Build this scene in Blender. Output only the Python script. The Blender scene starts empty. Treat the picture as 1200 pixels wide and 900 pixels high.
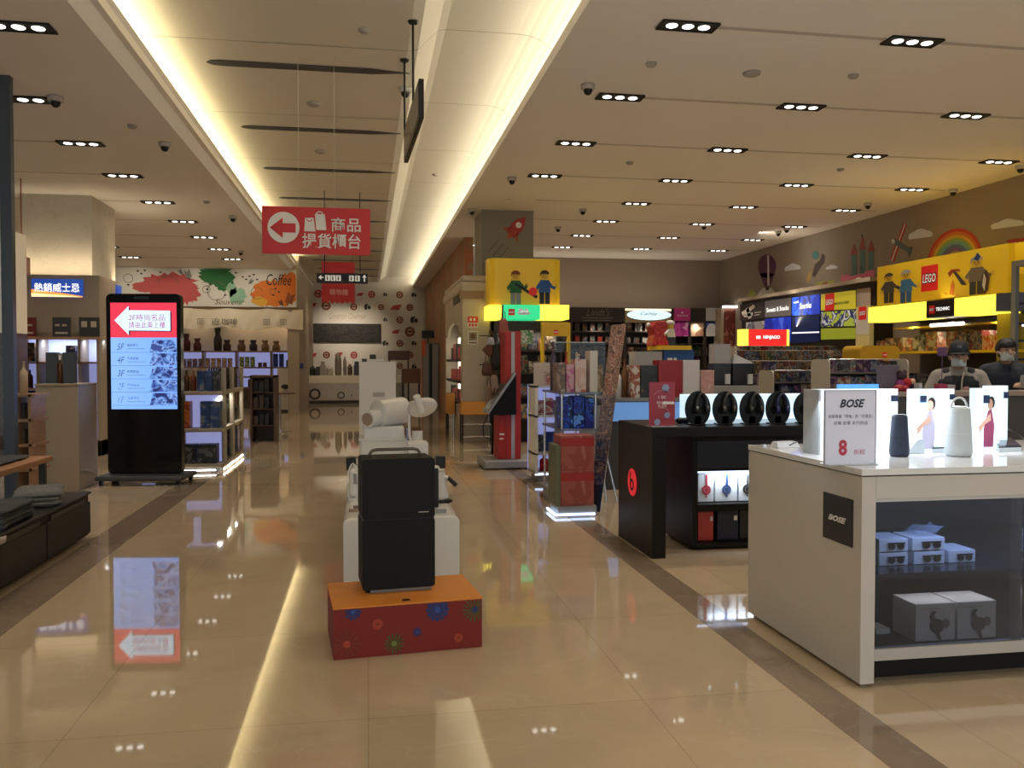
import bpy, math, random
from mathutils import Vector, Matrix
random.seed(7)
SC = bpy.context.scene
COL = SC.collection
PI = math.pi

# ------------------------------------------------------------------ camera, world, exposure
EYE = 1.5; YAW = math.radians(9.65); PITCH = math.radians(1.5); FPX = 1000.0
cd = bpy.data.cameras.new('camera'); cam = bpy.data.objects.new('camera', cd); COL.objects.link(cam)
cam.location = (0, 0, EYE); cam.rotation_euler = (PI/2 - PITCH, 0, -YAW)
cd.sensor_width = 36; cd.lens = 36*FPX/1200; cd.clip_end = 200; cd.clip_start = .05
SC.camera = cam
w = bpy.data.worlds.new('world'); SC.world = w; w.use_nodes = True
w.node_tree.nodes['Background'].inputs[0].default_value = (.80, .88, .90, 1)
w.node_tree.nodes['Background'].inputs[1].default_value = .9
SC.view_settings.view_transform = 'Standard'; SC.view_settings.look = 'None'
SC.view_settings.gamma = 1; SC.view_settings.use_curve_mapping = False
SC.view_settings.exposure = 0.45
cy = SC.cycles
cy.use_denoising = True; cy.max_bounces = 7; cy.diffuse_bounces = 4; cy.glossy_bounces = 4; cy.transmission_bounces = 5
cy.transparent_max_bounces = 10; cy.sample_clamp_indirect = 4; cy.caustics_reflective = False; cy.caustics_refractive = False
SPOT_W = 89; SPOT_COL = (1.0, .90, .76)
COVE_W = 180

# ------------------------------------------------------------------ pixel of the photo (1200x900) -> point in the hall
FW = Vector((math.sin(YAW)*math.cos(PITCH), math.cos(YAW)*math.cos(PITCH), -math.sin(PITCH)))
RT = Vector((math.cos(YAW), -math.sin(YAW), 0)); UP = RT.cross(FW)
def P(px, py, X=None, Y=None, Z=None):
    d = FW + RT*((px-600)/FPX) + UP*((450-py)/FPX)
    t = (Z-EYE)/d.z if Z is not None else (Y/d.y if Y is not None else X/d.x)
    return Vector((d.x*t, d.y*t, EYE + d.z*t))
def R(x0, y0, x1, y1, Y):          # rectangle on a plane facing the camera's hall axis: x0,x1,z0,z1
    a, b = P(x0, (y0+y1)/2, Y=Y), P(x1, (y0+y1)/2, Y=Y); xm = (x0+x1)/2
    return a.x, b.x, P(xm, y1, Y=Y).z, P(xm, y0, Y=Y).z
def S(x0, y0, x1, y1, X):          # rectangle on a side wall: y0,y1,z0,z1
    a, b = P(x0, 424, X=X), P(x1, 424, X=X); xm = (x0+x1)/2
    return b.y, a.y, P(xm, y1, X=X).z, P(xm, y0, X=X).z

# ------------------------------------------------------------------ materials
MATS = {}
def _nt(name):
    m = bpy.data.materials.new(name); m.use_nodes = True
    return m, m.node_tree, m.node_tree.nodes['Principled BSDF']
def mat(name, col=(.5,.5,.5), rough=.5, metal=0, emit=0, ecol=None, spec=.5, alpha=None, trans=0, var=0, vscale=20, coat=0):
    if name in MATS: return MATS[name]
    m, nt, b = _nt(name)
    b.inputs['Base Color'].default_value = (*col, 1); b.inputs['Roughness'].default_value = rough
    b.inputs['Metallic'].default_value = metal; b.inputs['Specular IOR Level'].default_value = spec
    b.inputs['Coat Weight'].default_value = coat
    if emit:
        b.inputs['Emission Color'].default_value = (*(ecol or col), 1); b.inputs['Emission Strength'].default_value = emit
    if trans: b.inputs['Transmission Weight'].default_value = trans
    if alpha is not None: b.inputs['Alpha'].default_value = alpha
    tc = nt.nodes.new('ShaderNodeTexCoord'); nz = nt.nodes.new('ShaderNodeTexNoise')
    nz.inputs['Scale'].default_value = vscale; nz.inputs['Detail'].default_value = 3
    nt.links.new(tc.outputs['Object'], nz.inputs['Vector'])
    if var:
        mx = nt.nodes.new('ShaderNodeMix'); mx.data_type = 'RGBA'
        mx.inputs[6].default_value = (*[c*(1-var) for c in col], 1); mx.inputs[7].default_value = (*[min(1, c*(1+var)) for c in col], 1)
        nt.links.new(nz.outputs['Fac'], mx.inputs[0]); nt.links.new(mx.outputs[2], b.inputs['Base Color'])
    else:
        mr = nt.nodes.new('ShaderNodeMapRange'); mr.inputs[3].default_value = max(0, rough-.03); mr.inputs[4].default_value = min(1, rough+.03)
        nt.links.new(nz.outputs['Fac'], mr.inputs[0]); nt.links.new(mr.outputs[0], b.inputs['Roughness'])
    MATS[name] = m; return m
def printed(name, cols, scale=25, emit=0, rough=.45, stretch=(1,1,1), rnd=False):
    """printed packaging or a backlit picture: patches of a few colours"""
    if name in MATS: return MATS[name]
    m, nt, b = _nt(name)
    tc = nt.nodes.new('ShaderNodeTexCoord'); mp = nt.nodes.new('ShaderNodeMapping'); mp.inputs['Scale'].default_value = stretch
    vo = nt.nodes.new('ShaderNodeTexNoise'); vo.inputs['Scale'].default_value = scale; vo.inputs['Detail'].default_value = 2.5
    vo.inputs['Distortion'].default_value = .6
    cr = nt.nodes.new('ShaderNodeValToRGB'); cr.color_ramp.interpolation = 'CONSTANT'
    els = cr.color_ramp.elements
    n = len(cols)
    while len(els) < n: els.new(.5)
    for i, c in enumerate(cols):
        els[i].position = 0 if i == 0 else .34 + .32*i/n
        els[i].color = (*c, 1)
    nt.links.new(tc.outputs['Object'], mp.inputs[0])
    if rnd:
        oi = nt.nodes.new('ShaderNodeObjectInfo'); ad = nt.nodes.new('ShaderNodeVectorMath'); ad.operation = 'MULTIPLY_ADD'
        nt.links.new(oi.outputs['Random'], ad.inputs[0]); ad.inputs[1].default_value = (37, 51, 29)
        nt.links.new(mp.outputs[0], ad.inputs[2]); nt.links.new(ad.outputs[0], vo.inputs['Vector'])
    else: nt.links.new(mp.outputs[0], vo.inputs['Vector'])
    nt.links.new(vo.outputs['Fac'], cr.inputs[0]); nt.links.new(cr.outputs[0], b.inputs['Base Color'])
    b.inputs['Roughness'].default_value = rough
    if emit:
        nt.links.new(cr.outputs[0], b.inputs['Emission Color']); b.inputs['Emission Strength'].default_value = emit
    MATS[name] = m; return m
def glass(name='clear_glass', col=(.9,.95,1), alpha=.12, rough=.02):
    if name in MATS: return MATS[name]
    m, nt, b = _nt(name)
    out = nt.nodes['Material Output']; tr = nt.nodes.new('ShaderNodeBsdfTransparent'); gl = nt.nodes.new('ShaderNodeBsdfGlossy')
    fr = nt.nodes.new('ShaderNodeFresnel'); fr.inputs[0].default_value = 1.35
    tr.inputs[0].default_value = (*[c*(1-alpha*.6) for c in col], 1); gl.inputs['Roughness'].default_value = rough
    mx = nt.nodes.new('ShaderNodeMixShader'); nt.links.new(fr.outputs[0], mx.inputs[0]); nt.links.new(tr.outputs[0], mx.inputs[1])
    nt.links.new(gl.outputs[0], mx.inputs[2]); nt.links.new(mx.outputs[0], out.inputs[0])
    nt.nodes.remove(b); MATS[name] = m; return m
def marble(name, base, vein, rough, scale, tile=None, joint=(.2,.16,.12)):
    if name in MATS: return MATS[name]
    m, nt, b = _nt(name); L = nt.links
    tc = nt.nodes.new('ShaderNodeTexCoord')
    n1 = nt.nodes.new('ShaderNodeTexNoise'); n1.inputs['Scale'].default_value = scale; n1.inputs['Detail'].default_value = 8; n1.inputs['Distortion'].default_value = 1.4
    cr = nt.nodes.new('ShaderNodeValToRGB'); e = cr.color_ramp.elements
    e[0].position = .30; e[0].color = (*[c*.86 for c in base], 1); e[1].position = .72; e[1].color = (*base, 1)
    n2 = nt.nodes.new('ShaderNodeTexNoise'); n2.inputs['Scale'].default_value = scale*.8; n2.inputs['Detail'].default_value = 6; n2.inputs['Distortion'].default_value = 2.2
    c2 = nt.nodes.new('ShaderNodeValToRGB'); f = c2.color_ramp.elements
    f[0].position = .492; f[0].color = (0,0,0,1); f[1].position = .5; f[1].color = (1,1,1,1); g = f.new(.508); g.color = (0,0,0,1)
    mx = nt.nodes.new('ShaderNodeMix'); mx.data_type = 'RGBA'; mx.inputs[7].default_value = (*vein, 1)
    mm = nt.nodes.new('ShaderNodeMath'); mm.operation = 'MULTIPLY'; mm.inputs[1].default_value = .55
    for n in (n1, n2): L.new(tc.outputs['Object'], n.inputs['Vector'])
    L.new(n1.outputs['Fac'], cr.inputs[0]); L.new(n2.outputs['Fac'], c2.inputs[0]); L.new(c2.outputs[0], mm.inputs[0])
    L.new(mm.outputs[0], mx.inputs[0]); L.new(cr.outputs[0], mx.inputs[6]); out = mx.outputs[2]
    if tile:
        br = nt.nodes.new('ShaderNodeTexBrick'); br.offset = 0; br.inputs['Scale'].default_value = 1
        br.inputs['Brick Width'].default_value = tile; br.inputs['Row Height'].default_value = tile
        br.inputs['Mortar Size'].default_value = .0025; br.inputs['Mortar Smooth'].default_value = .2
        br.inputs['Color1'].default_value = (1,1,1,1); br.inputs['Color2'].default_value = (.93,.93,.93,1); br.inputs['Mortar'].default_value = (.72,.7,.68,1)
        m2 = nt.nodes.new('ShaderNodeMix'); m2.data_type = 'RGBA'; m2.blend_type = 'MULTIPLY'; m2.inputs[0].default_value = 1
        L.new(tc.outputs['Object'], br.inputs['Vector']); L.new(out, m2.inputs[6]); L.new(br.outputs['Color'], m2.inputs[7]); out = m2.outputs[2]
    L.new(out, b.inputs['Base Color']); b.inputs['Roughness'].default_value = rough; b.inputs['Specular IOR Level'].default_value = .9 if tile else .6
    MATS[name] = m; return m
def wood(name, c0, c1, rough=.4, scale=6):
    if name in MATS: return MATS[name]
    m, nt, b = _nt(name); L = nt.links
    tc = nt.nodes.new('ShaderNodeTexCoord'); mp = nt.nodes.new('ShaderNodeMapping'); mp.inputs['Scale'].default_value = (1, 1, 9)
    n1 = nt.nodes.new('ShaderNodeTexNoise'); n1.inputs['Scale'].default_value = scale; n1.inputs['Detail'].default_value = 6
    mx = nt.nodes.new('ShaderNodeMix'); mx.data_type = 'RGBA'; mx.inputs[6].default_value = (*c0,1); mx.inputs[7].default_value = (*c1,1)
    L.new(tc.outputs['Object'], mp.inputs[0]); L.new(mp.outputs[0], n1.inputs['Vector']); L.new(n1.outputs['Fac'], mx.inputs[0])
    L.new(mx.outputs[2], b.inputs['Base Color']); b.inputs['Roughness'].default_value = rough
    MATS[name] = m; return m

CEIL = mat('ceiling_paint', (.86,.82,.76), .85, var=.02, vscale=1)
CEILC = mat('corridor_ceiling_paint', (.80,.76,.66), .8, var=.02, vscale=1)
WALL = mat('wall_paint', (.27,.225,.175), .8, var=.03, vscale=2)
BEIGE = mat('beige_laminate', (.38,.31,.23), .5, var=.03)
WHITE = mat('white_gloss', (.78,.77,.75), .22, coat=.3)
WHITEM = mat('white_matt', (.75,.73,.70), .6)
BLACK = mat('black_satin', (.008,.008,.009), .35, spec=.35)
BLACKM = mat('black_matt', (.011,.010,.009), .6, spec=.3, var=.2)
DGREY = mat('dark_grey', (.055,.055,.06), .5, var=.1)
GREY = mat('mid_grey', (.28,.28,.29), .5, var=.05)
CHROME = mat('brushed_steel', (.62,.62,.64), .25, 1)
RED = mat('red_paint', (.62,.02,.02), .4)
SIGNRED = mat('sign_red', (.62,.025,.03), .5)
SIGNWHITE = mat('sign_white', (.85,.82,.78), .5)
YEL = mat('yellow_gloss', (.85,.56,.02), .4)
ORANGE = mat('orange_paint', (.85,.36,.03), .45, var=.04)
BLUE = mat('blue_paint', (.03,.10,.45), .4)
NAVY = mat('navy', (.015,.022,.06), .6, var=.2)
GREEN = mat('green_paint', (.04,.33,.10), .5)
mat('logo_red', (.62,.015,.012), .4, emit=.2, ecol=(.6,.01,.01)); mat('logo_white', (.85,.85,.85), .5, emit=.15); mat('logo_black', (.01,.01,.01), .5); mat('figure_yellow', (.80,.50,.04), .5)
BROWN = mat('brown_paint', (.20,.08,.03), .6)
LAMP = mat('lamp_glow', (1,.95,.86), emit=3, ecol=(1,.95,.86))
LED = mat('led_strip', (.8,.88,1), emit=1.8, ecol=(.55,.70,1))
LEDW = mat('led_strip_white', (1,.97,.9), emit=7, ecol=(1,.95,.85))
BLUEGLOW = mat('backlit_blue_white', (.55,.62,.9), emit=.30, ecol=(.46,.50,1))
GLASS = glass()
SMOKE = glass('smoked_glass', (.88,.90,.96), .3)
WOODM = wood('oak_wood', (.28,.15,.07), (.46,.27,.14))
WOODD = wood('dark_wood', (.07,.035,.02), (.14,.07,.04))

# ------------------------------------------------------------------ mesh builder
class MB:
    def __init__(s): s.v = []; s.f = []; s.uv = None
    def add(s, vs, fs):
        o = len(s.v); s.v += [Vector(q) for q in vs]; s.f += [tuple(i+o for i in f) for f in fs]; return s
    def box(s, x0, x1, y0, y1, z0, z1):
        if x0 > x1: x0, x1 = x1, x0
        if y0 > y1: y0, y1 = y1, y0
        if z0 > z1: z0, z1 = z1, z0
        return s.add([(x0,y0,z0),(x1,y0,z0),(x1,y1,z0),(x0,y1,z0),(x0,y0,z1),(x1,y0,z1),(x1,y1,z1),(x0,y1,z1)],
                     [(3,2,1,0),(4,5,6,7),(0,1,5,4),(1,2,6,5),(2,3,7,6),(3,0,4,7)])
    def cone(s, a, b, r0, r1, n=16):
        a, b = Vector(a), Vector(b); d = (b-a).normalized()
        u = d.orthogonal().normalized(); w_ = d.cross(u)
        vs = [a + (u*math.cos(2*PI*i/n) + w_*math.sin(2*PI*i/n))*r0 for i in range(n)] + [b + (u*math.cos(2*PI*i/n) + w_*math.sin(2*PI*i/n))*r1 for i in range(n)]
        fs = [(i, (i+1)%n, n+(i+1)%n, n+i) for i in range(n)] + [tuple(range(n-1,-1,-1)), tuple(range(n, 2*n))]
        return s.add(vs, fs)
    def cyl(s, a, b, r, n=16): return s.cone(a, b, r, r, n)
    def lathe(s, prof, c=(0,0,0), n=24, sx=1, sy=1):
        c = Vector(c); k = len(prof); vs = []; fs = []
        for i in range(n):
            a = 2*PI*i/n
            vs += [c + Vector((r*math.cos(a)*sx, r*math.sin(a)*sy, z)) for r, z in prof]
        for i in range(n):
            j = (i+1) % n
            fs += [(i*k+q, j*k+q, j*k+q+1, i*k+q+1) for q in range(k-1)]
        fs += [tuple(i*k for i in range(n-1,-1,-1)), tuple(i*k+k-1 for i in range(n))]
        return s.add(vs, fs)
    def ball(s, c, rx, ry=None, rz=None, n=14, m=9):
        ry = ry or rx; rz = rz or rx; c = Vector(c)
        vs = [c+Vector((0,0,-rz))]; fs = []
        for j in range(1, m):
            t = -PI/2 + PI*j/m
            vs += [c+Vector((rx*math.cos(t)*math.cos(2*PI*i/n), ry*math.cos(t)*math.sin(2*PI*i/n), rz*math.sin(t))) for i in range(n)]
        vs.append(c+Vector((0,0,rz))); T = len(vs)-1
        for i in range(n):
            k = (i+1) % n
            fs.append((0, 1+k, 1+i)); fs.append((T, 1+(m-2)*n+i, 1+(m-2)*n+k))
            for j in range(m-2): fs.append((1+j*n+i, 1+j*n+k, 1+(j+1)*n+k, 1+(j+1)*n+i))
        return s.add(vs, fs)
    def tube(s, pts, r, n=8):
        pts = [Vector(p) for p in pts]; vs = []; fs = []; ref = None
        for i, p in enumerate(pts):
            d = (pts[min(i+1, len(pts)-1)] - pts[max(i-1, 0)]).normalized()
            if ref is None: ref = d.orthogonal().normalized()
            u = (ref - d*ref.dot(d)).normalized(); ref = u; w_ = d.cross(u)
            rr = r[i] if isinstance(r, (list, tuple)) else r
            vs += [p + (u*math.cos(2*PI*k/n) + w_*math.sin(2*PI*k/n))*rr for k in range(n)]
        for i in range(len(pts)-1):
            fs += [(i*n+k, i*n+(k+1)%n, (i+1)*n+(k+1)%n, (i+1)*n+k) for k in range(n)]
        fs += [tuple(range(n-1,-1,-1)), tuple(len(vs)-n+k for k in range(n))]
        return s.add(vs, fs)
    def slab(s, pl, pts, o0, o1):      # polygon on a plane, given thickness from offset o0 to o1
        n = len(pts)
        if sum(pts[i][0]*pts[(i+1)%n][1]-pts[(i+1)%n][0]*pts[i][1] for i in range(n)) < 0: pts = pts[::-1]
        vs = [pl(u, v, o0) for u, v in pts] + [pl(u, v, o1) for u, v in pts]
        return s.add(vs, [tuple(range(n-1,-1,-1)), tuple(range(n, 2*n))] + [(i, (i+1)%n, n+(i+1)%n, n+i) for i in range(n)])
    def grid(s, nu, nv, fn):
        vs = [fn(i/nu, j/nv) for j in range(nv+1) for i in range(nu+1)]
        return s.add(vs, [(j*(nu+1)+i, j*(nu+1)+i+1, (j+1)*(nu+1)+i+1, (j+1)*(nu+1)+i) for j in range(nv) for i in range(nu)])
    def bounds(s):
        return [(min(q[i] for q in s.v), max(q[i] for q in s.v)) for i in range(3)]
class Plane:       # origin at the lower left of a face; u to its right, v up, n out of it
    def __init__(s, o, u, v): s.o = Vector(o); s.u = Vector(u).normalized(); s.v = Vector(v).normalized(); s.n = s.u.cross(s.v)
    def __call__(s, a, b, c=0): return s.o + s.u*a + s.v*b + s.n*c
def front(x0, z0, Y): return Plane((x0, Y, z0), (1,0,0), (0,0,1))            # faces -Y (towards the camera)
def facing_left(y1, z0, X): return Plane((X, y1, z0), (0,-1,0), (0,0,1))     # faces -X, u runs towards the camera
def facing_right(y0, z0, X): return Plane((X, y0, z0), (0,1,0), (0,0,1))     # faces +X
WM = {}
def world_m(o): return WM.get(o.name, Matrix.Identity(4))
def props(o, label=None, cat=None, group=None, kind=None):
    if label: o['label'] = label
    if cat: o['category'] = cat
    if group: o['group'] = group
    if kind: o['kind'] = kind
    return o
def mesh_obj(name, mb, m, parent=None, origin=None, bevel=0, smooth=False, label=None):
    M = world_m(parent) if parent else Matrix.Translation(Vector(origin) if origin is not None else Vector((0,0,0)))
    inv = M.inverted()
    me = bpy.data.meshes.new(name); me.from_pydata([inv @ q for q in mb.v], [], mb.f); me.materials.append(m); me.update()
    if smooth: me.shade_smooth()
    o = bpy.data.objects.new(name, me); COL.objects.link(o)
    if parent: o.parent = parent; WM[o.name] = M.copy()
    else:
        if origin is not None: o.location = origin
        WM[o.name] = M
    if bevel:
        b = o.modifiers.new('edge', 'BEVEL'); b.width = bevel; b.segments = 2; b.limit_method = 'ANGLE'
    if label: o['label'] = label
    return o
def thing(name, label, cat, loc, rz=0, group=None):
    o = bpy.data.objects.new(name, None); COL.objects.link(o); o.location = loc; o.rotation_euler = (0,0,rz); o.empty_display_size = .1
    WM[o.name] = Matrix.Translation(Vector(loc)) @ Matrix.Rotation(rz, 4, 'Z')
    return props(o, label, cat, group)
def single(name, label, cat, mb, m, group=None, bevel=0, smooth=False):
    b = mb.bounds(); o = mesh_obj(name, mb, m, None, ((b[0][0]+b[0][1])/2, (b[1][0]+b[1][1])/2, b[2][0]), bevel, smooth)
    return props(o, label, cat, group)
def structure(name, mb, m, parent=None, smooth=False, bevel=0):
    o = mesh_obj(name, mb, m, parent, None if parent else (0,0,0), bevel, smooth)
    if not parent: o['kind'] = 'structure'
    return o
def dup(o, loc, rz=0, label=None, group=None):
    r = o.copy(); COL.objects.link(r); r.location = loc; r.rotation_euler = (0,0,rz)
    if label: r['label'] = label
    if group: r['group'] = group
    for ch in list(o.children):
        c = ch.copy(); COL.objects.link(c); c.parent = r
        for g in list(ch.children):
            d = g.copy(); COL.objects.link(d); d.parent = c
    return r
def letters(body, pl, cx, cy_, w_, h, m, parent, off=.004, name='lettering', bold=.0, shear=0):
    """writing fitted into w_ x h, centred at (cx,cy_) of a plane"""
    cu = bpy.data.curves.new(name, 'FONT'); cu.body = body; cu.size = 1; cu.offset = bold; cu.align_x = 'CENTER'; cu.shear = shear
    cu.resolution_u = 2; cu.space_line = .95
    t = bpy.data.objects.new(name, cu); me = bpy.data.meshes.new_from_object(t)
    xs = [v.co.x for v in me.vertices] or [0, 1]; ys = [v.co.y for v in me.vertices] or [0, 1]
    x0, x1, y0, y1 = min(xs), max(xs), min(ys), max(ys); sx = w_/max(1e-6, x1-x0); sy = h/max(1e-6, y1-y0)
    inv = world_m(parent).inverted()
    for v in me.vertices:
        v.co = inv @ pl(cx + (v.co.x-(x0+x1)/2)*sx, cy_ + (v.co.y-(y0+y1)/2)*sy, off)
    me.materials.clear(); me.materials.append(m); me.name = name
    bpy.data.objects.remove(t); bpy.data.curves.remove(cu)
    o = bpy.data.objects.new(name, me); COL.objects.link(o); o.parent = parent; WM[o.name] = world_m(parent).copy()
    return o
def shape(pl, pts, m, parent, off=.003, th=.004, name='print'):
    mb = MB()
    for q in (pts if isinstance(pts[0][0], (list, tuple)) else [pts]): mb.slab(pl, list(q), off, off+th)
    return mesh_obj(name, mb, m, parent)
def rect(u0, v0, u1, v1): return [(u0,v0),(u1,v0),(u1,v1),(u0,v1)]
def disc(cx, cy_, r, n=24, ry=None, a0=0, a1=2*PI):
    ry = ry or r; full = abs(a1-a0) > 6.28; k = n if full else n+1
    return [(cx+r*math.cos(a0+(a1-a0)*i/n), cy_+ry*math.sin(a0+(a1-a0)*i/n)) for i in range(k)]
def ring_pts(cx, cy_, r0, r1, a0=0, a1=PI, n=24):
    return [(cx+r1*math.cos(a0+(a1-a0)*i/n), cy_+r1*math.sin(a0+(a1-a0)*i/n)) for i in range(n+1)] + [(cx+r0*math.cos(a1-(a1-a0)*i/n), cy_+r0*math.sin(a1-(a1-a0)*i/n)) for i in range(n+1)]
def splash(cx, cy_, r, ry, n=40, j=.22):
    return [(cx+r*(1+random.uniform(-j,j))*math.cos(2*PI*i/n), cy_+ry*(1+random.uniform(-j,j))*math.sin(2*PI*i/n)) for i in range(n)]
def cloud_pts(cx, cy_, w_, h):
    pts = []
    for i in range(25):
        a = PI*i/24; r = 1+.16*abs(math.sin(a*3.5))
        pts.append((cx+w_/2*math.cos(a)*r*.9, cy_+h*math.sin(a)**.8*r*.85))
    return pts
def spot(loc, W=None, cone=96, col=None, blend=1.0, rad=.05, aim=None, parent=None, name='lamp_or_fill_light'):
    l = bpy.data.lights.new(name, 'SPOT'); l.energy = W or SPOT_W; l.color = col or SPOT_COL; l.spot_size = math.radians(cone); l.spot_blend = blend; l.shadow_soft_size = rad
    o = bpy.data.objects.new(name, l); COL.objects.link(o); o.location = loc
    if aim is not None: o.rotation_euler = (Vector(aim)-Vector(loc)).to_track_quat('-Z','Y').to_euler()
    if parent: o.parent = parent
    return o
def area(loc, aim, sx, sy, W, col, name='strip_or_fill_light'):
    l = bpy.data.lights.new(name, 'AREA'); l.shape = 'RECTANGLE'; l.size = sx; l.size_y = sy; l.energy = W; l.color = col
    o = bpy.data.objects.new(name, l); COL.objects.link(o); o.location = loc
    o.rotation_euler = (Vector(aim)-Vector(loc)).to_track_quat('-Z','Y').to_euler(); return o
ORD = ['first','second','third','fourth','fifth','sixth','seventh','eighth','ninth','tenth','eleventh','twelfth','thirteenth','fourteenth','fifteenth','sixteenth']

# ------------------------------------------------------------------ the hall
ZR, ZL, ZC, ZT = 4.45, 4.20, 4.62, 4.86        # right, left, corridor ceilings and its trough
XL, XR, YB = -2.03, 1.82, 34.0
FLOORM = marble('polished_beige_marble', (.57,.44,.295), (.56,.46,.34), .035, 1.1, tile=1.2)
BROWNM = marble('brown_marble_border', (.27,.20,.145), (.34,.28,.21), .06, 2.2)
floor = structure('floor', MB().box(-9, 10.4, -4, 35, -.1, 0), FLOORM)
structure('trim_1', MB().box(1.9, 2.11, -4, 24, 0, .0012), BROWNM)
structure('trim_2', MB().box(-2.29, -1.98, -4, 24, 0, .0012), BROWNM)
structure('ceiling_right', MB().box(XR, 10.4, -4, 35, ZR, ZR+.09), CEIL)
structure('ceiling_left', MB().box(-9, -2.22, -4, 27.5, ZL, ZL+.06), CEIL)
# corridor ceiling: flat centre, step up to a trough, curved down into the right cove
prof = [(-2.5, ZC), (.42, ZC), (.52, ZC+.02), (.72, ZT-.02), (.80, ZT), (1.55, ZT)] + [(1.55+.42*math.sin(a), ZT-.30*(1-math.cos(a))) for a in [PI/12*k for k in range(1,7)]] + [(2.02, ZR+.09)]
mb = MB(); n = len(prof)
mb.add([(x, -4, z) for x, z in prof]+[(x, 35, z) for x, z in prof], [(i+1, i, n+i, n+i+1) for i in range(n-1)])
structure('ceiling_middle', mb, CEILC, smooth=False)
# left drop fascia with its lip, and the right lip
mb = MB(); q = [(-2.22,ZL),(-2.22,ZL+.06),(-2.5,ZL+.06),(-2.5,ZC),(-2.45,ZC),(-2.45,ZL+.12),(-2.06,ZL+.12),(-2.06,ZR),(XL,ZR),(-2.20,ZL)]
for yy in (-4, 35): pass
mb.add([(x,-4,z) for x,z in q]+[(x,35,z) for x,z in q], [(i,(i+1)%10,10+(i+1)%10,10+i) for i in range(10)])
structure('trim_3', mb, CEIL)
structure('trim_4', MB().box(XR-.02, XR+.02, -4, 35, ZR-.015, ZR+.1), CEIL)
structure('trim_5', MB().box(XR+.02, 2.6, -4, 35, ZR+.09, ZR+.10).box(2.02, 2.04, -4, 35, ZR+.09, ZT), CEIL)
area((-2.25, 15, ZR-.08), (-1.2, 15, ZC+.25), 38, .12, COVE_W, (1, .84, .48))
area((1.93, 15, ZR+.12), (1.3, 15, ZT+.1), 38, .10, COVE_W*.85, (1, .90, .68))
# corridor joints
for k in range(12):
    yy = 7.2+2.47*k+1.5
    mj = MB()
    for i in range(n-2):
        (xa, za), (xb, zb) = prof[i], prof[i+1]
        mj.add([(xa,yy,za-.003),(xb,yy,zb-.003),(xb,yy+.012,zb-.003),(xa,yy+.012,za-.003)], [(0,1,2,3)])
    o = structure('trim_%d' % (20+k), mj, mat('joint_line', (.35,.31,.24), .9))
# walls
structure('wall_right', MB().box(10.2, 10.4, -4, 35, 0, ZR), WALL)
structure('wall_left', MB().box(-9, -8.8, -4, 35, 0, ZL), WALL)
structure('wall_back_right', MB().box(3.3, 10.2, 23.7, 23.9, 0, ZR), mat('bulkhead_paint', (.27,.21,.16), .8, var=.03, vscale=2))
structure('wall_back_left', MB().box(-9, -2.1, 29.0, 29.2, 0, ZL+.6), BEIGE)
structure('wall_cafe', MB().box(-2.3, 2.35, YB, YB+.2, 0, ZT+.1), mat('cafe_wallpaper', (.62,.58,.53), .7, var=.04, vscale=1))
structure('wall_cafe_side', MB().box(-2.13, -2.05, 26.11, YB, 0, ZC), mat('cafe_side_wall', (.42,.34,.26), .7))
structure('wall_passage', MB().box(2.3, 2.5, 20.2, YB, 0, ZR), printed('brown_mural_wall', [(.30,.17,.09),(.34,.20,.11),(.42,.16,.08),(.36,.24,.15)], .7, rough=.8))
structure('wall_rear_strip', MB().box(-9, -2.3, 34, 34.2, 0, ZL+.6), BEIGE)
# recessed triple downlights, grooves between them
BAFFLE = BLACKM
def make_downlight(label):
    t = thing('ceiling_spotlight', label, 'ceiling light', (0,0,0))
    f = MB(); L_, W_ = .26, .10
    f.box(-L_, L_, -W_, W_, .0, .012)
    for s in (-1, 1): f.box(-L_, L_, s*W_-.006, s*W_+.006, -.006, 0); f.box(s*L_-.006, s*L_+.006, -W_, W_, -.006, 0)
    mesh_obj('frame', f, BAFFLE, t)
    for k in (-1, 0, 1):
        lb = MB().lathe([(.001,-.004),(.040,-.009),(.050,-.004),(.052,.002)], (k*.148, 0, 0), 20)
        mesh_obj('lamp', lb, LAMP, t, smooth=True)
    return t
dl = make_downlight('x'); first = True
def put_light(x, y, z, label, group, W=None, cone=96):
    global first
    if first: dl.location = (x, y, z-.012); dl['label'] = label; dl['group'] = group; first = False
    else: dup(dl, (x, y, z-.012), 0, label, group)
    spot((x, y, z-.05), W, cone)
rows = [7.2+2.04*k for k in range(8)]
cols = [2.79, 4.96, 7.08, 9.2]
for i, y in enumerate(rows):
    for j, x in enumerate(cols):
        if y > 15 and x < 3.3 and y < 18.2: continue
        put_light(x, y, ZR, 'triple spotlight recessed in right ceiling, %s row from the front, %s from the corridor' % (ORD[i], ORD[j]), 'spotlights in the right ceiling')
    g = MB()
    for a, b in zip([XR+.5]+cols, cols+[10.1]): g.box(a+.26, b-.26, y-.03, y+.03, ZR-.003, ZR+.0)
    structure('trim_%d' % (40+i), g, mat('groove', (.55,.50,.44), .9))
for i, y in enumerate([7.5, 9.55, 11.35, 13.2, 15.3, 17.3, 19.4, 21.4, 23.4]):
    for j, x in enumerate([-3.47, -6.0]):
        if j == 1 and (y < 13 or 14 < y < 16): continue
        if i == 0: x = -2.75
        put_light(x, y, ZL, 'triple spotlight recessed in left ceiling, %s row from the front, %s from the corridor' % (ORD[i], ORD[j]), 'spotlights in the left ceiling')
    if i: structure('trim_%d' % (60+i), MB().box(-8.7, -3.75, y-.025, y+.025, ZL-.003, ZL), mat('groove'))
for y in (-2.9, -.9, 1.1, 3.1, 5.1):            # the same ceiling lamps go on behind the camera
    for x in cols + [-3.47]: spot((x, y, (ZR if x > 0 else ZL)-.05), SPOT_W*.8)
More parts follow.
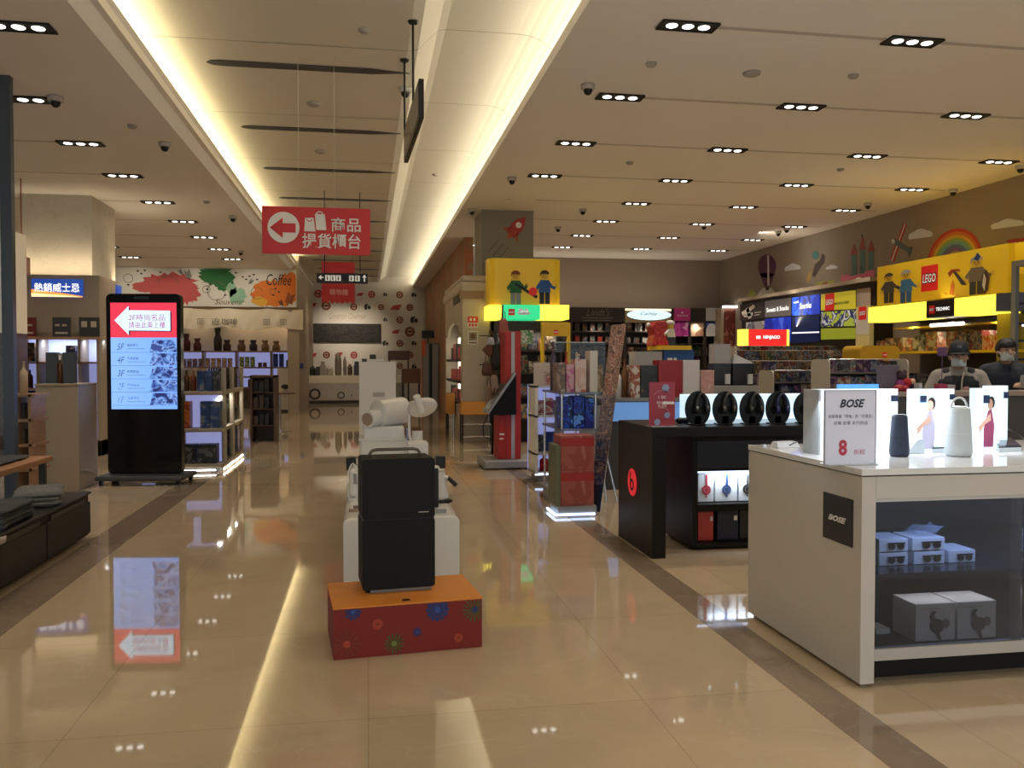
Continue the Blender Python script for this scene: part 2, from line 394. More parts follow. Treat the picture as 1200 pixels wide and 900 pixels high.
for i in range(10):                               # corridor slots
    y = P(350, [78,151,198,232,257,277,292,304,314,322][i], Z=ZC).y
    mb = MB(); pl = Plane((-.63, y, ZC), (1,0,0), (0,-1,0))
    pts = [(-1.0,0),(-.95,.06),(-.85,.08),(.7,.08),(.95,.025),(1.1,0),(.95,-.025),(.7,-.08),(-.85,-.08),(-.95,-.06)]
    single('ceiling_vent', 'long dark air slot in the corridor ceiling, %s from the front' % ORD[i], 'air vent', mb.slab(pl, pts, .001, .012), DGREY, 'air slots in the corridor ceiling')
    if i > 4: spot((.2, y+.6, ZC-.05), 25)
# domes and detectors
def make_dome():
    t = thing('dome_camera', 'x', 'security camera', (0,0,0))
    mesh_obj('housing', MB().lathe([(.001,0),(.075,0),(.072,-.05),(.05,-.055),(.001,-.055)]), mat('dome_housing', (.5,.45,.4), .5), t, smooth=True)
    mesh_obj('dome', MB().ball((0,0,-.055), .05, .05, .06), BLACK, t, smooth=True)
    return t
dome = make_dome(); used = False
for px, py, z, lb in [(689,99,ZR,'nearest the corridor in the right ceiling'),(600,208,ZR,'beside the corridor in front of the rocket column'),(553,245,ZR,'at the corner of the rocket column'),
        (683,245,ZR,'right of the rocket column'),(654,266,ZR,'low beyond the rocket column'),(1017,238,ZR,'above the plane and castle wall pictures'),(1117,222,ZR,'above the rainbow wall picture'),
        (1196,194,ZR,'in the ceiling corner at the right wall'),(912,271,ZR,'of the close pair above the balloon, left one'),(922,267,ZR,'of the close pair above the balloon, right one'),(825,263,ZR,'over the toy shelves in mid hall'),
        (65,113,ZL,'in the left ceiling nearest the front'),(193,167,ZL,'in the left ceiling beside the second lamp row'),(273,253,ZL,'in the left ceiling near the hanging red sign'),(282,294,ZL,'in the left ceiling above the painted splashes'),
        (475,103,ZC,'in the corridor ceiling behind the hanging screen')]:
    p = P(px, py, Z=z)
    if not used: dome.location = (p.x, p.y, z-.0); dome['label'] = 'black dome camera '+lb; dome['group'] = 'dome cameras'; used = True
    else: dup(dome, (p.x, p.y, z), 0, 'black dome camera '+lb, 'dome cameras')
det = None
for px, py, z, lb in [(763,74,ZR,'left of the first lamp row'),(1000,88,ZR,'between first and second lamp rows'),(738,190,ZR,'behind the third lamp row'),(881,85,ZR,'large round one by the second lamp row'),(985,198,ZR,'behind the right lamps'),
        (368,121,ZC,'between the first and second air slots'),(376,177,ZC,'between the second and third air slots'),(427,34,ZC,'beside the hanging screen rods'),(510,204,ZT,'in the bright ceiling trough'),(155,147,ZL,'in the left ceiling'),(242,236,ZL,'beside the red sign in left ceiling')]:
    p = P(px, py, Z=z); r = .09 if px in (881, 368, 376) else .055
    single('smoke_detector', 'round ceiling detector, '+lb, 'smoke detector', MB().lathe([(.001,0),(r,0),(r*.95,-.02),(r*.6,-.035),(.001,-.04)], (p.x,p.y,z-.001)), mat('detector', (.40,.36,.31), .6), 'smoke detectors', smooth=True)
structure('trim_80', MB().box(-1.95, -1.15, 6.3, 6.312, ZC-.003, ZC).box(-.35,-.338,6.3,7.2,ZC-.003,ZC).box(-1.2,-1.188,6.3,7.2,ZC-.003,ZC), mat('joint_line'))
# rocket column
x0, x1 = P(566,400,Y=16.5).x, P(625,400,Y=16.5).x
structure('column_rocket', MB().box(x0-.02, x1, 16.5, 17.6, 0, ZR), mat('grey_column', (.25,.23,.19), .7, var=.03, vscale=3))
pl = front(x0, 3.2, 16.5); rk = thing('wall_decal', 'red rocket picture with a round white window on the grey column', 'wall picture', (x0+.6, 16.49, 3.7))
def rot(pts, a, cx, cy_, s=1): return [(cx+s*(x*math.cos(a)-y*math.sin(a)), cy_+s*(x*math.sin(a)+y*math.cos(a))) for x, y in pts]
a = math.radians(-40)
shape(pl, rot([(-.09,-.2),(.09,-.2),(.12,0),(.09,.14),(0,.27),(-.09,.14),(-.12,0)], a, .67, .93), mat('rocket_red', (.45,.05,.04), .6), rk, name='rocket_body')
shape(pl, rot(disc(0,.05,.06), a, .67, .93), SIGNWHITE, rk, .008, name='rocket_window')
shape(pl, [rot([(-.09,-.05),(-.2,-.22),(-.08,-.18)], a, .67, .93), rot([(.09,-.05),(.2,-.22),(.08,-.18)], a, .67, .93), rot([(-.05,-.2),(0,-.32),(.05,-.2)], a, .67, .93)], mat('rocket_orange', (.5,.10,.04), .6), rk, name='rocket_fin')
shape(pl, [rot([(k,-.42),(k+.015,-.42),(k+.015,-.75),(k,-.75)], a, .67, .93) for k in (-.12,0,.12)], mat('motion_line', (.12,.11,.09), .7), rk, name='motion_line')
# cloud column above the whisky cabinet
ya = P(107,229,Z=ZL).y
xa, xb = P(28,229,Z=ZL).x, P(107,229,Z=ZL).x
CLOUDM = marble('cloud_relief_paper', (.50,.45,.37), (.30,.27,.22), .75, 1.3)
structure('column_cloud', MB().box(xa, xb, ya, ya+1.3, 0, ZL), CLOUDM)
# ------------------------------------------------------------------ hanging signs
def hung_sign():
    Y = 9.0; x0, x1, z0, z1 = R(307, 243, 434, 298, Y)
    t = thing('hanging_sign', 'red hanging sign with a white arrow circle and white Chinese writing', 'sign', ((x0+x1)/2, Y, z0))
    mesh_obj('panel', MB().box(x0, x1, Y, Y+.03, z0, z1), SIGNRED, t, bevel=.003)
    for px in (350, 392):
        xx = P(px, 240, Y=Y).x; mesh_obj('wire', MB().cyl((xx, Y+.015, z1), (xx, Y+.015, ZC), .0022, 5), mat('wire_grey', (.55,.52,.45), .4), t)
    pl = front(x0, z0, Y); W, H = x1-x0, z1-z0
    k = W/127
    q = lambda x, y: ((x-307)*k, H-(y-243)*k)
    c = q(332, 268)
    shape(pl, disc(*c, 18.5*k, 32), SIGNWHITE, t, name='white_disc')
    shape(pl, [q(*p) for p in [(316,268.5),(331,256.5),(331,263),(346,263),(346,274),(331,274),(331,280.5)]], SIGNRED, t, .007, .002, 'arrow')
    b = [[q(357,256),q(367,255.5),q(369,272),q(356,272)], [q(368.5,251),q(380,251),q(382,270),q(370,270)]]
    shape(pl, b, SIGNWHITE, t, name='bag_symbol')
    hb = [ring_pts(*q(362,257), 2.4*k, 3.4*k, PI, 2*PI, 12), ring_pts(*q(374,252), 3.3*k, 4.4*k, 0, PI, 12)]
    shape(pl, hb[1:], SIGNWHITE, t, name='bag_handle'); shape(pl, hb[:1], SIGNRED, t, .007, .002, 'bag_handle')
    letters('商品', pl, *q(405, 263), 35*k, 17*k, SIGNWHITE, t, bold=.012)
    letters('提貨櫃台', pl, *q(388, 283), 69*k, 18*k, SIGNWHITE, t, bold=.012)
hung_sign()
def way_sign():
    Y = 16.0; x0, x1, z0, z1 = R(371, 320, 431, 332, Y)
    t = thing('hanging_sign', 'black hanging direction sign with white pictograms and two arrows', 'sign', ((x0+x1)/2, Y, z0))
    mesh_obj('panel', MB().box(x0, x1, Y, Y+.08, z0, z1), BLACK, t, bevel=.004)
    for px in (380.5, 422):
        xx = P(px, 325, Y=Y).x; mesh_obj('rod', MB().cyl((xx, Y+.04, z1), (xx, Y+.04, ZC), .008, 8), BLACK, t)
    pl = front(x0, z0, Y); k = (x1-x0)/60; H = z1-z0; q = lambda x, y: ((x-371)*k, H-(y-320)*k)
    L_ = mat('sign_light', (.75,.73,.68), .5, emit=.25)
    shape(pl, [q(*p) for p in [(373,325.5),(376.5,322.5),(376.5,324.9),(379,324.9),(379,326.3),(376.5,326.3),(376.5,328.5)]], L_, t, name='arrow')
    shape(pl, [q(*p) for p in [(427,321.5),(429.6,325),(427.8,325),(427.8,330),(426.2,330),(426.2,325),(424.4,325)]], L_, t, name='arrow')
    [shape(pl, rect(*q(x,329.5), *q(x+5.6,322.8)), L_, t, name='pictogram_tile') for x in (381,387.4,393.8,409,416)]
    shape(pl, [rect(*q(x+1.8,328.6), *q(x+3.2,325.4)) for x in (381,387.4,393.8,409,416)]+[disc(*q(x+2.5,324.4), .8*k, 10) for x in (381,387.4,393.8,409,416)], BLACK, t, .007, .002, 'pictogram')
way_sign()
def banner():
    Y = 18.5; x0, x1, z0, z1 = R(377, 307, 416, 356, Y); k = (x1-x0)/39; H = z1-z0
    t = thing('hanging_banner', 'red hanging banner with a torn lower edge behind the black direction sign', 'banner', ((x0+x1)/2, Y, z0))
    pl = front(x0, z0, Y)
    random.seed(3)
    pts = [(0,H),(39*k,H)] + [(39*k-i*k*3, (0 if i % 2 else 2.5*k)+random.uniform(-.5,1)*k) for i in range(14)]
    mesh_obj('cloth', MB().slab(pl, pts, -.006, .006), mat('banner_red', (.50,.03,.04), .7), t)
    letters('購物趣', pl, 20*k, 14*k, 22*k, 7*k, mat('banner_text', (.75,.45,.4), .6), t, off=.008)
    for u in (3, 36): mesh_obj('cord', MB().cyl(pl(u*k, H), pl(u*k, H)+Vector((0,0,ZC-z1)), .004, 5), BLACK, t)
banner()
def edge_screen():
    a = P(484, 25, Z=ZC); b = P(474, 70, Z=ZC); X = (a.x+b.x)/2
    t = thing('hanging_display', 'thin black framed display hung edge-on from two ceiling rods', 'display', (X, (a.y+b.y)/2, 3.6))
    n0, n1 = P(491, 102, X=X+.02), P(491, 139, X=X+.02); f0, f1 = P(473, 151, X=X-.02), P(473, 184, X=X-.02)
    for q in (a, b): mesh_obj('rod', MB().cyl((q.x, q.y, ZC), (q.x, q.y, 3.9), .011, 8).lathe([(.001,0),(.05,0),(.04,-.02),(.001,-.025)], (q.x,q.y,ZC-.001)), BLACK, t)
    d = (b-a).normalized()
    def at_px(px):                      # where the line through both rods crosses that column of the photo
        best = min((abs((lambda v: 600+FPX*v.dot(RT)/v.dot(FW))(a+d*(k*.02)-Vector((0,0,EYE)))-px), k) for k in range(-60, 140)); return a+d*(best[1]*.02)
    N_, F_ = at_px(490.5), at_px(473)
    L = (F_-N_).length; u = (N_-F_).normalized(); nn = Vector((u.y, -u.x, 0))
    zn, zf = P(490, 120, Y=N_.y).z, P(473, 168, Y=F_.y).z; zc = (zn+zf)/2; hh = .17
    pl = Plane(Vector((F_.x, F_.y, zc-hh)), (u.x, u.y, 0), (0,0,1))
    mesh_obj('frame', MB().slab(pl, rect(0, 0, L, 2*hh), -.045, 0), BLACK, t, bevel=.005)
    mesh_obj('screen', MB().slab(pl, rect(.05, .04, L-.05, 2*hh-.04), .001, .004), mat('dead_screen', (.16,.17,.17), .25), t)
    mesh_obj('screen', MB().slab(pl, rect(.05, .04, L-.05, 2*hh-.04), -.049, -.046), mat('dead_screen'), t)
    print('DISPLAY', N_, F_, zc, zn, zf)
edge_screen()

# ------------------------------------------------------------------ digital floor kiosk
def kiosk():
    c = (P(130,566,Z=0)+P(215,566,Z=0))/2; W = .9; H = 2.33; rz = -YAW*.85
    t = thing('digital_kiosk', 'tall black digital kiosk showing a red arrow and a blue floor guide', 'kiosk', (c.x, c.y, 0), rz); M = world_m(t)
    loc = lambda mb: (setattr(mb, 'v', [M @ q for q in mb.v]), mb)[1]
    # base with castors
    mesh_obj('base', loc(MB().box(-.52,.52,-.28,.28,.06,.12)), DGREY, t, bevel=.02)
    for x in (-.46, .46):
        for y in (-.22, .22): mesh_obj('caster', loc(MB().cyl((x-.02,y,.035),(x+.02,y,.035),.035,12)), BLACK, t)
    pts = []
    for cx, cy_, a0 in ((W/2-.06, .18, -PI/2), (W/2-.06, H-.06, 0), (-W/2+.06, H-.06, PI/2), (-W/2+.06, .18, PI)):
        pts += [(cx+.06*math.cos(a0+PI/2*i/6), cy_+.06*math.sin(a0+PI/2*i/6)) for i in range(7)]
    pl = Plane(M @ Vector((0,-.06,0)), M.to_3x3() @ Vector((1,0,0)), (0,0,1))
    mesh_obj('body', MB().slab(pl, pts, -.1, 0), mat('black_glass', (.006,.006,.007), .12), t)
    k = W/89.5
    q = lambda x, y: ((x-171)*k, (570-y)*k*1.02)
    zx0, zy1 = q(131.5, 353.5); zx1, zy0 = q(211, 480.5)
    zr = q(0, 395)[1]
    mesh_obj('screen', MB().slab(pl, rect(zx0, zr, zx1, zy1), .001, .004), mat('screen_red', (.75,.05,.09), .3, emit=.75, ecol=(.72,.04,.08)), t)
    # blue list area, lighter at left
    m, nt, b = _nt('screen_blue'); tc = nt.nodes.new('ShaderNodeTexCoord'); sp = nt.nodes.new('ShaderNodeSeparateXYZ'); cr = nt.nodes.new('ShaderNodeValToRGB')
    nt.links.new(tc.outputs['Generated'], sp.inputs[0]); nt.links.new(sp.outputs[0], cr.inputs[0]); nt.links.new(cr.outputs[0], b.inputs['Emission Color'])
    cr.color_ramp.elements[0].color = (.22,.42,.88,1); cr.color_ramp.elements[1].color = (.15,.34,.85,1); b.inputs['Emission Strength'].default_value = 1; b.inputs['Base Color'].default_value = (.05,.05,.05,1)
    mesh_obj('screen', MB().slab(pl, rect(zx0, zy0, zx1, zr), .001, .004), m, t)
    AR = mat('screen_arrow', (.5,.75,1), .3, emit=.95, ecol=(.55,.78,1))
    shape(pl, [q(*p) for p in [(138,375.5),(155,358.5),(155,363.5),(205,364),(205,388),(155,387.5),(155,393)]], mat('screen_shadow', (.05,.02,.12), .4), t, .0035, .001, 'arrow_shadow')
    shape(pl, [q(*p) for p in [(136.5,374.5),(153.5,357.5),(153.5,362.5),(203.5,363),(203.5,387),(153.5,386.5),(153.5,392)]], AR, t, .005, .001, 'arrow')
    TR = mat('screen_magenta', (.55,.03,.2), .4, emit=.45)
    letters('2F時尚名品', pl, *q(175.5, 371), 44*k, 8*k, TR, t, .007, bold=.004); letters('請由此乘上樓', pl, *q(175.5, 380), 44*k, 8*k, TR, t, .007, bold=.004)
    IK = mat('screen_ink', (.02,.03,.08), .5)
    PH = printed('screen_photo', [(.02,.03,.15),(.06,.12,.42),(.12,.26,.66),(.24,.42,.90),(.05,.08,.30)], 11, emit=.6)
    for i in range(5):
        y = 405 + i*15.8
        letters('%dF' % (5-i), pl, *q(143.5, y+1), 9*k, 8*k, IK, t, shear=.3)
        letters(['餐飲美食','食品美妝','國際精品','時尚名品','名產專櫃'][i], pl, *q(158, y-1), 14*k, 3.2*k, IK, t, bold=.01)
        shape(pl, rect(*q(151,y+3.6), *q(172,y+3)), mat('screen_grey', (.2,.35,.6), .5, emit=.3), t, .0045, .001, 'caption_line')
        shape(pl, rect(*q(132,y+8), *q(185,y+7.5)), mat('screen_grey'), t, .0045, .001, 'divider')
        shape(pl, [q(182,y-7),q(211,y-7),q(211,y+7.4),q(178,y+7.4)], PH, t, .0045, .001, 'picture')
    mesh_obj('sensor_window', MB().slab(pl, rect(*q(160,349.5), *q(178,346)), 0, .002), mat('sensor', (.05,.05,.06), .1), t)
kiosk()

# ------------------------------------------------------------------ bottles and boxes shared by the shops
def bottle_mb(h=.3, r=.04):
    return MB().lathe([(.001,0),(r,0),(r,h*.6),(r*.9,h*.68),(r*.35,h*.78),(r*.32,h*.97),(r*.4,h*.975),(r*.4,h),(.001,h)], n=14)
def set_row(proto_cache, name, cat, label, group, spots, mats, size=None, kind='box'):
    """one countable item per place, copies share the mesh"""
    for i, s in enumerate(spots):
        x, y, z = s[:3]; mi = random.randrange(len(mats)); w_, d, h = s[3:6] if len(s) > 3 else size
        key = (name, mi, round(w_,3), round(d,3), round(h,3), kind)
        if key not in proto_cache:
            if kind == 'box': mb = MB().box(-w_/2, w_/2, -d/2, d/2, 0, h)
            elif kind == 'bottle': mb = bottle_mb(h, w_/2)
            o = mesh_obj(name, mb, mats[mi], None, (0,0,0), smooth=(kind == 'bottle')); proto_cache[key] = o
            if kind == 'bottle' and h > .2:
                pass
        else:
            o = proto_cache[key].copy(); COL.objects.link(o)
        o.location = (x, y, z+.002); o.rotation_euler = (0,0, s[6] if len(s) > 6 else 0)
        props(o, label, cat, group)
CACHE = {}
def row_x(x0, x1, y, z, w_, d, h, gap=.01, jitter=.0, fill=1.0):
    out = []; x = x0+w_/2
    while x+w_/2 <= x1+1e-6:
        if random.random() < fill:
            hh = h*(1+random.choice([-1,0,0,1])*jitter); out.append((x, y, z, w_, d, hh))
        x += w_+gap
    return out
def row_y(y0, y1, x, z, w_, d, h, gap=.01, jitter=0, fill=1.0):
    return [(x, yy, z, d, w_, hh) for yy, _, _, w_, d, hh in row_x(y0, y1, 0, z, w_, d, h, gap, jitter, fill)]
def box3(name, label, cat, x0, x1, z0, z1, Y, depth, m, group=None, bevel=.003, rz=0):
    return single(name, label, cat, MB().box(x0, x1, Y, Y+depth, z0, z1), m, group, bevel)

# ------------------------------------------------------------------ left: whisky column cabinets
def whisky():
    Y = 14.4
    x0, x1, zb, zt = R(17, 322, 117, 500, Y)
    t = thing('display_cabinet', 'beige wall cabinet with lit bottle shelves and a glowing Chinese sign', 'display cabinet', ((x0+x1)/2, Y, 0))
    Ys = 15.44
    d = .45
    zs = P(60, 395, Y=Y).z            # top of the open shelves
    ya = Y+d
    mb = MB().box(x0, x1, Y, Y+1.0, zs, zt).box(x0, x1, ya, ya+.1, 0, zs).box(x0, x0+.05, Y, ya, 0, zs).box(x1-.05, x1, Y, ya, 0, zs).box(x0, x1, Y, ya, 0, .25)
    # return face towards the corridor
    yb = P(137, 400, X=x1).y
    yb = min(max(yb, Y+1.0), Y+2.4)
    mb.box(x1-.5, x1, Y+1.0, yb, 0, zt)
    mesh_obj('body', mb, BEIGE, t, bevel=.004)
    mesh_obj('back_panel', MB().box(x0+.05, x1-.05, ya-.012, ya, .25, zs), BLUEGLOW, t)
    for py in (424, 455, 484):
        z = P(60, py, Y=Y).z; mesh_obj('shelf', MB().box(x0+.05, x1-.05, Y+.02, ya-.012, z-.03, z), WOODM, t)
    for px in (43, 92): xx = P(px, 400, Y=Y).x; mesh_obj('upright', MB().box(xx-.02, xx+.02, Y+.02, ya-.012, .25, zs), BEIGE, t)
    mesh_obj('ledge', MB().box(x0-.02, x1+.02, Y-.25, Y, zs-.04, zs), WOODM, t)
    # light sign
    a0, a1, b0, b1 = R(37, 327, 97, 348, Y-.03)
    s = mesh_obj('light_sign', MB().box(a0, a1, Y-.04, Y, b0, b1), mat('sign_navy_glow', (.02,.05,.2), .3, emit=.5, ecol=(.02,.08,.45)), t)
    pl = front(a0, b0, Y-.04); W, H = a1-a0, b1-b0
    shape(pl, [(0,0),(W,0),(W,.05*H),(W*.6,.22*H),(W*.3,.3*H),(0,.42*H)], mat('sign_orange_glow', (1,.4,.1), .3, emit=.9, ecol=(1,.30,.06)), s, .001, .003, 'glow_band')
    shape(pl, [(0,0),(W,0),(W*.7,.08*H),(0,.2*H)], mat('sign_amber_glow', (1,.8,.4), .3, emit=1.0, ecol=(1,.72,.35)), s, .004, .002, 'glow_band')
    letters('熱銷威士忌', pl, W/2, H*.52, W*.88, H*.5, mat('sign_white_glow', (1,1,1), .3, emit=1.0), s, .008, bold=.006)
    pr = facing_right(Y+1.05, 0, x1)
    mesh_obj('light_sign', MB().slab(pr, rect(.1, b0, yb-Y-1.15, b1), 0, .03), mat('sign_navy_glow'), t)
    # posters standing on the ledge
    for (pa, pb, c, nm) in ((20,43,(.16,.02,.02),'dark red'),(62,83,(.03,.03,.035),'narrow black'),(93,117,(.03,.025,.02),'black poster with two pale labels')):
        u0, u1, v0, v1 = R(pa, 372, pb, 393, Y-.12)
        p = thing('bottle_poster', '%s picture board standing above the whisky shelves' % nm, 'poster', ((u0+u1)/2, Y-.12, zs))
        mesh_obj('board', MB().box(u0, u1, Y-.14, Y-.12, zs+.003, v1), mat('poster_'+nm.replace(' ','_'), c, .4), p)
        pp = front(u0, zs, Y-.14); w_ = u1-u0; h = v1-zs
        shape(pp, [rect(w_*.12,h*.5,w_*.4,h*.8), rect(w_*.58,h*.5,w_*.86,h*.8)] if pa == 93 else [rect(w_*.15,h*.55,w_*.4,h*.65), rect(w_*.55,h*.55,w_*.8,h*.65), rect(w_*.15,h*.15,w_*.85,h*.25)], mat('pale_label', (.5,.42,.33), .6), p)
    area((-4.9, Y-.1+.3, zs-.05), (-4.9, Y+.35, 1), 1.6, .1, 8, (.7,.8,1))
    ups = [P(px, 400, Y=Y).x for px in (43, 92)]
    clear_of = lambda sp_, us: [s_ for s_ in sp_ if all(abs(s_[0]-u_) > s_[3]/2+.03 for u_ in us)]
    # bottles and gift boxes
    BT = [mat('bottle_amber', (.10,.035,.01), .15), mat('bottle_dark', (.015,.02,.015), .12), mat('bottle_gold', (.35,.2,.05), .25)]
    GB = [printed('gift_dark', [(.02,.02,.03),(.08,.04,.02),(.25,.15,.06)], 14, rnd=True), printed('gift_maroon', [(.16,.02,.02),(.05,.01,.01),(.3,.2,.1)], 14, rnd=True), printed('gift_blue', [(.02,.04,.16),(.05,.05,.08),(.3,.3,.35)], 14, rnd=True)]
    for py, kind in ((424,'box'),(455,'bottle'),(484,'box')):
        z = P(60, py, Y=Y).z+.001
        if kind == 'box': set_row(CACHE, 'gift_box', 'box', 'dark spirits gift box on the %s blue-lit whisky shelf' % ('upper' if py == 424 else 'lower'), 'gift boxes on the %s whisky shelf' % ('upper' if py == 424 else 'lower'), clear_of(row_x(x0+.1, x1-.1, Y+.2, z, .14, .14, .3, .06, .15, .75), ups), GB)
        else: set_row(CACHE, 'spirits_bottle', 'bottle', 'whisky bottle on the middle blue-lit whisky shelf', 'bottles on the middle whisky shelf', clear_of(row_x(x0+.1, x1-.1, Y+.2, z, .09, .09, .3, .05, .05, .85), ups), BT, kind='bottle')
    z = .251
    set_row(CACHE, 'spirits_bottle', 'bottle', 'whisky bottle on the bottom of the whisky cabinet', 'bottles at the bottom of the whisky cabinet', clear_of(row_x(x0+.1, x1-.1, Y+.2, z, .09, .09, .3, .05, .05, .85), ups), BT, kind='bottle')
whisky()
area((-4.9, 14.6, 2.85+.12), (-4.9, 15.5, 3.6), 2.0, .08, 6, (1,.82,.55))
area((-4.2, 16.1, 2.97), (-4.6, 16.1, 3.7), .08, 1.2, 3.5, (1,.82,.55))
def podium():
    x0, x1, zb, zt = R(42, 450, 92, 570, 10.6); x1 = P(92, 500, Y=10.6).x
    yb = P(108, 560, X=x1).y
    t = thing('display_podium', 'tall beige display podium with a dark two-door panel piece on top', 'podium', ((x0+x1)/2, 11, 0))
    t['label'] = 'tall plain beige podium in front of the whisky shelves'
    mesh_obj('body', MB().box(x0, x1, 10.6, 11.3, 0, zt-.02), BEIGE, t, bevel=.004)
    mesh_obj('top', MB().box(x0-.01, x1+.01, 10.59, 11.31, zt-.02, zt), mat('podium_top', (.36,.29,.2), .4), t, bevel=.003)
    u0, u1, v0, v1 = R(55, 413, 88, 450, 10.9)
    b = thing('presentation_case', 'open dark presentation case standing on the beige podium', 'case', ((u0+u1)/2, 10.9, zt))
    um = (u0+u1)/2+.0
    mesh_obj('door', MB().box(u0, um-.03, 10.86, 10.98, zt, v1), mat('case_grey', (.05,.055,.06), .35), b, bevel=.004)
    mesh_obj('door', MB().box(um+.03, u1, 10.86, 10.98, zt, v1), mat('case_grey'), b, bevel=.004)
    mesh_obj('spine', MB().box(um-.03, um+.03, 10.9, 11.0, zt, v1-.01), mat('case_inner', (.35,.33,.3), .3), b)
    bt = thing('spirits_bottle', 'single bottle with pale cap inside the open dark case', 'bottle', (um, 10.86, zt))
    M = world_m(bt); mb = bottle_mb(.32, .028); mb.v = [M @ q for q in mb.v]
    mesh_obj('body', mb, mat('bottle_amber'), bt, smooth=True)
    mb = MB().cyl((0,0,.28),(0,0,.33),.013,10); mb.v = [M @ q for q in mb.v]; mesh_obj('cap', mb, SIGNWHITE, bt)
podium()
# low drawer bench with folded clothes
def bench():
    X = -2.32; y0, y1 = 5.2, 7.74
    zt = P(108, 575, X=X, Y=None).z
    t = thing('drawer_bench', 'long low black drawer bench at the left aisle edge', 'bench', (-2.62, 6.5, 0))
    mesh_obj('body', MB().box(-2.74, X-.02, y0, y1-.01, .03, zt-.02), BLACKM, t, bevel=.004)
    mesh_obj('top', MB().box(-2.75, X, y0, y1, zt-.02, zt), BLACK, t, bevel=.003)
    ym = 6.72; D = mat('drawer_front', (.010,.009,.008), .5, spec=.3)
    for a, b in ((y0+.02, ym-.01), (ym+.01, y1-.02)):
        d = mesh_obj('drawer', MB().box(X-.02, X-.002, a, b, .05, zt-.085), D, t, bevel=.002)
        mesh_obj('grip_recess', MB().box(X-.015, X-.010, a+.1, b-.1, zt-.085, zt-.045), BLACK, d)
    random.seed(5)
    def folded(name, label, cx, cy_, z, w_, d, n, m, rz, amp=.006):
        o = thing(name, label, 'clothing', (cx, cy_, z), rz); M = world_m(o); hz = 0
        for i in range(n):
            h = .028+random.uniform(0,.012); sx = random.uniform(-.015,.015); mb = MB(); ph = random.uniform(0, 6)
            N = 14
            def fn(u, v):
                a = 2*PI*v; x = w_/2*math.copysign(abs(math.cos(a))**.35, math.cos(a)); zz = h/2*math.copysign(abs(math.sin(a))**.6, math.sin(a))
                y = (u-.5)*d
                return M @ Vector((x+sx+.01*math.sin(7*y+ph), y, hz+h/2+zz+amp*math.sin(23*y+3*x+ph)*.5+amp*math.sin(31*x+ph)))
            mb.grid(N, 22, fn)
            mb.f.append(tuple(j*(N+1) for j in range(22))); mb.f.append(tuple(j*(N+1)+N for j in range(21,-1,-1)))
            mesh_obj('fold', mb, m, o, smooth=True); hz += h*.93
        return o
    folded('folded_trousers', 'stack of folded dark grey trousers on the low black bench', -2.53, 6.30, zt, .34, .55, 4, mat('cloth_grey', (.045,.045,.048), .9, var=.35, vscale=30), .05)
    folded('folded_trousers', 'smaller crumpled grey trousers at the far end of the bench', -2.53, 7.15, zt+.012, .33, .5, 3, mat('cloth_mid_grey', (.13,.13,.125), .9, var=.4, vscale=30), .3, .012)
    s = P(6, 632, X=-2.2); mb = MB().tube([P(-22,640,X=-2.28), P(-8,636,X=-2.26), P(3,633,X=-2.25), P(7,628,X=-2.26)], [.03,.03,.022,.004], 8)
    single('shirt_sleeve', 'pale cloth sleeve hanging in at the picture edge below the bench top', 'clothing', mb, mat('cloth_pale', (.45,.36,.32), .9), smooth=True)
bench()
def side_table():
    c = P(62, 534, X=-2.80); y1 = c.y; x1 = c.x; ZT_ = c.z
    t = thing('clothes_table', 'table with orange-brown wooden top and black legs behind the bench', 'table', (x1-.7, y1-.8, 0))
    y0 = y1-1.9
    mesh_obj('top', MB().box(x1-1.3, x1, y0, y1, ZT_-.045, ZT_), wood('table_wood', (.30,.13,.05), (.42,.2,.09)), t, bevel=.004)
    for x in (x1-.06, x1-1.24):
        for y in (y1-.08, y0+.08): mesh_obj('leg', MB().box(x-.025, x+.025, y-.025, y+.025, 0, ZT_-.045), BLACK, t)
    mb = MB()
    def fn(u, v): 
        a = 2*PI*v; return Vector((x1-.45+.32*math.copysign(abs(math.cos(a))**.3, math.cos(a)), y1-.55+(u-.5)*.75, ZT_+.016+.013*math.copysign(abs(math.sin(a))**.6, math.sin(a))+.004*math.sin(20*u+9*v)))
    mb.grid(12, 20, fn); mb.f.append(tuple(j*13 for j in range(20)))
    single('folded_jumper', 'dark grey folded jumper on the wooden table top', 'clothing', mb, mat('cloth_grey'), smooth=True)
    mb = MB().box(x1-1.1, x1-.62, y0+.35, y0+1.0, ZT_+.001, ZT_+.015)
    single('folded_shirt', 'flat white shirt on the wooden table at the picture edge', 'clothing', mb, mat('cloth_white', (.7,.68,.64), .9), bevel=.006)
side_table()
# glass partition at the left edge
p = P(11, 88, Z=ZL)
t = thing('glass_partition', 'tall glass partition with blue-grey metal frame at the left edge', 'partition', (p.x-.6, p.y, 0))
FR = mat('partition_frame', (.06,.075,.095), .4, .4)
mesh_obj('frame', MB().box(p.x-.10, p.x, p.y, p.y+.08, 0, ZL), FR, t); mesh_obj('frame', MB().box(p.x-1.3, p.x-.1, p.y, p.y+.08, 0, .08), FR, t); mesh_obj('frame', MB().box(p.x-1.3, p.x-.1, p.y, p.y+.08, ZL-.1, ZL), FR, t)
mesh_obj('glass_pane', MB().box(p.x-1.3, p.x-.1, p.y+.03, p.y+.045, .08, ZL-.1), GLASS, t)
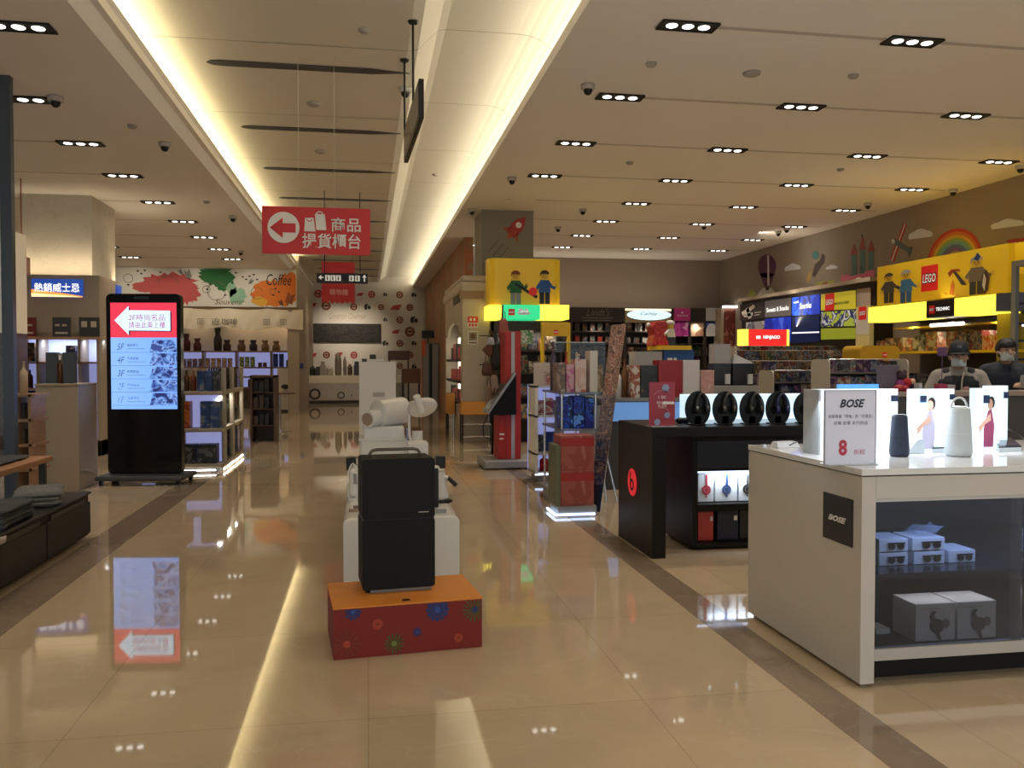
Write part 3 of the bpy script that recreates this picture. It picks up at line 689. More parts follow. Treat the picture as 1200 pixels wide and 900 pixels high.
# objects glimpsed between the glass partition and the podium
x0, x1, z0, z1 = R(12, 215, 30, 440, 13.0)
t = thing('display_tower', 'narrow brown display tower beside the glass partition', 'display stand', ((x0+x1)/2-.05, 13, 0))
x1 = P(16, 400, Y=13).x; x0 = x1-.5
mesh_obj('body', MB().box(x0, x1, 13, 13.5, 0, P(14, 390, Y=13).z), WOODD, t); 
mesh_obj('light_panel', MB().box(x0, x1, 13, 13.5, P(14,390,Y=13).z, P(14, 270, Y=13).z), mat('tower_panel', (.6,.5,.35), .5, emit=.25), t)
a0, a1, b0, b1 = R(16, 301, 31, 322, 13.6)
single('sign_box', 'small orange-brown box sign left of the cloud column', 'sign', MB().box(a0, a1, 13.6, 13.75, b0, b1).cyl(((a0+a1)/2, 13.67, b1), ((a0+a1)/2, 13.67, ZL), .01, 6), wood('sign_wood', (.30,.08,.03), (.38,.12,.05)))
def lowstand():
    Y = 9.6; x0, x1, z0, z1 = R(16, 462, 40, 560, Y)
    t = thing('display_rack', 'pale wood stepped rack with dark items left of the podium', 'rack', ((x0+x1)/2, Y, 0))
    for x in (x0+.02, x1-.04): mesh_obj('post', MB().box(x-.015, x+.015, Y, Y+.4, 0, z1), WOODM, t)
    for k in range(4): mesh_obj('shelf', MB().box(x0-.1, x1+.01, Y, Y+.4, z1-.03-.26*k, z1-.26*k), WOODM, t)
    random.seed(11)
    set_row(CACHE, 'dark_box', 'box', 'small dark box on the pale stepped rack left of the podium', 'dark boxes on the stepped rack', row_x(x0, x1-.04, Y+.15, z1-.26+.001, .07, .1, .16, .02)+row_x(x0, x1-.04, Y+.15, z1-.52+.001, .07, .1, .14, .02), [mat('gift_a', (.03,.025,.02), .4), mat('gift_b', (.12,.08,.05), .4)])
    single('wooden_bottle', 'pale wooden bottle model standing on the stepped rack', 'ornament', (lambda m: (setattr(m, 'v', [q+Vector((x0+.06, Y+.12, z1)) for q in m.v]), m)[1])(bottle_mb(.34, .04)), wood('pale_wood', (.55,.4,.25), (.65,.5,.33)), smooth=True)
lowstand()

# ------------------------------------------------------------------ gondola of spirits
def gondola():
    Y0, Y1, X0, X1 = 12.0, 14.0, -3.1, -1.92
    zt = P(250, 455, Y=12).z+.02
    t = thing('gondola_shelf', 'beige three-tier island shelf of spirits beside the kiosk', 'shelf', ((X0+X1)/2, 13, 0))
    PB = mat('gondola_beige', (.42,.36,.28), .5)
    for z in (.12, .60, 1.10): mesh_obj('shelf', MB().box(X0, X1, Y0, Y1, z-.05, z), PB, t, bevel=.01)
    for x in (X0+.03, X1-.03):
        for y in (Y0+.28, 13.0, Y1-.05): mesh_obj('upright', MB().box(x-.03, x+.03, y-.04, y+.04, .0, 1.42), PB, t, bevel=.015)
    mesh_obj('divider', MB().box(-2.5, -2.46, Y0+.3, Y1-.05, .12, 1.40), PB, t)
    mesh_obj('divider', MB().box(X0+.03, X1-.03, Y0+.31, Y0+.34, .12, 1.10), BLUEGLOW, t)
    mesh_obj('light_strip', MB().box(X0+.1, X1-.1, Y0+.0, Y0+.015, .028, .045).box(X1-.015, X1, Y0+.1, Y1-.1, .028, .045), LEDW, t)
    mesh_obj('base', MB().box(X0+.1, X1-.1, Y0+.1, Y1-.1, 0, .07), DGREY, t)
    random.seed(21)
    OR = [printed('carton_orange', [(.45,.10,.02),(.55,.14,.03),(.30,.05,.02)], 9, rnd=True)]
    BL = [printed('carton_navy', [(.02,.05,.16),(.03,.08,.25),(.2,.2,.25)], 9, rnd=True)]
    DK = [printed('carton_black', [(.012,.012,.014),(.03,.03,.035),(.12,.12,.13)], 12, rnd=True)]
    AM = [mat('bottle_red_amber', (.22,.05,.015), .2), mat('bottle_amber')]
    def r_(lbl, grp, spots, mats, kind='box'): set_row(CACHE, 'spirits_bottle' if kind == 'bottle' else 'spirits_box', 'bottle' if kind == 'bottle' else 'box', lbl, grp, spots, mats, kind=kind)
    r_('reddish bottle on the top front tier of the spirits island', 'reddish bottles', row_x(X0+.02, -2.28, Y0+.13, 1.1, .08, .08, .28, .01), AM, 'bottle')
    r_('dark blue carton on the top front tier of the spirits island', 'dark cartons top front', row_x(-2.26, X1-.02, Y0+.13, 1.1, .09, .12, .27, .01), DK+BL)
    r_('orange carton on the middle front tier of the spirits island', 'orange cartons', row_x(X0+.08, -2.20, Y0+.14, .6, .16, .2, .36, .008), OR)
    r_('navy carton on the middle front tier of the spirits island', 'navy cartons', row_x(-2.22, X1-.02, Y0+.14, .6, .12, .2, .36, .01), BL)
    r_('black carton on the bottom front tier of the spirits island', 'black cartons at the bottom', row_x(X0+.3, X1-.05, Y0+.14, .12, .25, .2, .26, .02), DK)
    r_('dark bottle on the top corridor side of the spirits island', 'dark bottles on top side tier', row_y(Y0+.4, Y1-.05, X1-.12, 1.1, .08, .08, .30, .03), [mat('bottle_dark')], 'bottle')
    r_('pale bottle on the top corridor side of the spirits island', 'pale bottles on top side tier', row_y(Y0+.45, Y1-.1, X1-.26, 1.1, .08, .08, .30, .12), [mat('bottle_gold')], 'bottle')
    r_('dark bottle on the middle corridor side of the spirits island', 'dark bottles on middle side tier', row_y(Y0+.4, Y1-.05, X1-.12, .6, .1, .1, .34, .05), [mat('bottle_dark')], 'bottle')
    r_('dark carton on the bottom corridor side of the spirits island', 'dark cartons on bottom side tier', row_y(Y0+.4, 12.95, X1-.18, .12, .12, .2, .40, .02)+row_y(13.05, Y1-.12, X1-.18, .12, .12, .2, .40, .02), DK+BL)
    area((X1-.1, 13, 1.02), (X1+.1, 13, .6), 1.6, .05, 5, (1,.95,.8))
gondola()
def darkrack():
    x0, x1, z0, z1 = R(293, 440, 323, 506, 16.5)
    t = thing('wine_cabinet', 'dark brown open wooden rack behind the spirits island', 'cabinet', ((x0+x1)/2, 16.5, 0))
    mb = MB().box(x0, x0+.04, 16.5, 17.1, 0, z1).box(x1-.04, x1, 16.5, 17.1, 0, z1).box(x0, x1, 17.06, 17.1, 0, z1).box(x0, x1, 16.5, 17.1, z1-.04, z1)
    mesh_obj('carcass', mb, WOODD, t)
    for k in range(1, 4): mesh_obj('shelf', MB().box(x0+.04, x1-.04, 16.52, 17.06, z1*k/4-.02, z1*k/4), WOODD, t)
    random.seed(2)
    for k in range(1, 4): set_row(CACHE, 'dark_box', 'box', 'small dark box on the %s shelf of the brown rack' % ['', 'lowest', 'middle', 'top'][k], 'boxes on the %s shelf of the brown rack' % ['', 'lowest', 'middle', 'top'][k], row_x(x0+.05, x1-.05, 16.7, z1*k/4+.001, .08, .15, .2, .02, .2), [mat('gift_a'), mat('gift_b')])
    # bistro table and stools beside it
    c = P(322, 505, Z=0); 
    b = thing('bar_table', 'small high bar table with steel post behind the spirits island', 'table', (c.x+.05, c.y, 0))
    zt = P(330, 460, Y=c.y).z
    mesh_obj('top', MB().cyl((c.x+.1, c.y, zt-.03), (c.x+.1, c.y, zt), .34, 28), WOODD, b); mesh_obj('post', MB().cyl((c.x+.1, c.y, 0), (c.x+.1, c.y, zt-.03), .035, 12), CHROME, b)
    mesh_obj('foot', MB().lathe([(.001,0),(.25,0),(.25,.015),(.05,.03),(.001,.03)], (c.x+.1, c.y, 0)), CHROME, b)
    c = c+Vector((-.1,.35,0)); s = thing('bar_stool', 'dark bar stool with steel legs left of the high bar table', 'stool', (c.x-.28, c.y+.1, 0)); 
    mesh_obj('seat', MB().box(c.x-.43, c.x-.13, c.y-.05, c.y+.27, .72, .78), BROWN, s, bevel=.02)
    for dx in (-.13, .13):
        for dy in (-.13, .13): mesh_obj('leg', MB().cyl((c.x-.28+dx*1.2, c.y+.11+dy*1.2, 0), (c.x-.28+dx, c.y+.11+dy, .72), .012, 8), CHROME, s)
    mesh_obj('backrest', MB().box(c.x-.43, c.x-.13, c.y+.25, c.y+.28, .85, 1.15), BROWN, s, bevel=.01)
darkrack()

# ------------------------------------------------------------------ coffee shop
def coffee():
    Y = 25.8
    x0, x1, z0, z1 = R(137, 312, 356, 359, Y); z1 = ZL-.01; x1 = -2.03
    t = thing('shop_fascia', 'white shop fascia painted with red, green and orange splashes over the coffee shop', 'sign', ((x0+x1)/2, Y, z0))
    mesh_obj('panel', MB().box(x0-1.2, x1, Y, Y+.12, z0, z1), mat('mural_white', (.72,.69,.62), .7), t)
    k = .0258*1.0; k = (P(356,340,Y=Y).x-P(137,340,Y=Y).x)/219; pl = front(P(137,340,Y=Y).x, z0, Y)
    H0 = P(246, 359, Y=Y).z
    q = lambda x, y: ((x-137)*k, (359-y)*k*.99)
    random.seed(4)
    cl = lambda pts: [(min(u, x1-pl.o.x-.01), min(max(v, .01), z1-z0-.01)) for u, v in pts]
    def sp(cx, cy_, rx, ry, m, n=46, j=.2, off=.003): shape(pl, cl(splash(*q(cx,cy_), rx*k, ry*k, n, j)), m, t, off, .003, 'paint_splash')
    MR = mat('paint_red', (.55,.10,.10), .8); MO = mat('paint_orange', (.75,.20,.03), .8); MG = mat('paint_green', (.03,.17,.05), .8); MM = mat('paint_mint', (.30,.52,.36), .8); MY = mat('paint_yellow', (.8,.42,.05), .8)
    sp(198, 334, 32, 15, MR); sp(216, 342, 16, 14, MR, off=.004); sp(168, 336, 14, 6, MR, off=.004)
    sp(252, 321, 20, 12, MG); sp(262, 331, 10, 9, MG, off=.004); sp(276, 346, 11, 10, MM, 30, .25, .005); sp(270, 338, 6, 8, MM, 20, .25, .005)
    sp(322, 342, 30, 17, MO); sp(340, 330, 16, 14, MO, off=.004); sp(303, 352, 10, 6, MY, 20, .3, .005)
    IK = mat('ink', (.03,.03,.03), .8)
    letters('Coffee', pl, *q(326, 325), 30*k, 14*k, IK, t, .01, shear=.2); letters('Souvenir', pl, *q(267, 353), 34*k, 7*k, mat('ink_brown', (.2,.13,.08), .8), t, .01, shear=.3)
    def fern(cx, cy_, s, a):
        ps = [rot([(-.5*k,0),(.5*k,0),(.3*k,14*k*s),(-.3*k,14*k*s)], a, *q(cx,cy_))]
        for i in range(6):
            for sd in (-1, 1):
                b = 2.2*i*k*s+1.5*k; ps.append(rot([(0,b),(sd*4*k*s,b+2.5*k*s),(sd*5*k*s,b+4.5*k*s),(sd*2*k*s,b+2.5*k*s)], a, *q(cx,cy_)))
        shape(pl, ps, IK, t, .011, .002, 'leaf_drawing')
    fern(336, 357, .95, -.35); fern(331, 358, .5, .5); fern(221, 327, .75, .3); fern(213, 321, .45, .6); fern(290, 331, .45, -.7)
    shape(pl, [ring_pts(*q(252,341), 10*k, 10.6*k, PI, 2*PI), ring_pts(*q(240,338), 4*k, 4.6*k, 0, 2*PI-.01), ring_pts(*q(252,339), 10*k, 10.5*k, 0, PI)], mat('ink_brown'), t, .011, .002, 'cup_drawing')
    shape(pl, [ring_pts(*q(300,342), 7*k, 7.6*k, .3, 2*PI-.3), ring_pts(*q(196,335), 12*k, 12.7*k, .2, 2.8), ring_pts(*q(150,326), 5*k, 5.6*k, 0, 2*PI-.01), ring_pts(*q(318,340),3*k,3.5*k,0,6.2)], mat('ink_brown'), t, .011, .002, 'print_pattern')
    shape(pl, [disc(*q(x,y), 1.6*k, 8, 1.0*k) for x, y in ((161,317),(165,320),(169,316),(283,322),(287,325),(291,321),(296,319),(241,338),(233,322),(322,336),(326,340),(319,344),(300,325),(275,317),(262,345),(187,318),(150,334))], IK, t, .011, .002, 'bean_drawing')
    # awning cloth
    za = P(280, 361, Y=Y).z; zb = P(280, 386, Y=Y).z; xa = P(218, 370, Y=Y).x-2; xb = P(355, 370, Y=Y).x
    a = thing('cloth_awning', 'cream draped cloth valance with small black characters under the fascia', 'awning', ((xa+xb)/2, Y+.1, zb))
    def fn(u, v):
        x = xa+(xb-xa)*u; sag = abs(math.sin(u*PI*3.5)); z = za-(za-zb)*v*(.86+.14*sag)
        return Vector((x, Y+.12+.05*math.sin(u*75+v*4)*v-.10*v+.03*math.sin(u*29), z))
    mesh_obj('cloth', MB().grid(160, 10, fn), mat('cream_cloth', (.80,.70,.54), .9), a, smooth=True)
    mesh_obj('rail', MB().cyl((xa, Y+.12, za), (xb, Y+.12, za), .03, 8), WOODM, a)
    pw = front(P(0,0,Y=Y).x*0+P(218,386,Y=Y).x, zb, Y-.06)
    kk = (xb-P(218,370,Y=Y).x)/137
    letters('迢.咖啡', pw, 45*kk, (386-377)*kk, 30*kk, 8*kk, IK, a, .0)
    for px in (235, 312, 332): 
        letters('迢', pw, (px-218)*kk, (386-377)*kk, 4*kk, 4*kk, IK, a, 0)
        shape(pw, [rect((px-218)*kk-3.5*kk, 5.5*kk, (px-218)*kk-3*kk, 12.5*kk), rect((px-218)*kk+3*kk, 5.5*kk, (px-218)*kk+3.5*kk, 12.5*kk), rect((px-218)*kk-3.5*kk, 12*kk, (px-218)*kk+3.5*kk, 12.5*kk), rect((px-218)*kk-3.5*kk, 5.5*kk, (px-218)*kk+3.5*kk, 6*kk)], IK, a, 0, .002, 'seal_outline')
    # back shelving
    Yb = 28.4
    u0, u1, v0, v1 = R(200, 408, 353, 440, Yb)
    s = thing('wall_shelving', 'wooden wall shelving with blue-white lit cells behind the coffee shop counter', 'shelving', ((u0+u1)/2, Yb, 0)); u0 -= 2.5
    zl = [P(280, y, Y=Yb).z for y in (411, 430, 441)]
    mesh_obj('back_panel', MB().box(u0, u1, Yb+.42, Yb+.45, zl[2]-.35, zl[0]), BLUEGLOW, s)
    mesh_obj('back_panel', MB().box(u0, u1, Yb+.42, Yb+.45, 0, zl[2]-.35), WOODD, s)
    for z in zl+[zl[2]-.35]: mesh_obj('shelf', MB().box(u0, u1, Yb, Yb+.42, z-.05, z), WOODM, s)
    for px in (150, 200, 238, 277, 318, 353): xx = P(px, 420, Y=Yb).x; mesh_obj('upright', MB().box(xx-.04, xx+.02, Yb, Yb+.42, 0, zl[0]), WOODM, s)
    mesh_obj('cabinet_front', MB().box(u0, u1, Yb+.02, Yb+.04, 0, zl[2]-.4), WOODD, s)
    random.seed(8)
    gr = [('white cup', (.75,.7,.6)), ('orange cup', (.6,.25,.08))]
    def rr(a_, b_, z, w_, h, m, lbl, grp, nm='tin', kind='box', gap=.04): 
        set_row(CACHE, nm, 'tin' if nm == 'tin' else 'box', lbl, grp, row_x(P(a_,420,Y=Yb).x, P(b_,420,Y=Yb).x, Yb+.15, z+.001, w_, .15, h, gap), m, kind=kind)
    rr(240, 275, zl[1], .13, .28, [printed('tin_cream', [(.65,.5,.3),(.5,.2,.08),(.7,.6,.45)], 9, rnd=True)], 'cream and orange tin on the lit coffee shop shelf', 'cream tins')
    rr(280, 300, zl[1], .13, .32, [printed('tin_green', [(.5,.5,.1),(.1,.25,.06),(.7,.6,.3)], 9, rnd=True)], 'green and yellow tin on the lit coffee shop shelf', 'green tins')
    rr(302, 316, zl[1], .11, .14, [mat('small_brown', (.2,.07,.03), .5)], 'small brown packet on the lit coffee shop shelf', 'brown packets', 'packet')
    rr(320, 333, zl[1], .14, .42, [mat('pack_blue', (.02,.06,.3), .4)], 'blue pack on the lit coffee shop shelf', 'blue packs', 'packet')
    rr(335, 350, zl[1], .14, .22, [mat('pack_dark', (.05,.02,.02), .4)], 'dark pack on the lit coffee shop shelf beside blue packs', 'dark packs', 'packet')
    rr(205, 237, zl[1], .13, .26, [printed('tin_mixed', [(.5,.45,.4),(.1,.1,.2),(.4,.1,.05)], 9, rnd=True)], 'mixed tin at the kiosk end of the lit coffee shop shelf', 'mixed tins')
    rr(290, 318, zl[2]-.35, .2, .25, [mat('pack_dark')], 'dark pack on the low lit coffee shop shelf', 'low dark packs', 'packet')
    for i, (px, h, c, nm) in enumerate([(217,.55,(.10,.02,.02),'dark red vase'),(230,.4,(.12,.03,.02),'small red vase'),(254,.75,(.05,.03,.02),'tall dark grinder'),(265,.35,(.06,.03,.02),'low dark case'),(282,.35,(.25,.12,.05),'short brown jar'),(296,.35,(.05,.04,.04),'dark jar'),(310,.35,(.35,.2,.08),'tan jar'),(323,.32,(.3,.17,.07),'second tan jar')]):
        xx = P(px, 410, Y=Yb).x
        single('decor_jar', '%s on top of the coffee shop shelving' % nm, 'jar', MB().lathe([(.001,0),(.12,0),(.13,h*.5),(.07,h*.7),(.10,h*.9),(.10,h),(.001,h)], (xx, Yb+.2, zl[0]), 16), mat('jar_%d' % i, c, .4), smooth=True)
    for px in (230, 275, 300, 325, 345): 
        xx = P(px, 400, Y=Yb).x; spot((xx, Yb+.1, 3.2), 22, 80, (1,.75,.45), aim=(xx, Yb+.9, 1.9))
    # white counter with plant print
    c0, c1, d0, d1 = R(325, 432, 355, 478, 26.3); c1 = min(c1, -2.16)
    c = thing('shop_counter', 'white coffee shop counter with a black palm print', 'counter', ((c0+c1)/2, 26.3, 0))
    mesh_obj('body', MB().box(c0, c1, 26.3, 27, .06, d1), mat('counter_cream', (.60,.53,.43), .4), c, bevel=.01); mesh_obj('plinth', MB().box(c0+.02, c1-.02, 26.34, 26.98, 0, .06), DGREY, c)
    pc = front(c0, 0, 26.3); W = c1-c0
    shape(pc, [disc(W*.5, d1*.58, .13, 20, .07), [(W*.42,d1*.55),(W*.44,d1*.55),(W*.40,d1*.35),(W*.36,d1*.33)], [(W*.5,d1*.55),(W*.53,d1*.55),(W*.52,d1*.33),(W*.49,d1*.33)], [(W*.58,d1*.55),(W*.6,d1*.56),(W*.63,d1*.4),(W*.6,d1*.4)]], IK, c, name='plant_print')
    bag = single('paper_bag', 'blue package lying on the coffee shop counter', 'bag', MB().box(c0+.3, c0+.75, 26.4, 26.7, d1, d1+.16), mat('pack_blue'), bevel=.03)
coffee()
structure('column_cafe', MB().box(-2.3, -1.97, 25.94, 26.1, 0, ZC), mat('cafe_side_wall'))

# ------------------------------------------------------------------ bakery cafe at the end of the corridor
def cafe():
    Y = YB; 
    kx = (P(495,400,Y=Y).x-P(360,400,Y=Y).x)/135
    pl = front(P(360,400,Y=Y).x, P(430,480,Y=Y).z, Y); q = lambda x, y: ((x-360)*kx, (480-y)*kx)
    t = thing('wall_decal', 'pattern of small brown and red pastry drawings on the cafe wall', 'wall picture', (0, Y-.01, 1.6))
    random.seed(12)
    BR = mat('pastry_brown', (.24,.08,.04), .8); RD = mat('pastry_red', (.42,.05,.05), .8); BK = mat('ink')
    for (x, y, w_, k) in [(373,343,8,1),(421,343,7,2),(435,343,7,1),(451,343,5,3),(468,343,7,0),(485,343,6,3),(366,356,8,2),(382,357,9,0),(414,358,7,0),(430,358,8,3),(446,358,6,0),(463,358,11,2),(480,358,7,0),(451,373,5,3),(468,373,7,0),(485,373,9,3),(463,387,8,2),(480,387,10,0),(451,401,7,3),(468,401,7,0),(485,401,6,3),(366,415,8,2),(382,415,7,0),(396,414,8,2),(414,415,7,1),(480,415,7,0),(468,428,6,0),(485,429,6,3)]:
        c = q(x, y); w = w_*kx/2*1.2
        if k == 2: p = [rot([(-w,-w*.4),(w*.6,-w*.5),(w*1.1,w*.5),(-w*.3,w*.35)], 0, *c)]
        elif k == 3: p = [disc(c[0]-w*.4,c[1],w*.4,10,w*.75), disc(c[0]+w*.45,c[1]-w*.1,w*.4,10,w*.5), disc(c[0],c[1]+w*.6,w*.25,8)]
        else: p = [ring_pts(*c, w*.55, w, 0, 6.28, 16), disc(*c, w*.33, 10), rect(c[0]-w*.8,c[1]-w*.12,c[0]+w*.8,c[1]+w*.12)]
        shape(pl, p, [BR, RD, RD, BK][k], t, .003+.001*k, .003, 'pastry_drawing')
    letters('Gontran Cherrier', pl, *q(407, 369), 44*kx, 7*kx, mat('faint_script', (.42,.33,.22), .6), t, .006, shear=.35)
    # menu board
    a, b = q(364, 400), q(446, 378)
    m = thing('menu_board', 'long black menu board with rows of pale writing on the cafe wall', 'menu board', ((P(364,390,Y=Y).x+P(446,390,Y=Y).x)/2, Y-.05, 2.3))
    mesh_obj('panel', MB().slab(pl, rect(*a, *b), .01, .06), mat('menu_black', (.015,.014,.012), .4), m)
    random.seed(9); ps = []
    for i in range(9):
        y = 380+i*2.2; x = 366; ps = []
        while x < 444:
            l = random.uniform(1.5, 4); 
            if random.random() < .75 and abs(x % 14) > 1.2: ps.append(rect(*q(x, y+.7), *q(min(x+l, 444), y)))
            x += l+.8
        shape(pl, ps, mat('menu_text', (.07,.06,.05), .6), m, .062, .002, 'menu_line')
    for px, py in ((396,382),(412,381),(421,379.5),(428,382),(388,396),(409,397),(429,397)):
        s = q(px, py)
    # counter
    Yc = 31.0; c0, c1, d0, d1 = R(358, 440, 475, 474, Yc); zt = d1; c0 = max(c0, -2.03)
    c = thing('cafe_counter', 'white marble-fronted cafe counter with glass display top', 'counter', ((c0+c1)/2, Yc, 0))
    zm = P(390, 449, Y=Yc).z
    mesh_obj('body', MB().box(c0, c1, Yc, Yc+.8, .12, zm), marble('grey_marble', (.50,.44,.38), (.2,.17,.14), .25, 1.0), c); mesh_obj('plinth', MB().box(c0, c1, Yc+.05, Yc+.8, 0, .12), DGREY, c)
    mesh_obj('display_case', MB().box(c0, c1, Yc+.02, Yc+.6, zm, zt), mat('case_warm', (.45,.36,.22), .3, emit=.12), c, bevel=.01)
    pc = front(c0, 0, Yc); kc = (c1-c0)/82
    shape(pc, [ring_pts(5*kc, .35, .13, .2, 0, 6.28), ring_pts(27*kc, .3, .09, .13, 0, 6.28)], BK, c, name='round_print'); shape(pc, [disc(36*kc, .3, .03, 10)], BK, c, name='round_print')
    for i, (px, w_, h, c_, nm) in enumerate([(363,.22,.35,(.03,.03,.035),'dark coffee grinder'),(372,.18,.32,(.05,.05,.05),'black coffee maker'),(378,.2,.5,(.4,.36,.3),'pale upright screen back'),(386,.26,.35,(.5,.45,.38),'pile of white cups'),(396,.24,.85,(.2,.17,.13),'tall steel urn'),(404,.13,.7,(.25,.2,.15),'steel canister'),(410,.18,.42,(.1,.05,.03),'dark jar'),(418,.22,.5,(.04,.04,.045),'black till'),(427,.26,.6,(.05,.05,.055),'dark espresso machine'),(437,.32,.75,(.03,.03,.03),'tall dark machine')]):
        xx = max(P(px, 440, Y=Yc).x, -2.02+w_/2)
        mb = MB().lathe([(.001,0),(w_*.42,0),(w_*.5,h*.1),(w_*.48,h*.7),(w_*.3,h*.85),(w_*.12,h*.95),(.001,h)], (xx, Yc+.3, zt), 14) if i in (0,3,4,5,6) else MB().box(xx-w_/2, xx+w_/2, Yc+.1, Yc+.5, zt, zt+h*.75).box(xx-w_*.35, xx+w_*.35, Yc+.15, Yc+.45, zt+h*.75, zt+h)
        single('counter_appliance', nm+' on the cafe counter', 'appliance', mb, mat('appl_%d' % i, c_, .35), bevel=.01)
    # wooden crates and stand right of the tower
    for i, (a_, b_, y0, y1, Yq) in enumerate([(471,493,432,449,29.5),(455,480,411,422,30.35)]):
        u0, u1, v0, v1 = R(a_, y0, b_, y1, Yq)
        cr = thing('wooden_crate', ['brown wooden crate cabinet right of the white tower','brown basket of bread by the cafe wall'][i], 'crate', ((u0+u1)/2, Yq, v0))
        mesh_obj('box', MB().box(u0, u1, Yq, Yq+.5, v0, v1), WOODD if i else wood('crate_wood', (.16,.07,.03), (.24,.11,.05)), cr, bevel=.01)
        mesh_obj('legs' if i == 0 else 'stand', MB().box(u0+.02, u0+.06, Yq, Yq+.5, 0, v0).box(u1-.06, u1-.02, Yq, Yq+.5, 0, v0), BLACK, cr)
    u0, u1, v0, v1 = R(496, 388, 520, 462, 27.5); u1 = min(u1, 2.28)
    k = thing('locker_cabinet', 'grey and dark tall locker cabinet at the end of the corridor', 'cabinet', ((u0+u1)/2, 27.5, 0)); v1 = P(510, 402, Y=27.5).z
    mesh_obj('body', MB().box(u0, u1, 27.5, 28.3, 0, v1), mat('locker_grey', (.16,.16,.17), .35, .4), k)
    for a_, b_, m_ in ((0,.35,'mid_grey'),(.37,.58,'black_satin'),(.6,1,'mid_grey')): mesh_obj('door', MB().box(u0+(u1-u0)*a_+.01, u0+(u1-u0)*b_-.01, 27.47, 27.5, .08, v1-.04), MATS[m_], k)
    a0, a1, b0, b1 = R(495, 387, 510, 396, 27.2); single('monitor', 'small black monitor on brackets above the grey lockers', 'monitor', MB().box(a0, a1, 27.5, 27.58, b0, b1).box((a0+a1)/2-.02,(a0+a1)/2+.02,27.55,27.6,v1,b0), BLACK)
    a0, a1, b0, b1 = R(494, 399, 499, 417, 26.8); single('wall_poster', 'narrow orange-red poster stand beside the lockers', 'poster', MB().box(a0, a1, 26.8, 26.85, b0, b1).box(a0, a0+.03, 26.8, 26.85, 0, b0), mat('poster_orange', (.55,.12,.06), .6))
    for px in (388, 405, 425): xx = P(px, 380, Y=33).x; spot((xx, 31.8, 4.3), 90, 60, (1,.86,.66), aim=(xx, 34, 2.4))
cafe()
for x_ in (-1.4, .2): spot((x_, 30.0, ZC-.05), 70, 80, (1,.88,.7), aim=(x_, 31.2, .8))  # unseen spots added to brighten the cafe counter, no fixtures there
for x_ in (-3.2, -4.8, -6.4): spot((x_, 23.9, ZL-.06), 45, 80, (1,.9,.72), aim=(x_, 25.8, 3.1))  # spots added to brighten the painted fascia and awning, not shop fixtures

# ------------------------------------------------------------------ white tower behind the podium
def tower():
    Y = 9.9; x0, x1, z0, z1 = R(421, 424, 464, 560, Y)
    t = thing('white_cabinet', 'tall plain white narrow cabinet standing behind the appliance podium', 'cabinet', ((x0+x1)/2, Y, 0))
    mesh_obj('body', MB().box(x0, x1, Y, Y+.35, 0, z1), WHITEM, t, bevel=.006)
    a0, a1, b0, b1 = R(437, 460, 451, 465, Y); mesh_obj('grip_recess', MB().box(a0, a1, Y-.004, Y, b0, b1), mat('recess_grey', (.45,.43,.40), .6), t)
    q0, q1, w0, w1 = R(431, 418, 450, 424, Y); mesh_obj('lid', MB().box(q0, q1, Y+.02, Y+.3, z1, z1+.03), WHITEM, t, bevel=.01)
tower()

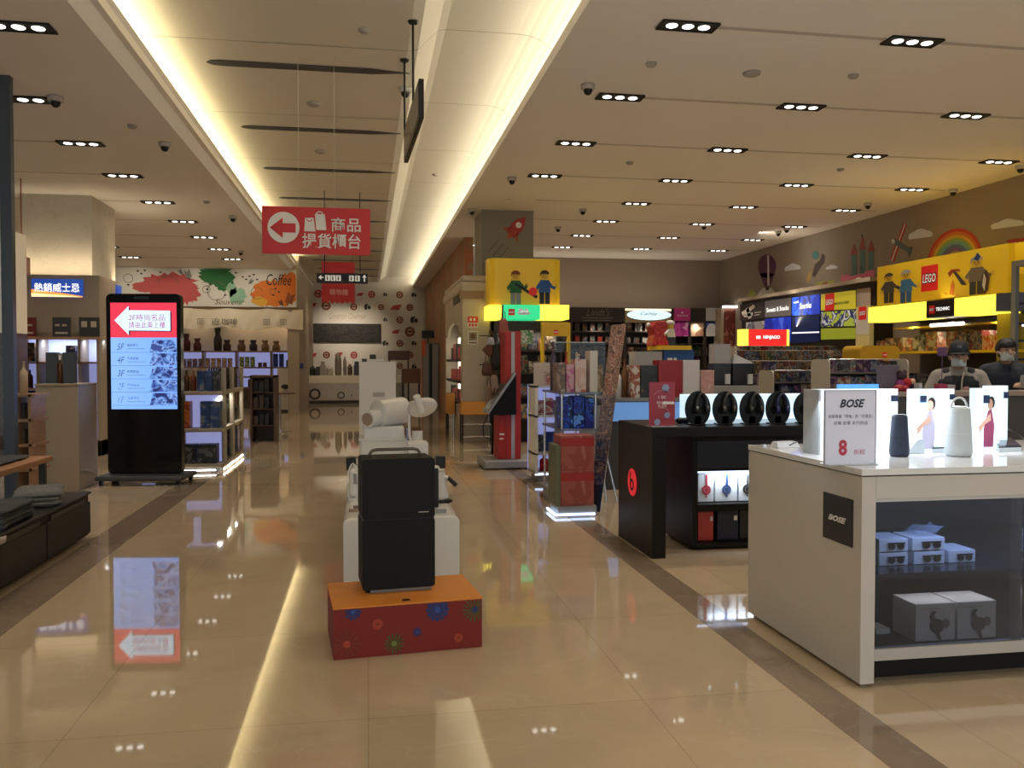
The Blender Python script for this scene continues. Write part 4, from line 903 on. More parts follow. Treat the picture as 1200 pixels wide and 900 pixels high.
# ------------------------------------------------------------------ red flowered box with the black case
def redbox():
    a, b = P(391, 774, Z=0), P(565, 758, Z=0); rz = math.atan2(b.y-a.y, b.x-a.x); W = (b-a).length
    zt = P(391, 713, Y=a.y).z
    t = thing('display_box', 'low red box with orange top and painted flowers carrying the black case', 'plinth', (a.x, a.y, 0), rz); M = world_m(t)
    yb = P(404, 690, Z=zt).y-a.y; D = .50
    mb = MB().box(0, W, 0, D, 0, zt-.008); mb.v = [M @ q for q in mb.v]
    mesh_obj('body', mb, mat('box_red', (.20,.010,.006), .55, var=.06, vscale=5), t, bevel=.002)
    mb = MB().box(-.002, W+.002, -.002, D+.002, zt-.008, zt); mb.v = [M @ q for q in mb.v]
    mesh_obj('top', mb, mat('box_orange_top', (.72,.25,.03), .5, var=.04), t)
    pl = Plane(M @ Vector((0,0,0)), M.to_3x3() @ Vector((1,0,0)), (0,0,1)); k = W/174
    def flower(px, py, r, n, m1, m2, th=.12):
        c = ((px-391)*k, (774-(px-391)*.092-py)*k*.98); ps = []
        cl = lambda p: (min(max(p[0], .003), W-.003), min(max(p[1], .003), zt-.012))
        for i in range(n):
            a_ = 2*PI*i/n; ps.append([cl(x) for x in rot([(r*k*.25,-r*k*th*.5),(r*k,-r*k*th),(r*k*1.05,0),(r*k,r*k*th),(r*k*.25,r*k*th*.5)], a_, *c)])
        shape(pl, ps, m1, t, .001, .0015, 'flower_petal'); shape(pl, [[cl(x) for x in disc(*c, r*k*.28, 14)]], m2, t, .003, .001, 'flower_centre')
    G = mat('flower_green', (.06,.10,.02), .6); B = mat('flower_blue', (.02,.03,.14), .6); B2 = mat('flower_blue_core', (.03,.08,.30), .6); O = mat('flower_orange', (.40,.05,.02), .6); DR = mat('flower_darkred', (.18,.03,.01), .6)
    flower(460, 754, 11, 14, G, mat('flower_lime', (.16,.2,.04), .6), .09); flower(511, 713, 13, 12, B, B2, .2); flower(487, 740, 5, 8, B, B2, .25)
    flower(441, 731, 6, 10, O, DR, .25); flower(536, 747, 5, 10, O, DR, .25); flower(406, 755, 15, 12, DR, O, .08); flower(556, 712, 14, 16, G, B, .07); flower(413, 717, 9, 10, B, B2, .2)
    mb = MB().box(W*.46, W*.51, .04, .055, zt, zt+.006); mb.v = [M @ q for q in mb.v]; mesh_obj('label_holder', mb, BLACK, t)
    # the black upright case
    c0, c1 = P(425, 697, Z=zt), P(510, 691, Z=zt); rc = math.atan2(c1.y-c0.y, c1.x-c0.x); w_ = (c1-c0).length
    cy0 = min(c0.y, c1.y)
    h = P(425, 539, Y=c0.y).z-zt
    s = thing('upright_case', 'black upright hard case with a top carry handle on the red box', 'case', (c0.x, c0.y, zt), rc); M = world_m(s)
    L = lambda mb: (setattr(mb, 'v', [M @ q for q in mb.v]), mb)[1]
    d = .26; rr = .016
    def rbox(x0, x1, z0, z1, y0, y1):
        pts = []
        for cx, cz, a0 in ((x1-rr, z0+rr, -PI/2), (x1-rr, z1-rr, 0), (x0+rr, z1-rr, PI/2), (x0+rr, z0+rr, PI)): pts += [(cx+rr*math.cos(a0+PI/2*i/5), cz+rr*math.sin(a0+PI/2*i/5)) for i in range(6)]
        return MB().slab(Plane((0, y0, 0), (1,0,0), (0,0,1)), pts, -(y1-y0), 0)
    K = mat('case_black', (.006,.006,.006), .6, spec=.25)
    zs = h*.55
    mesh_obj('lower_shell', L(rbox(0, w_, .02, zs-.002, .0, d)), K, s, bevel=.003)
    mesh_obj('upper_shell', L(rbox(0, w_, zs+.002, h, .0, d)), K, s, bevel=.003)
    mesh_obj('seam_band', L(MB().box(.003, w_-.003, .003, d-.003, zs-.004, zs+.004)), BLACK, s)
    mesh_obj('foot_rail', L(MB().box(.04, w_-.02, .0, .02, .004, .020)), mat('rail_grey', (.22,.22,.22), .3, .7), s)
    for x in (.03, w_-.03):
        for y in (.04, d-.04): mesh_obj('foot', L(MB().cyl((x,y,0),(x,y,.02),.014,10)), BLACK, s)
    pts = [(w_*.13,d*.4,h-.005),(w_*.13,d*.4,h+.02),(w_*.16,d*.4,h+.036),(w_*.22,d*.4,h+.042),(w_*.74,d*.4,h+.042),(w_*.80,d*.4,h+.036),(w_*.83,d*.4,h+.02),(w_*.83,d*.4,h-.005)]
    mesh_obj('handle', L(MB().tube(pts, .0085, 10)), mat('handle_bronze', (.12,.09,.07), .35, .5), s, smooth=True)
    ps = Plane(M @ Vector((0,0,0)), M.to_3x3() @ Vector((1,0,0)), (0,0,1))
    shape(ps, rect(w_*.77, h*.592, w_*.91, h*.599), mat('badge_grey', (.45,.42,.4), .4), s, .0, .002, 'badge')
redbox()

# ------------------------------------------------------------------ white rounded podium with appliances
def white_podium():
    Y0, Y1 = 5.72, 9.35
    x0, x1, z0, z1 = R(402, 606, 539, 690, Y0); zt = z1; r = .05
    t = thing('display_podium', 'long white rounded podium behind the black case, loaded with small appliances', 'podium', ((x0+x1)/2, (Y0+Y1)/2, 0))
    pts = [(x0,0),(x1,0)] + [(x1-r+r*math.cos(a), zt-r+r*math.sin(a)) for a in [PI/2*i/8 for i in range(9)]] + [(x0+r-r*math.sin(a), zt-r+r*math.cos(a)) for a in [PI/2*i/8 for i in range(9)]]
    mesh_obj('body', MB().slab(Plane((0,Y0,0),(1,0,0),(0,0,1)), pts, -(Y1-Y0), 0), WHITE, t, bevel=.012, smooth=False)
    zt += .001
    A = lambda px, py: P(px, py, Z=zt)
    # rice box / air fryer
    Y = 8.3; u0, u1, v0, v1 = R(422, 500, 478, 533, Y)
    b = thing('white_container', 'white lidded appliance box on the podium under the white roll', 'appliance', ((u0+u1)/2, Y, zt))
    zz = zt+(v1-zt)*.70
    mesh_obj('body', MB().box(u0, u1, Y, Y+.4, zt, zz), WHITE, b, bevel=.02); mesh_obj('lid', MB().box(u0+.03, u1-.03, Y+.02, Y+.38, zz, v1), WHITE, b, bevel=.02)
    mesh_obj('lid_rim', MB().box(u0-.015, u1-.01, Y-.012, Y+.41, zz-.012, zz+.008), WHITEM, b, bevel=.004); mesh_obj('front_panel', MB().box(u0+.02, u0+.25, Y-.006, Y, zt+.08, zz-.03), WHITEM, b, bevel=.002)
    mesh_obj('blue_label', MB().box(u1-.01, u1+.003, Y+.02, Y+.2, zt+.1, v1-.03), mat('label_blue', (.25,.3,.6), .5), b)
    # white roll lying on the box: two drums
    rb = thing('white_vacuum_head', 'white lying two-drum appliance on top of the white box', 'appliance', ((u0+u1)/2, Y+.1, v1)); rb.name = 'drum_appliance'; WM[rb.name] = Matrix.Translation(rb.location)
    c0 = P(437, 497, Y=Y+.05); c1 = P(455, 492, Y=Y+.25)
    mesh_obj('small_drum', MB().cyl((u0+.07, Y-.02, v1+.075), (u0+.24, Y+.22, v1+.085), .085, 24), WHITE, rb, smooth=False, bevel=.006)
    mesh_obj('small_drum_face', MB().cyl((u0+.066, Y-.026, v1+.075), (u0+.075, Y-.013, v1+.0755), .06, 24), mat('drum_tan', (.35,.26,.2), .5), rb)
    mesh_obj('large_drum', MB().cyl((u0+.17, Y+.1, v1+.12), (u0+.42, Y+.30, v1+.14), .135, 28), WHITE, rb, bevel=.008)
    mesh_obj('button', MB().ball((u0+.17, Y-.0, v1+.06), .013), BLACK, rb)
    # round mirror lamp on a swan neck
    Y = 8.0; c = P(493, 478, Y=Y); f = P(487, 530, Y=Y)
    m = thing('desk_lamp', 'white round-headed lamp with a swan neck and cup base on the podium', 'lamp', (f.x+.02, Y+.05, zt))
    cb = P(490, 520, Y=Y).x
    mesh_obj('base', MB().lathe([(.001,0),(.085,0),(.09,.02),(.072,.19),(.06,.2),(.001,.2)], (cb, Y+.1, zt)), WHITE, m, smooth=True)
    mesh_obj('lamp_shade', MB().lathe([(.001,-.02),(.12,-.02),(.14,-.005),(.135,.02),(.05,.035),(.001,.035)]), WHITE, m, smooth=True)
    sh = m.children[-1]; sh.rotation_euler = (math.radians(-38), math.radians(-14), 0); sh.matrix_parent_inverse = Matrix.Translation(-m.location)
    # rebuild its mesh around its own centre so that it can tilt
    for v in sh.data.vertices: v.co += m.location
    sh.matrix_parent_inverse = Matrix.Identity(4); sh.location = Vector((c.x+.02, Y, c.z))-m.location
    mesh_obj('neck', MB().tube([(cb-.04, Y+.1, zt+.19), (cb-.075, Y+.08, zt+.34), (c.x-.11, Y+.05, c.z-.02), (c.x-.09, Y+.03, c.z+.05), (c.x-.04, Y, c.z+.06)], .013, 10), WHITE, m, smooth=True)
    h0 = P(488, 464, Y=Y-.16); h1_ = P(494, 482, Y=Y-.10); mesh_obj('handle', MB().cyl((h0.x, Y-.16, h0.z), (h1_.x, Y-.08, h1_.z), .033, 18), WHITE, m, bevel=.004)
    mesh_obj('cup', MB().lathe([(.001,0),(.06,0),(.05,.16),(.052,.18),(.001,.18)], (cb+.0, Y+.12, zt+.2)), WHITE, m, smooth=True)
    # white block under it
    u0, u1, v0, v1 = R(478, 519, 502, 560, 7.5)
    single('white_box', 'small white box in front of the lamp base on the podium', 'box', MB().box(u0, u1, 7.5, 7.75, zt, v1), WHITEM, bevel=.01)
    # tray of white cloth-like trim and dark bits
    u0, u1, v0, v1 = R(413, 533, 515, 560, 7.0)
    tr = thing('appliance_tray', 'white tray with dark corner blocks behind the black case', 'tray', ((u0+u1)/2, 7, zt))
    zq = P(460, 546, Y=7.0).z
    mesh_obj('tray', MB().box(u0, u1, 6.95, 7.4, zt, zq), WHITE, tr, bevel=.02)
    for a_, b_ in ((u0-.05, u0+.03), (u1-.03, u1+.05)): mesh_obj('corner_block', MB().box(a_, b_, 7.0, 7.12, zq-.03, zq+.07), BLACK, tr, bevel=.01)
    pts = [Vector((P(x, 540, Y=7.05).x, 7.05+(y-540)*.012, zq+.007)) for x, y in ((416,541),(422,537),(430,539),(450,543),(466,540),(480,536),(500,540),(520,545))]
    single('power_cable', 'black cable draped over the white tray', 'cable', MB().tube(pts, .006, 6), BLACK, smooth=True)
    # kettle like stick blender at the right
    k = thing('handheld_appliance', 'white hand-held appliance with black angled handle right of the black case', 'appliance', (0, 0, 0))
    Y = 6.3; b0 = P(517, 590, Y=Y); t0 = P(513, 552, Y=Y)
    k.location = (b0.x, Y, zt); WM[k.name] = Matrix.Translation(k.location)
    zb_ = zt
    mesh_obj('body', MB().cone((b0.x+.01, Y, zb_+.02), (t0.x-.01, Y, t0.z), .05, .062, 24), WHITE, k, bevel=.006); mesh_obj('base_plate', MB().cyl((b0.x+.01, Y, zb_), (b0.x+.01, Y, zb_+.02), .075, 24), BLACK, k)
    mesh_obj('lid', MB().lathe([(.065,0),(.06,.012),(.001,.018)], (t0.x-.01, Y, t0.z)), mat('pale_grey', (.5,.49,.47), .3), k)
    h0, h1 = P(525, 560, Y=Y-.03), P(535, 569, Y=Y-.05)
    mesh_obj('handle', MB().tube([(h0.x, Y-.03, h0.z), (h1.x, Y-.05, h1.z)], .016, 10), BLACK, k)
    a0 = P(516, 558, Y=Y-.02); mesh_obj('spout', MB().tube([(a0.x, Y-.02, a0.z), (h0.x, Y-.03, h0.z)], .018, 10), WHITE, k)
    # dark panel behind the case and the kettle
    u0, u1, v0, v1 = R(505, 549, 514, 598, 6.05); single('leaning_board', 'thin black board leaning beside the black case', 'panel', MB().box(u0-.05, u1, 6.05, 6.08, zt, v1), BLACK, bevel=.005)
    # cord loop at the left
    pts = []
    for i in range(40):
        a_ = PI*.5+2*PI*i/26; r0 = 1-.1*(i > 26)
        p = P(414-7*math.cos(a_)*r0-(1 if i > 26 else 0), 568-24*math.sin(a_)*r0, Y=6.4); pts.append((p.x, 6.4+.002*i, max(p.z, zt+.008)))
    single('power_cable', 'coiled white cable hanging left of the black case', 'cable', MB().tube(pts, .0055, 6), WHITEM, smooth=True)
    u0, u1, v0, v1 = R(414, 549, 424, 596, 6.6); 
    wp = thing('white_appliance', 'white upright appliance seen left of the black case', 'appliance', ((u0+u1)/2, 6.6, zt)); mesh_obj('body', MB().box(u0-.03, u1+.05, 6.6, 6.85, zt, v1), WHITE, wp, bevel=.03); mesh_obj('control_panel', MB().box(u0, u1+.02, 6.594, 6.6, v1-.12, v1-.04), GREY, wp)
    for i, (px, c_) in enumerate(((414,(.3,.2,.15)),(419,(.15,.1,.1)))):
        p = P(px, 600-4*i, Z=zt); single('price_tag', 'small %s price tag on the podium edge' % ('brown' if i == 0 else 'dark'), 'price tag', MB().box(p.x-.03, p.x+.03, p.y, p.y+.02, zt, zt+.02), mat('tag_%d' % i, c_, .6))
    p = P(517, 601, Z=zt); single('price_tag', 'grey price tag on the podium right of the case', 'price tag', MB().box(p.x-.035, p.x+.035, p.y, p.y+.02, zt, zt+.025), GREY)
white_podium()
# ------------------------------------------------------------------ packaging prints
PK = [printed('print_%s' % nm, [tuple(v*.55 for v in c) for c in cols], sc*.6, rnd=True) for nm, cols, sc in [
    ('teal', [(.05,.12,.14),(.25,.35,.38),(.4,.1,.08),(.55,.5,.45)], 16), ('red', [(.22,.03,.03),(.08,.04,.04),(.4,.3,.25),(.1,.12,.2)], 16),
    ('navy', [(.02,.03,.10),(.06,.09,.22),(.3,.3,.4),(.12,.03,.04)], 18), ('violet', [(.09,.04,.14),(.03,.02,.05),(.3,.15,.3),(.35,.3,.25)], 16),
    ('green', [(.05,.14,.08),(.02,.04,.03),(.3,.3,.2),(.4,.1,.05)], 16), ('grey', [(.10,.10,.12),(.3,.3,.32),(.03,.03,.04),(.25,.08,.05)], 18),
    ('brown', [(.15,.07,.04),(.3,.2,.14),(.04,.03,.03),(.4,.25,.08)], 16)]]
PKB = [PK[2], PK[5], PK[0]]
PKW = [printed('print_white_%d' % i, [tuple(v*.75 for v in k_) for k_ in c], 9, rnd=True) for i, c in enumerate([[(.6,.58,.52),(.12,.12,.13),(.5,.35,.2)], [(.55,.5,.45),(.4,.15,.08),(.1,.1,.1)], [(.65,.63,.6),(.25,.25,.27),(.05,.05,.05)]])]
def items(nm, cat, lbl, grp, spots, mats, kind='box'): set_row(CACHE, nm, cat, lbl, grp, spots, mats, kind=kind)
def pxrow_x(xa, xb, Y, z, w_, d, h, gap=.01, jit=.1, fill=1.0): return row_x(P(xa,440,Y=Y).x, P(xb,440,Y=Y).x, Y+d/2, z, w_, d, h, gap, jit, fill)
DARKWOOD = mat('shop_brown_black', (.03,.022,.018), .5)

# ------------------------------------------------------------------ arched white portal, benches
def portal():
    X0 = 1.76; Y0, Y1 = 16.0, 19.6; x1 = 2.0
    xa = 2.24; zt = P(545, 330, Y=Y0).z
    t = thing('shop_portal', 'cream shop portal with an arched lit niche and two notices beside the rocket column', 'portal', (2.05, 17.5, 0))
    CR = mat('portal_cream', (.52,.46,.38), .6)
    # front face starts at px 541; body from there to px 575
    xr = P(575, 430, Y=Y0-.12).x
    mb = MB().box(X0+.02, xr, Y0, Y0+.35, 0, zt-.2)
    mb.box(X0+.30, X0+.34, Y0+.35, Y1, 0, zt-.2).box(X0+.02, X0+.3, Y1-.2, Y1, 0, zt-.2)
    # pier between with arch spandrel
    zc = P(531, 400, X=X0).z; pl = facing_left(Y1-.2, 0, X0+.02)
    W = Y1-.2-(Y0+.35); za = P(533, 393, X=X0).z; zp = min(P(533, 378, X=X0).z, zt-.5)
    arch = [(0,za),(W*.1,za)] + [(W*.5-W*.4*math.cos(PI*i/12), za+(zp-za)*math.sin(PI*i/12)) for i in range(13)] + [(W*.9,za),(W,za),(W,zt-.2),(0,zt-.2)]
    mb.slab(pl, arch, -.06, 0)
    mesh_obj('body', mb, CR, t)
    mesh_obj('cornice', MB().box(X0-.03, xr+.03, Y0-.04, Y1, zt-.2, zt).box(X0-.0, xr+.0, Y0-.02, Y1, zt, zt+.12), CR, t, bevel=.05)
    a0, a1, b0, b1 = R(538.5, 340, 567, 350, Y0-.03); mesh_obj('name_board', MB().box(a0, a1, Y0-.03, Y0, b0, b1), mat('board_tan', (.30,.20,.11), .5), t)
    mesh_obj('name_board', MB().box(X0-.0, X0+.02, Y0+.4, Y0+1.6, b0-.03, b1), DARKWOOD, t)
    mesh_obj('lit_panel', MB().box(X0+.28, X0+.30, Y0+.45, Y1-.3, .7, za), mat('niche_glow', (1,.93,.75), .5, emit=1.1, ecol=(1,.9,.68)), t)
    for z in (.72, 1.12, 1.55): mesh_obj('niche_shelf', MB().box(X0+.03, X0+.28, Y0+.36, Y1-.2, z-.05, z), DARKWOOD, t)
    mesh_obj('plinth', MB().box(X0+.02, X0+.3, Y0+.36, Y1-.2, 0, .66), CR, t)
    random.seed(31)
    items('niche_item', 'ornament', 'dark ornament in the lit arched portal niche', 'ornaments in the portal niche', row_y(Y0+.5, Y1-.4, X0+.15, .721, .1, .12, .2, .25, .3)+row_y(Y0+.5, Y1-.4, X0+.15, 1.121, .1, .12, .22, .3, .3)+row_y(Y0+.5, Y1-.4, X0+.15, 1.551, .12, .12, .25, .35, .3), [mat('gift_a'), mat('orn_red', (.3,.05,.04), .5)])
    for y0, y1, m_, nm in ((371,384,SIGNRED,'red'),(388,404,WHITEM,'white')):
        a0, a1, b0, b1 = R(548, y0, 560, y1, Y0)
        n_ = thing('notice', 'small %s notice on the cream portal' % ('red and white' if nm == 'red' else 'brown-pictured'), 'notice', ((a0+a1)/2, Y0, b0)); pn = front(a0, b0, Y0-.012); w_, h = a1-a0, b1-b0
        mesh_obj('sheet', MB().box(a0, a1, Y0-.012, Y0-.001, b0, b1), WHITEM, n_)
        if nm == 'red': shape(pn, rect(0,h*.45,w_,h), SIGNRED, n_); shape(pn, [rect(w_*(.1+.3*i),h*.12,w_*(.3+.3*i),h*.36) for i in range(3)], SIGNRED, n_, name='symbol'); shape(pn, [rect(w_*(.2+.35*i),h*.6,w_*(.4+.35*i),h*.85) for i in range(2)], SIGNWHITE, n_, .008, .001, 'symbol')
        else: shape(pn, rect(w_*.1,h*.3,w_*.9,h*.92), mat('notice_grey', (.3,.26,.22), .5), n_); shape(pn, disc(w_/2, h*.62, w_*.25), BROWN, n_, .008, .001); shape(pn, [rect(w_*.1,h*.1,w_*.9,h*.2)], BROWN, n_, name='caption')
    OT = mat('orange_table', (.62,.27,.04), .5)
    for x0, x1_, y, ya, yb, lb in ((541,562,15.5,471,486,'orange table with chrome rails in front of the cream portal'),(524,533,17.2,461,485,'orange table left of the lit portal niche')):
        a0, a1, b0, b1 = R(x0, ya, x1_, yb, y)
        o = thing('orange_table', lb, 'table', ((a0+a1)/2, y, 0))
        if y < 16: a1 += .25
        mesh_obj('top', MB().box(a0, a1, y, y+.4, b0, b1), OT, o, bevel=.01)
        for z in (.12, .35): mesh_obj('rail', MB().cyl((a0+.02, y+.03, z), (a1-.02, y+.03, z), .015, 8), CHROME, o)
        for x in (a0+.02, a1-.02):
            for yy in (y+.03, y+.37): mesh_obj('leg', MB().cyl((x, yy, 0), (x, yy, b0), .016, 8), CHROME if x > a0+.1 else BLACK, o)
portal()

# ------------------------------------------------------------------ yellow drum and toy shelf round the rocket column
def brick_logo(parent, pl, cx, cy_, s, glow=0, txt='LEGO'):
    shape(pl, rect(cx-s/2, cy_-s/2, cx+s/2, cy_+s/2), mat('logo_red', (.62,.02,.015), .4, emit=.25 if not glow else 0), parent, .004, .004, 'logo_square')
    letters(txt, pl, cx, cy_, s*.86, s*.36, mat('logo_black', (.01,.01,.01), .5), parent, .009, 'logo_letters', bold=.06, shear=.15)
    letters(txt, pl, cx, cy_, s*.80, s*.31, mat('logo_white', (.85,.85,.85), .5, emit=.15), parent, .011, 'logo_letters', bold=.02, shear=.15)
def toy_figure(parent, pl, cx, cy_, h, jacket, trousers, hair, pose=1, wide=1.0):
    """block-style toy person drawn on a panel: trapezoid body, round-edged head, hook hands"""
    FC = mat('figure_yellow', (.80,.50,.04), .5); w_ = h*.36*wide
    shape(pl, [rect(cx-w_*.42, cy_-h/2, cx-w_*.03, cy_-h*.17), rect(cx+w_*.03, cy_-h/2, cx+w_*.42, cy_-h*.17)], trousers, parent, .005, .003, 'figure_legs')
    shape(pl, [(cx-w_*.5,cy_-h*.17),(cx+w_*.5,cy_-h*.17),(cx+w_*.36,cy_+h*.19),(cx-w_*.36,cy_+h*.19)], jacket, parent, .006, .003, 'figure_jacket')
    shape(pl, [[(cx-w_*.36,cy_+h*.17),(cx-w_*.72,cy_-h*.02),(cx-w_*.6,cy_-h*.12),(cx-w_*.42,cy_-h*.02)], [(cx+w_*.36,cy_+h*.17),(cx+w_*.72,cy_+h*.02*pose),(cx+w_*.85,cy_+h*.10*pose),(cx+w_*.98,cy_+h*.02*pose),(cx+w_*.8,cy_-h*.09),(cx+w_*.42,cy_-h*.02)]], jacket, parent, .0065, .003, 'figure_arm')
    shape(pl, [disc(cx-w_*.68, cy_-h*.12, w_*.12, 10), disc(cx+w_*.95, cy_+h*.1*pose, w_*.12, 10)], FC, parent, .0075, .003, 'figure_hand')
    shape(pl, disc(cx, cy_+h*.31, w_*.32, 20, h*.115), FC, parent, .007, .003, 'figure_head')
    shape(pl, [disc(cx, cy_+h*.36, w_*.38, 20, h*.115, .05, PI-.05)+[(cx-w_*.4,cy_+h*.29),(cx-w_*.28,cy_+h*.36),(cx+w_*.28,cy_+h*.36)]], hair, parent, .0085, .003, 'figure_hair')
    shape(pl, [disc(cx-w_*.12, cy_+h*.31, w_*.035, 8), disc(cx+w_*.12, cy_+h*.31, w_*.035, 8), rect(cx-w_*.1, cy_+h*.255, cx+w_*.1, cy_+h*.263)], BLACK, parent, .0105, .002, 'figure_face')
def drum():
    Y = 15.4; x0, x1, z0, z1 = R(573, 303, 658, 356, Y)
    t = thing('shop_totem', 'yellow rounded drum with two toy figures above a glowing green and yellow band', 'display', ((x0+x1)/2, Y, 0))
    r = .16; pts = []
    for cx, cy_, a0 in ((x1-r, Y+.58-r, 0), (x0+r, Y+.58-r, PI/2), (x0+r, Y+r, PI), (x1-r, Y+r, 1.5*PI)): pts += [(cx+r*math.cos(a0+PI/2*i/8), cy_+r*math.sin(a0+PI/2*i/8)) for i in range(9)]
    mb = MB().slab(Plane((0,0,0),(1,0,0),(0,1,0)), pts, z0-.02, z1)
    mesh_obj('drum', mb, mat('drum_yellow', (.80,.50,.02), .35, emit=.10), t)
    pl = front(x0, z0, Y); k = (x1-x0)/85; q = lambda x, y: ((x-573)*k, (356-y)*k)
    toy_figure(t, pl, *q(604, 337), 40*k, mat('fig_green', (.02,.16,.05), .6), GREY, mat('fig_hair', (.25,.06,.02), .6), 1)
    toy_figure(t, pl, *q(638, 336), 40*k, mat('fig_blue', (.03,.12,.42), .6), NAVY, mat('fig_hair_dark', (.06,.03,.03), .6), .3)
    shape(pl, [q(602,334),q(628,350),q(630,347),q(604,332)], BLACK, t, .012, .003, 'guitar_neck'); shape(pl, [disc(*q(624,342), 5*k, 16)], mat('logo_red'), t, .013, .003, 'guitar_body')
    Yb = 15.3
    def band(a, b, m, nm='light_band'):
        u0, u1, v0, v1 = R(a, 356, b, 374, Yb); return mesh_obj(nm, MB().box(u0, u1, Yb, Yb+.65, v0, v1-.02), m, t)
    YG = mat('glow_yellow', (1,.85,.08), .4, emit=1.15, ecol=(1,.80,.07)); band(573,588,YG); band(588,590,BLACK); band(590,633,mat('glow_green', (.02,.6,.22), .4, emit=.75, ecol=(.03,.62,.25))); band(633,667,YG)
    u0, u1, v0, v1 = R(590, 356, 633, 374, Yb); pb = front(u0, v0, Yb); w_ = u1-u0; h = v1-v0
    brick_logo(t, pb, w_*.22, h*.45, h*.42); shape(pb, [disc(w_*.55, h*.4, w_*.18, 20, h*.14), disc(w_*.47, h*.55, w_*.07, 14), disc(w_*.62, h*.55, w_*.06, 14)], mat('logo_white'), t, .004, .003, 'word_shape')
    letters('Studio', pb, w_*.55, h*.42, w_*.28, h*.2, GREEN, t, .009)
    # shelf below
    a0, a1, b0, b1 = R(580, 378, 667, 470, Yb)
    s = thing('toy_shelf', 'dark toy shelf with a yellow arch panel under the glowing green band', 'shelf', ((a0+a1)/2, Yb+.5, 0)); zt = v0-.03
    mesh_obj('carcass', MB().box(a0, a1, Yb+.5, Yb+.66, 0, zt).box(a0, a0+.05, Yb+.1, Yb+.5, 0, zt).box(a1-.05, a1, Yb+.1, Yb+.5, 0, zt).box(a0, a1, Yb+.08, Yb+.5, zt-.2, zt), DARKWOOD, s)
    c0, c1, d0, d1 = R(634, 378, 668, 440, Yb)
    ym = MB(); pa = front(c0, d0, Yb+.06); cw = c1-c0; ch = min(d1, zt)-d0
    ym.slab(pa, rect(0, ch*.74, cw, ch), 0, .1).slab(pa, rect(0,0,cw*.1,ch*.74), 0, .1).slab(pa, rect(cw*.9,0,cw,ch*.74), 0, .1)
    mesh_obj('arch_panel', ym, YEL, s, bevel=.01); brick_logo(s, Plane(pa(0,0,.1), (1,0,0), (0,0,1)), cw*.5, ch*.82, ch*.08)
    for k2 in range(4):
        z = .45+.42*k2; mesh_obj('shelf', MB().box(a0+.05, a1-.05, Yb+.15, Yb+.5, z-.03, z), DARKWOOD, s)
        items('toy_box', 'box', 'toy box on the %s shelf under the glowing green band' % ['lowest','second','third','top'][k2], 'toy boxes under the green band, tier %d' % (k2+1), row_x(a0+.3, a1-.08, Yb+.3, z+.001, .16, .2, .27, .02, .2), PK+PKW)
    u0, u1, v0, v1 = R(611, 387, 625, 403, Yb+.05); single('white_poster', 'small white and green printed poster on the toy shelf', 'poster', MB().box(u0, u1, Yb+.05, Yb+.07, v0, v1), printed('poster_green', [(.65,.65,.6),(.1,.3,.12),(.6,.6,.55)], 11))
    area(((a0+a1)/2, Yb+.2, zt-.22), ((a0+a1)/2, Yb+.45, 1), 1.0, .08, 6, (1,.9,.75))
drum()

